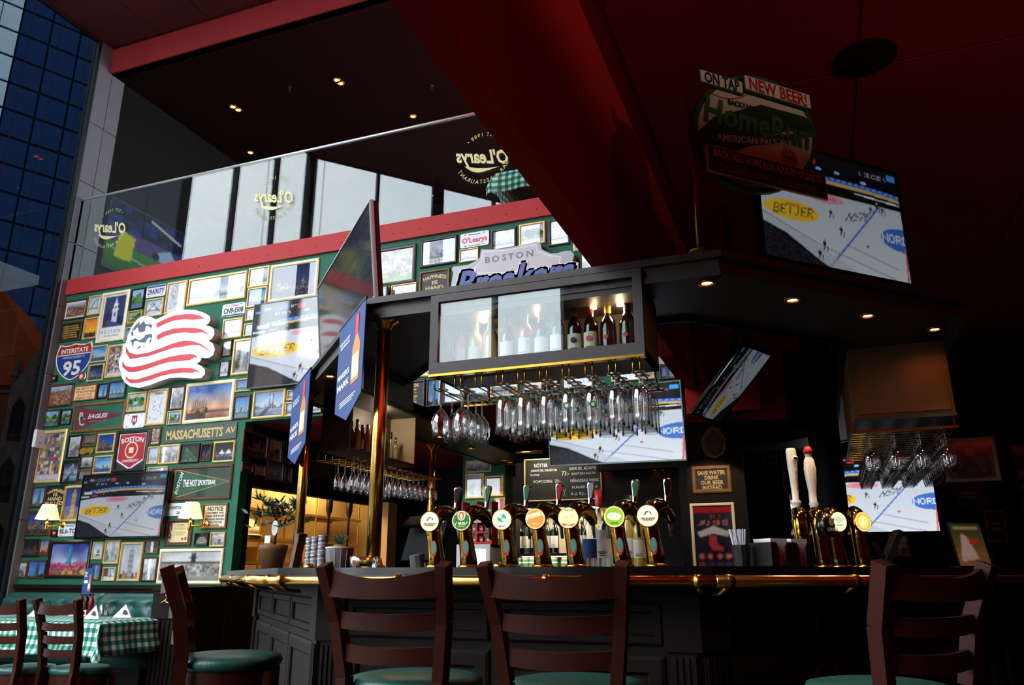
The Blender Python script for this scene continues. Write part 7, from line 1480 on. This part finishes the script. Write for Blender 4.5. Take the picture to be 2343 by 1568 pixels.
pl = thing('picture_lamp', 'brass picture lamp over the top left of the blackboard', 'lamp', (a.x+.1, IY-.04, a.z+.04)); MB().tube([(-.12, -.14, 0), (.12, -.14, 0)], .014, 10).build('lamp_tube', M['brass'], pl, smooth=True); MB().tube([(0, -.14, 0), (0, -.05, .03), (0, .02, .02)], .006, 8).build('arm', M['brass'], pl, smooth=True)
l = bpy.data.lights.new('picture_light', 'AREA'); l.energy = 2.2; l.color = (1, .85, .6); l.shape = 'RECTANGLE'; l.size = .3; l.size_y = .02; o = bpy.data.objects.new('picture_light', l); C.objects.link(o); o.parent = pl; o.location = (.12, -.15, -.02); o.rotation_euler = (R(35), 0, 0)
# green pier with small frames, candy rack and little fridge
GY = 9.2; xa, xb = py_(1058, 1150, GY).x, py_(1156, 1150, GY).x; struct('wall_pier', B((xa, GY, 0), (xb, GY+.3, ZL)), 'green_wall')
for (u0, v0, u1, v1, f, art, lab) in ((1067, 1056, 1125, 1080, 'c', A_bw, 'pale cut-off picture at the top of the green pier'), (1066, 1085, 1109, 1141, 'g', A_bw, 'gold-framed monochrome crowd on the green pier'), (1111, 1090, 1153, 1136, 'g', lambda s, w, h: A_sky(s, w, h, '#E8B088', '#4A8AC8', '#D8B8A0', '#C88A60'), 'gold-framed sunlit towers on the green pier'), (1133, 1140, 1156, 1233, 'g', lambda s, w, h: A_dusk(s, w, h, '#E87838', '#B8506A', '#3A2030'), 'narrow orange picture low on the green pier')):
    a = py_(u0, v0, GY); b_ = py_(u1, v1, GY); picture(lab, (a.x, a.z, b_.x, b_.z), f, art, y=GY-.001)
l = bpy.data.lights.new('pier_light', 'SPOT'); l.energy = 50; l.color = (1, .9, .75); l.spot_size = R(70); l.shadow_soft_size = .05
sp2 = spot(Vector(((xa+xb)/2, GY-.7, ZL-.001)), .04, 'recessed spotlight above the green pier', None); o = bpy.data.objects.new('pier_light', l); C.objects.link(o); o.parent = sp2; o.location = (0, 0, -.03); o.rotation_euler = (R(25), 0, 0)
FY = 7.0; xa, xb = py_(1044, 1270, FY).x, py_(1122, 1270, FY).x; zf = py_(1080, 1246, FY).z
bc = thing('side_counter', 'dark low counter carrying the small fridge', 'counter', ((xa+xb)/2, FY, 0)); B((-.6, -.02, 0), ((xb-xa)/2+.06, .45, .72)).build('body', M['black_wood'], bc); B((-.62, -.04, .72), ((xb-xa)/2+.08, .47, .75)).build('top', M['dark_wood'], bc)
fr = thing('drinks_fridge', 'small white drinks fridge full of blue cans', 'fridge', ((xa+xb)/2, FY, .75)); W2 = (xb-xa)/2; HF = zf-.75; mat('fridge_white', '#E4E6EA', .4); mat('can_blue', '#2A3A9A', .3, .5); mat('led', '#C8D8FF', .5, emit=1.2, ecol='#B8CCFF')
B((-W2, .02, 0), (-W2+.03, .4, HF)).box((W2-.03, .02, 0), (W2, .4, HF)).box((-W2, .02, 0), (W2, .4, .03)).box((-W2, .02, HF-.03), (W2, .4, HF)).box((-W2, .37, 0), (W2, .4, HF)).build('cabinet', M['fridge_white'], fr)
MB().ring(-W2, 0, W2, HF, .045, -.005, .018, .1).build('door_frame', M['fridge_white'], fr); B((-W2+.04, .004, .04), (W2-.04, .008, HF-.04)).build('pane', M['pane'], fr); B((-W2+.04, .05, HF-.045), (W2-.04, .07, HF-.035)).build('lamp', M['led'], fr)
l = bpy.data.lights.new('fridge_light', 'POINT'); l.energy = 5; l.color = (.75, .85, 1); l.shadow_soft_size = .03; o = bpy.data.objects.new('fridge_light', l); C.objects.link(o); o.parent = fr; o.location = (0, .07, HF-.07)
for r_ in range(2):
    zz = .035+r_*(HF-.06)/2; B((-W2+.03, .08, zz-.006), (W2-.03, .36, zz)).build('grille_shelf', M['steel'], fr)
    for k in range(4):
        q = thing('energy_can', 'slim blue can in the small drinks fridge', 'can', ((xa+xb)/2-W2+.055+k*(2*W2-.11)/3, FY+.14, .75+zz), 0, 'cans in the small fridge'); MB().lathe([(0, 0), (.022, 0), (.024, .006), (.024, .115), (.02, .125), (0, .125)], 14).build('can_body', M['can_blue'], q, smooth=True); MB().lathe([(.0244, .045), (.0244, .085)], 14, cap=False).build('silver_band', M['chrome'], q)
cr = thing('candy_rack', 'red candy display rack on top of the small fridge', 'display rack', ((xa+xb)/2+.02, FY+.02, zf)); mat('candy_red', '#C8202A', .4); mat('candy_green', '#4A9A3A', .5); HC = py_(1090, 1147, FY).z-zf; W3 = W2*.86
for s in (-1, 0, 1): B((s*W3-.008, 0, 0), (s*W3+.008, .16, HC)).build('upright', M['candy_red'], cr)
for k in range(4): B((-W3, 0, HC*k/4), (W3, .16, HC*k/4+.008)).build('tray', M['candy_red'], cr); B((-W3, -.002, HC*k/4), (W3, .004, HC*k/4+.02)).build('tray_lip', M['white_paint' if k > 1 else 'candy_red'], cr)
for k in range(3):
    for j in range(4): q = thing('candy_pack', 'small red candy pack in the display rack' if j != 0 else 'small green candy pack in the display rack', 'candy', ((xa+xb)/2+.02-W3*.75+j*W3*.5, FY+.05, zf+HC*k/4+.009), 0, 'candy packs in the red rack'); B((-.018, 0, 0), (.018, .05, HC*.16)).build('pack', M['candy_red' if j else 'candy_green'], q); B((-.014, -.001, HC*.06), (.014, 0, HC*.11)).build('pack_label', M['lbl_white'], q)
# ---------------------------------------------------------------- kitchen behind the hatch
mat('card', '#D8B27A', .8, noise=.08, nscale=5); mat('wire', '#B8944A', .4, .6)
ks = thing('kitchen_shelf', 'wire storage shelves seen through the kitchen hatch', 'shelf', (-6.7, 6.75, 0)); KL = 3.3
for z in (.85, 1.25, 1.53, 1.86):
    B((0, 0, z-.03), (.02, KL, z)).box((.48, 0, z-.03), (.5, KL, z)).build('side_rail', M['wire'], ks)
    for k in range(34): B((.0, k*.1, z-.004), (.5, k*.1+.012, z+.004)).build('slat', M['wire'], ks)
for y in (0.02, 1.1, 2.2, 3.25):
    for x in (.01, .49): MB().tube([(x, y, 0), (x, y, 2.2)], .014, 8).build('post', M['wire'], ks)
k = 0
for z, items in ((1.865, ((.1, .5, .26), (.75, .6, .24), (1.5, .55, .27), (2.3, .7, .25))), (1.255, ((.5, .4, .18), (1.3, .45, .17), (2.2, .5, .2))), (.855, ((.15, .45, .3), (.9, .5, .28), (1.8, .6, .3)))):
    for y, L, h in items:
        q = thing('cardboard_box', ['first', 'second', 'third', 'fourth', 'fifth', 'sixth', 'seventh', 'eighth', 'ninth', 'tenth'][k]+' plain box on the kitchen shelves, counted from the top left', 'box', (-6.65, 6.75+y, z), 0, 'boxes on the kitchen shelves'); k += 1
        B((0, 0, 0), (.4, L, h)).build('carton', M['card'], q); B((-.001, L/2-.03, h-.002), (.401, L/2+.03, h+.001)).build('tape', M['cream'], q)
mat('bowl_cream', '#E8D8B0', .5)
for k, y in enumerate((.35, 1.0)): q = thing('mixing_bowl', ['upturned pale bowl at the left of the middle kitchen shelf', 'upturned pale bowl in the middle of the kitchen shelf'][k], 'bowl', (-6.42, 6.75+y, 1.54)); MB().lathe([(.24, 0), (.22, .1), (.15, .19), (.05, .22), (0, .22)], 22).build('bowl', M['bowl_cream'], q, smooth=True); MB().lathe([(.25, 0), (.25, .012), (.235, .014)], 22).build('rim', M['bowl_cream'], q, smooth=True)
for k, u in enumerate((754, 800)):
    q = px_(u, 1155, XO-.35); t = thing('heat_lamp', ['left', 'right'][k]+' black pendant heat lamp in the kitchen hatch', 'lamp', (XO-.35, q.y, 1.3)); MB().lathe([(.012, .12), (.014, .5), (.04, .58), (.045, .72), (.035, .74), (.03, ZL-1.3)], 12).build('stem', M['black'], t, smooth=True); MB().lathe([(.012, .13), (.03, .11), (.05, .1), (.055, .02), (.075, .0)], 14, cap=False).build('lamp_head', M['steel'], t, smooth=True)
q = px_(885, 1240, XO+.02); t = thing('hatch_post', 'pale beige post at the right end of the kitchen hatch', 'post', (XO+.075, HY1-.15, 0)); B((-.06, -.12, 0), (.06, .12, HZ1+.05)).build('shaft', M['card'], t); B((-.07, -.13, HZ1+.05), (.07, .13, HZ1+.1)).build('cap', M['dark_wood'], t)
p = px_(815, 1285, XO+.1); t = thing('brass_dome', 'round brass arch gleaming beside the pineapple', 'ornament', (XO+.25, 7.6, 1.0)); MB().tube([(0, .32*math.cos(a), .34*math.sin(a)) for a in [math.pi*k/20 for k in range(21)]], .035, 10).build('arch', M['brass'], t, smooth=True); B((-.04, -.36, -1.0), (.04, -.28, 0)).box((-.04, .28, -1.0), (.04, .36, 0)).build('foot', M['brass_worn'], t)
# dark pictures on the recess side wall
for k, (u0, v0, u1, v1, lab) in enumerate(((556, 984, 608, 1052, 'dark night street picture at the near end of the recess wall'), (614, 1000, 640, 1062, 'narrow dark picture beside the night street on the recess wall'), (646, 1008, 664, 1066, 'small dark picture behind the left banner on the recess wall'), (552, 1056, 576, 1084, 'tiny sunset picture low on the recess wall'), (582, 1062, 604, 1092, 'tiny pale picture low on the recess wall'), (610, 1052, 644, 1104, 'small dark skyline picture low on the recess wall'), (648, 1066, 664, 1108, 'narrow dark tower picture low on the recess wall'))):
    a = px_(u0, v0, XO+.002); b_ = px_(u1, v1, XO+.002); w_, h_ = b_.y-a.y, a.z-b_.z
    picture(lab, (0, h_, w_, 0), 'd', [A_night, A_bw, A_green, A_dusk, A_light, A_sky, A_tower][k], base=(XO+.001, (a.y+b_.y)/2, b_.z), rz=R(90), pane=False)
a = px_(706, 1045, XO+.002); b_ = px_(765, 1100, XO+.002); w_, h_ = b_.y-a.y, a.z-b_.z; t = thing('crew_sign', 'dark sign lettered HARVARD CREW on the recess wall', 'sign', (XO+.001, (a.y+b_.y)/2, b_.z), R(90)); B((-w_/2, -.015, 0), (w_/2, 0, h_)).build('board', M['black'], t); MB().ring(-w_/2, 0, w_/2, h_, .02, -.02, 0).build('frame', M['black_frame'], t); mat('dim_letter', '#5A4A3A', .7); text('HARVARD', h_*.4, M['dim_letter'], t, (0, -.0165, h_*.68), style='b', width=w_*.85); text('CREW', h_*.4, M['dim_letter'], t, (0, -.0165, h_*.27), style='b', width=w_*.6)
# frames high on the rear recess wall
for (u0, v0, u1, v1, f, art, lab) in ((1075, 1008, 1148, 1044, 'g', lambda s, w, h: Art(w, h, '#4A1418', s).lines(.2, .8, [.5], '#8A6A58', .08), 'dark red lettered frame high behind the glass rack'), (1155, 1005, 1182, 1048, 'd', A_bw, 'small brown portrait high behind the glass rack'), (1190, 1003, 1252, 1052, 'd', A_crowd, 'dim team photo high behind the glass rack')):
    a = py_(u0, v0, YB); b_ = py_(u1, v1, YB); picture(lab, (a.x, a.z, b_.x, b_.z), f, art, y=YB-.001)
# ---------------------------------------------------------------- right side: pier, pillar, signs
PY = 8.2; xa, xb = py_(1556, 1200, PY).x, py_(1712, 1200, PY).x; struct('wall_pier_dark', B((xa, PY, 0), (xb, PY+.05, ZL)).box((xa-.03, PY-.03, ZL-.12), (xb+.03, PY+.06, ZL)), 'dark_wood')
a = py_(1582, 1068, PY); b_ = py_(1676, 1127, PY)
sign('wood-framed sign reading SAVE WATER DRINK OUR BEER INSTEAD', 0, 0, 0, 0, 0, 'b', '15110C', [('SAVE WATER', .74, .2, .7, 'sign_gold', 'b', 0), ('DRINK', .56, .2, .36, 'sign_gold', 'b', 0), ('OUR BEER', .38, .2, .58, 'sign_gold', 'b', 0), ('INSTEAD', .2, .2, .5, 'sign_gold', 'b', 0)], rect=(a.x, a.z, b_.x, b_.z), y=PY-.001, fw=.04)
a = py_(1578, 1153, PY); b_ = py_(1692, 1310, PY); picture('gold-framed world series baseball poster on the dark pier', (a.x, a.z, b_.x, b_.z), 'c', A_team, y=PY-.001, fw=.03)
p = py_(1636, 1050, PY-.02); r_ = (py_(1664, 1010, PY).x-py_(1608, 1010, PY).x)/2; t = thing('trophy_shield', 'rough brown wooden shield under the tilted television', 'plaque', (p.x, PY-.001, p.z)); MB().prism([(-r_, r_*1.6), (-r_*.95, r_*.9), (-r_*.7, r_*.3), (0, 0), (r_*.7, r_*.3), (r_*.95, r_*.9), (r_, r_*1.6), (r_*.6, r_*2.4), (0, r_*2.7), (-r_*.6, r_*2.4)], -.05, 0).build('shield', M['brown_frame'], t); MB().prism([(-r_*.8, r_*1.55), (-r_*.6, r_*.6), (0, r_*.2), (r_*.6, r_*.6), (r_*.8, r_*1.55), (0, r_*2.4)], -.06, -.05).build('inner_shield', M['walnut_frame'], t)
p = py_(1918, 1290, 7.3); t = thing('round_pillar', 'dark round pillar in front of the far right television', 'pillar', (p.x, 7.3, 0)); MB().lathe([(.13, 0), (.13, ZLC)], 24).build('shaft', M['black_wood'], t, smooth=True); MB().lathe([(.18, 0), (.18, .1), (.135, .14)], 24).build('base', M['black_wood'], t); MB().lathe([(.135, ZLC-.14), (.18, ZLC-.1), (.18, ZLC)], 24).build('capital', M['black_wood'], t)
for (u0, v0, u1, v1, f, art, lab) in ((2150, 1005, 2292, 1100, 'c', lambda s, w, h: A_bw(s, w, h, '#5A5048', '#201A18'), 'cream-framed dim photo behind the right glass rack'), (1990, 1018, 2040, 1056, 'b', A_fort, 'small dim frame above the far right television'), (2250, 1170, 2308, 1240, 'b', A_fort, 'small dim gold frame low on the far right wall'), (1745, 1030, 1780, 1060, 'b', A_fort, 'tiny dim frame left of the tall white tap handle'), (1785, 1032, 1832, 1130, 'b', A_fort, 'tall dim frame behind the tall white tap handle'), (2030, 1225, 2085, 1275, 'b', A_bw, 'dim frame under the far right television'), (2180, 1108, 2260, 1160, 'k', A_fort, 'dim black frame below the cream-framed photo'), (2310, 1020, 2380, 1180, 'k', A_fort, 'dim tall frame at the right picture edge')):
    a = py_(u0, v0, YB); b_ = py_(u1, v1, YB); picture(lab, (a.x, a.z, b_.x, b_.z), f, art, y=YB-.001)
# unseen bowl lamps added beside the viewer to brighten the low ceiling and beer sign
mat('bowl_brass', '#7A5A26', .35, .8); mat('bowl_glow', '#FFE8C8', .5, emit=4.0, ecol='#FFD9A8')
for k, (x, y) in enumerate(((3.4, 1.3), (1.3, -.9))):
    t = thing('bowl_pendant', ['brass bowl pendant lamp over the tables right of the viewer', 'brass bowl pendant lamp just behind the viewer'][k], 'lamp', (x, y, 2.75), 0, 'bowl pendants of the dining room'); MB().lathe([(0, -.1), (.1, -.085), (.17, -.03), (.18, 0), (.17, 0), (.09, -.075), (0, -.09)], 20).build('bowl', M['bowl_brass'], t, smooth=True); MB().lathe([(0, -.05), (.12, -.04)], 14).build('bulb', M['bowl_glow'], t); MB().tube([(0, 0, -.08), (0, 0, ZLC-2.75-.012)], .006, 6).build('cord', M['black'], t)
    l = bpy.data.lights.new('bowl_light', 'SPOT'); l.energy = 85; l.color = (1, .8, .6); l.spot_size = R(172); l.spot_blend = .15; l.shadow_soft_size = .08; o = bpy.data.objects.new('bowl_light', l); C.objects.link(o); o.parent = t; o.rotation_euler = (R(180), 0, 0); o.location = (0.03, 0, .02)

l = bpy.data.lights.new('poster_beam', 'SPOT'); l.energy = 40; l.color = (1, .8, .55); l.spot_size = R(60); l.shadow_soft_size = .04  # spotlight added to brighten the sign and poster on the pier
s_ = spot(Vector((-1.0, 7.3, ZL-.001)), .04, 'recessed spotlight in front of the dark poster pier', None); o = bpy.data.objects.new('poster_beam', l); C.objects.link(o); o.parent = s_; o.location = (0, 0, -.03); o.rotation_euler = (R(38), 0, 0)
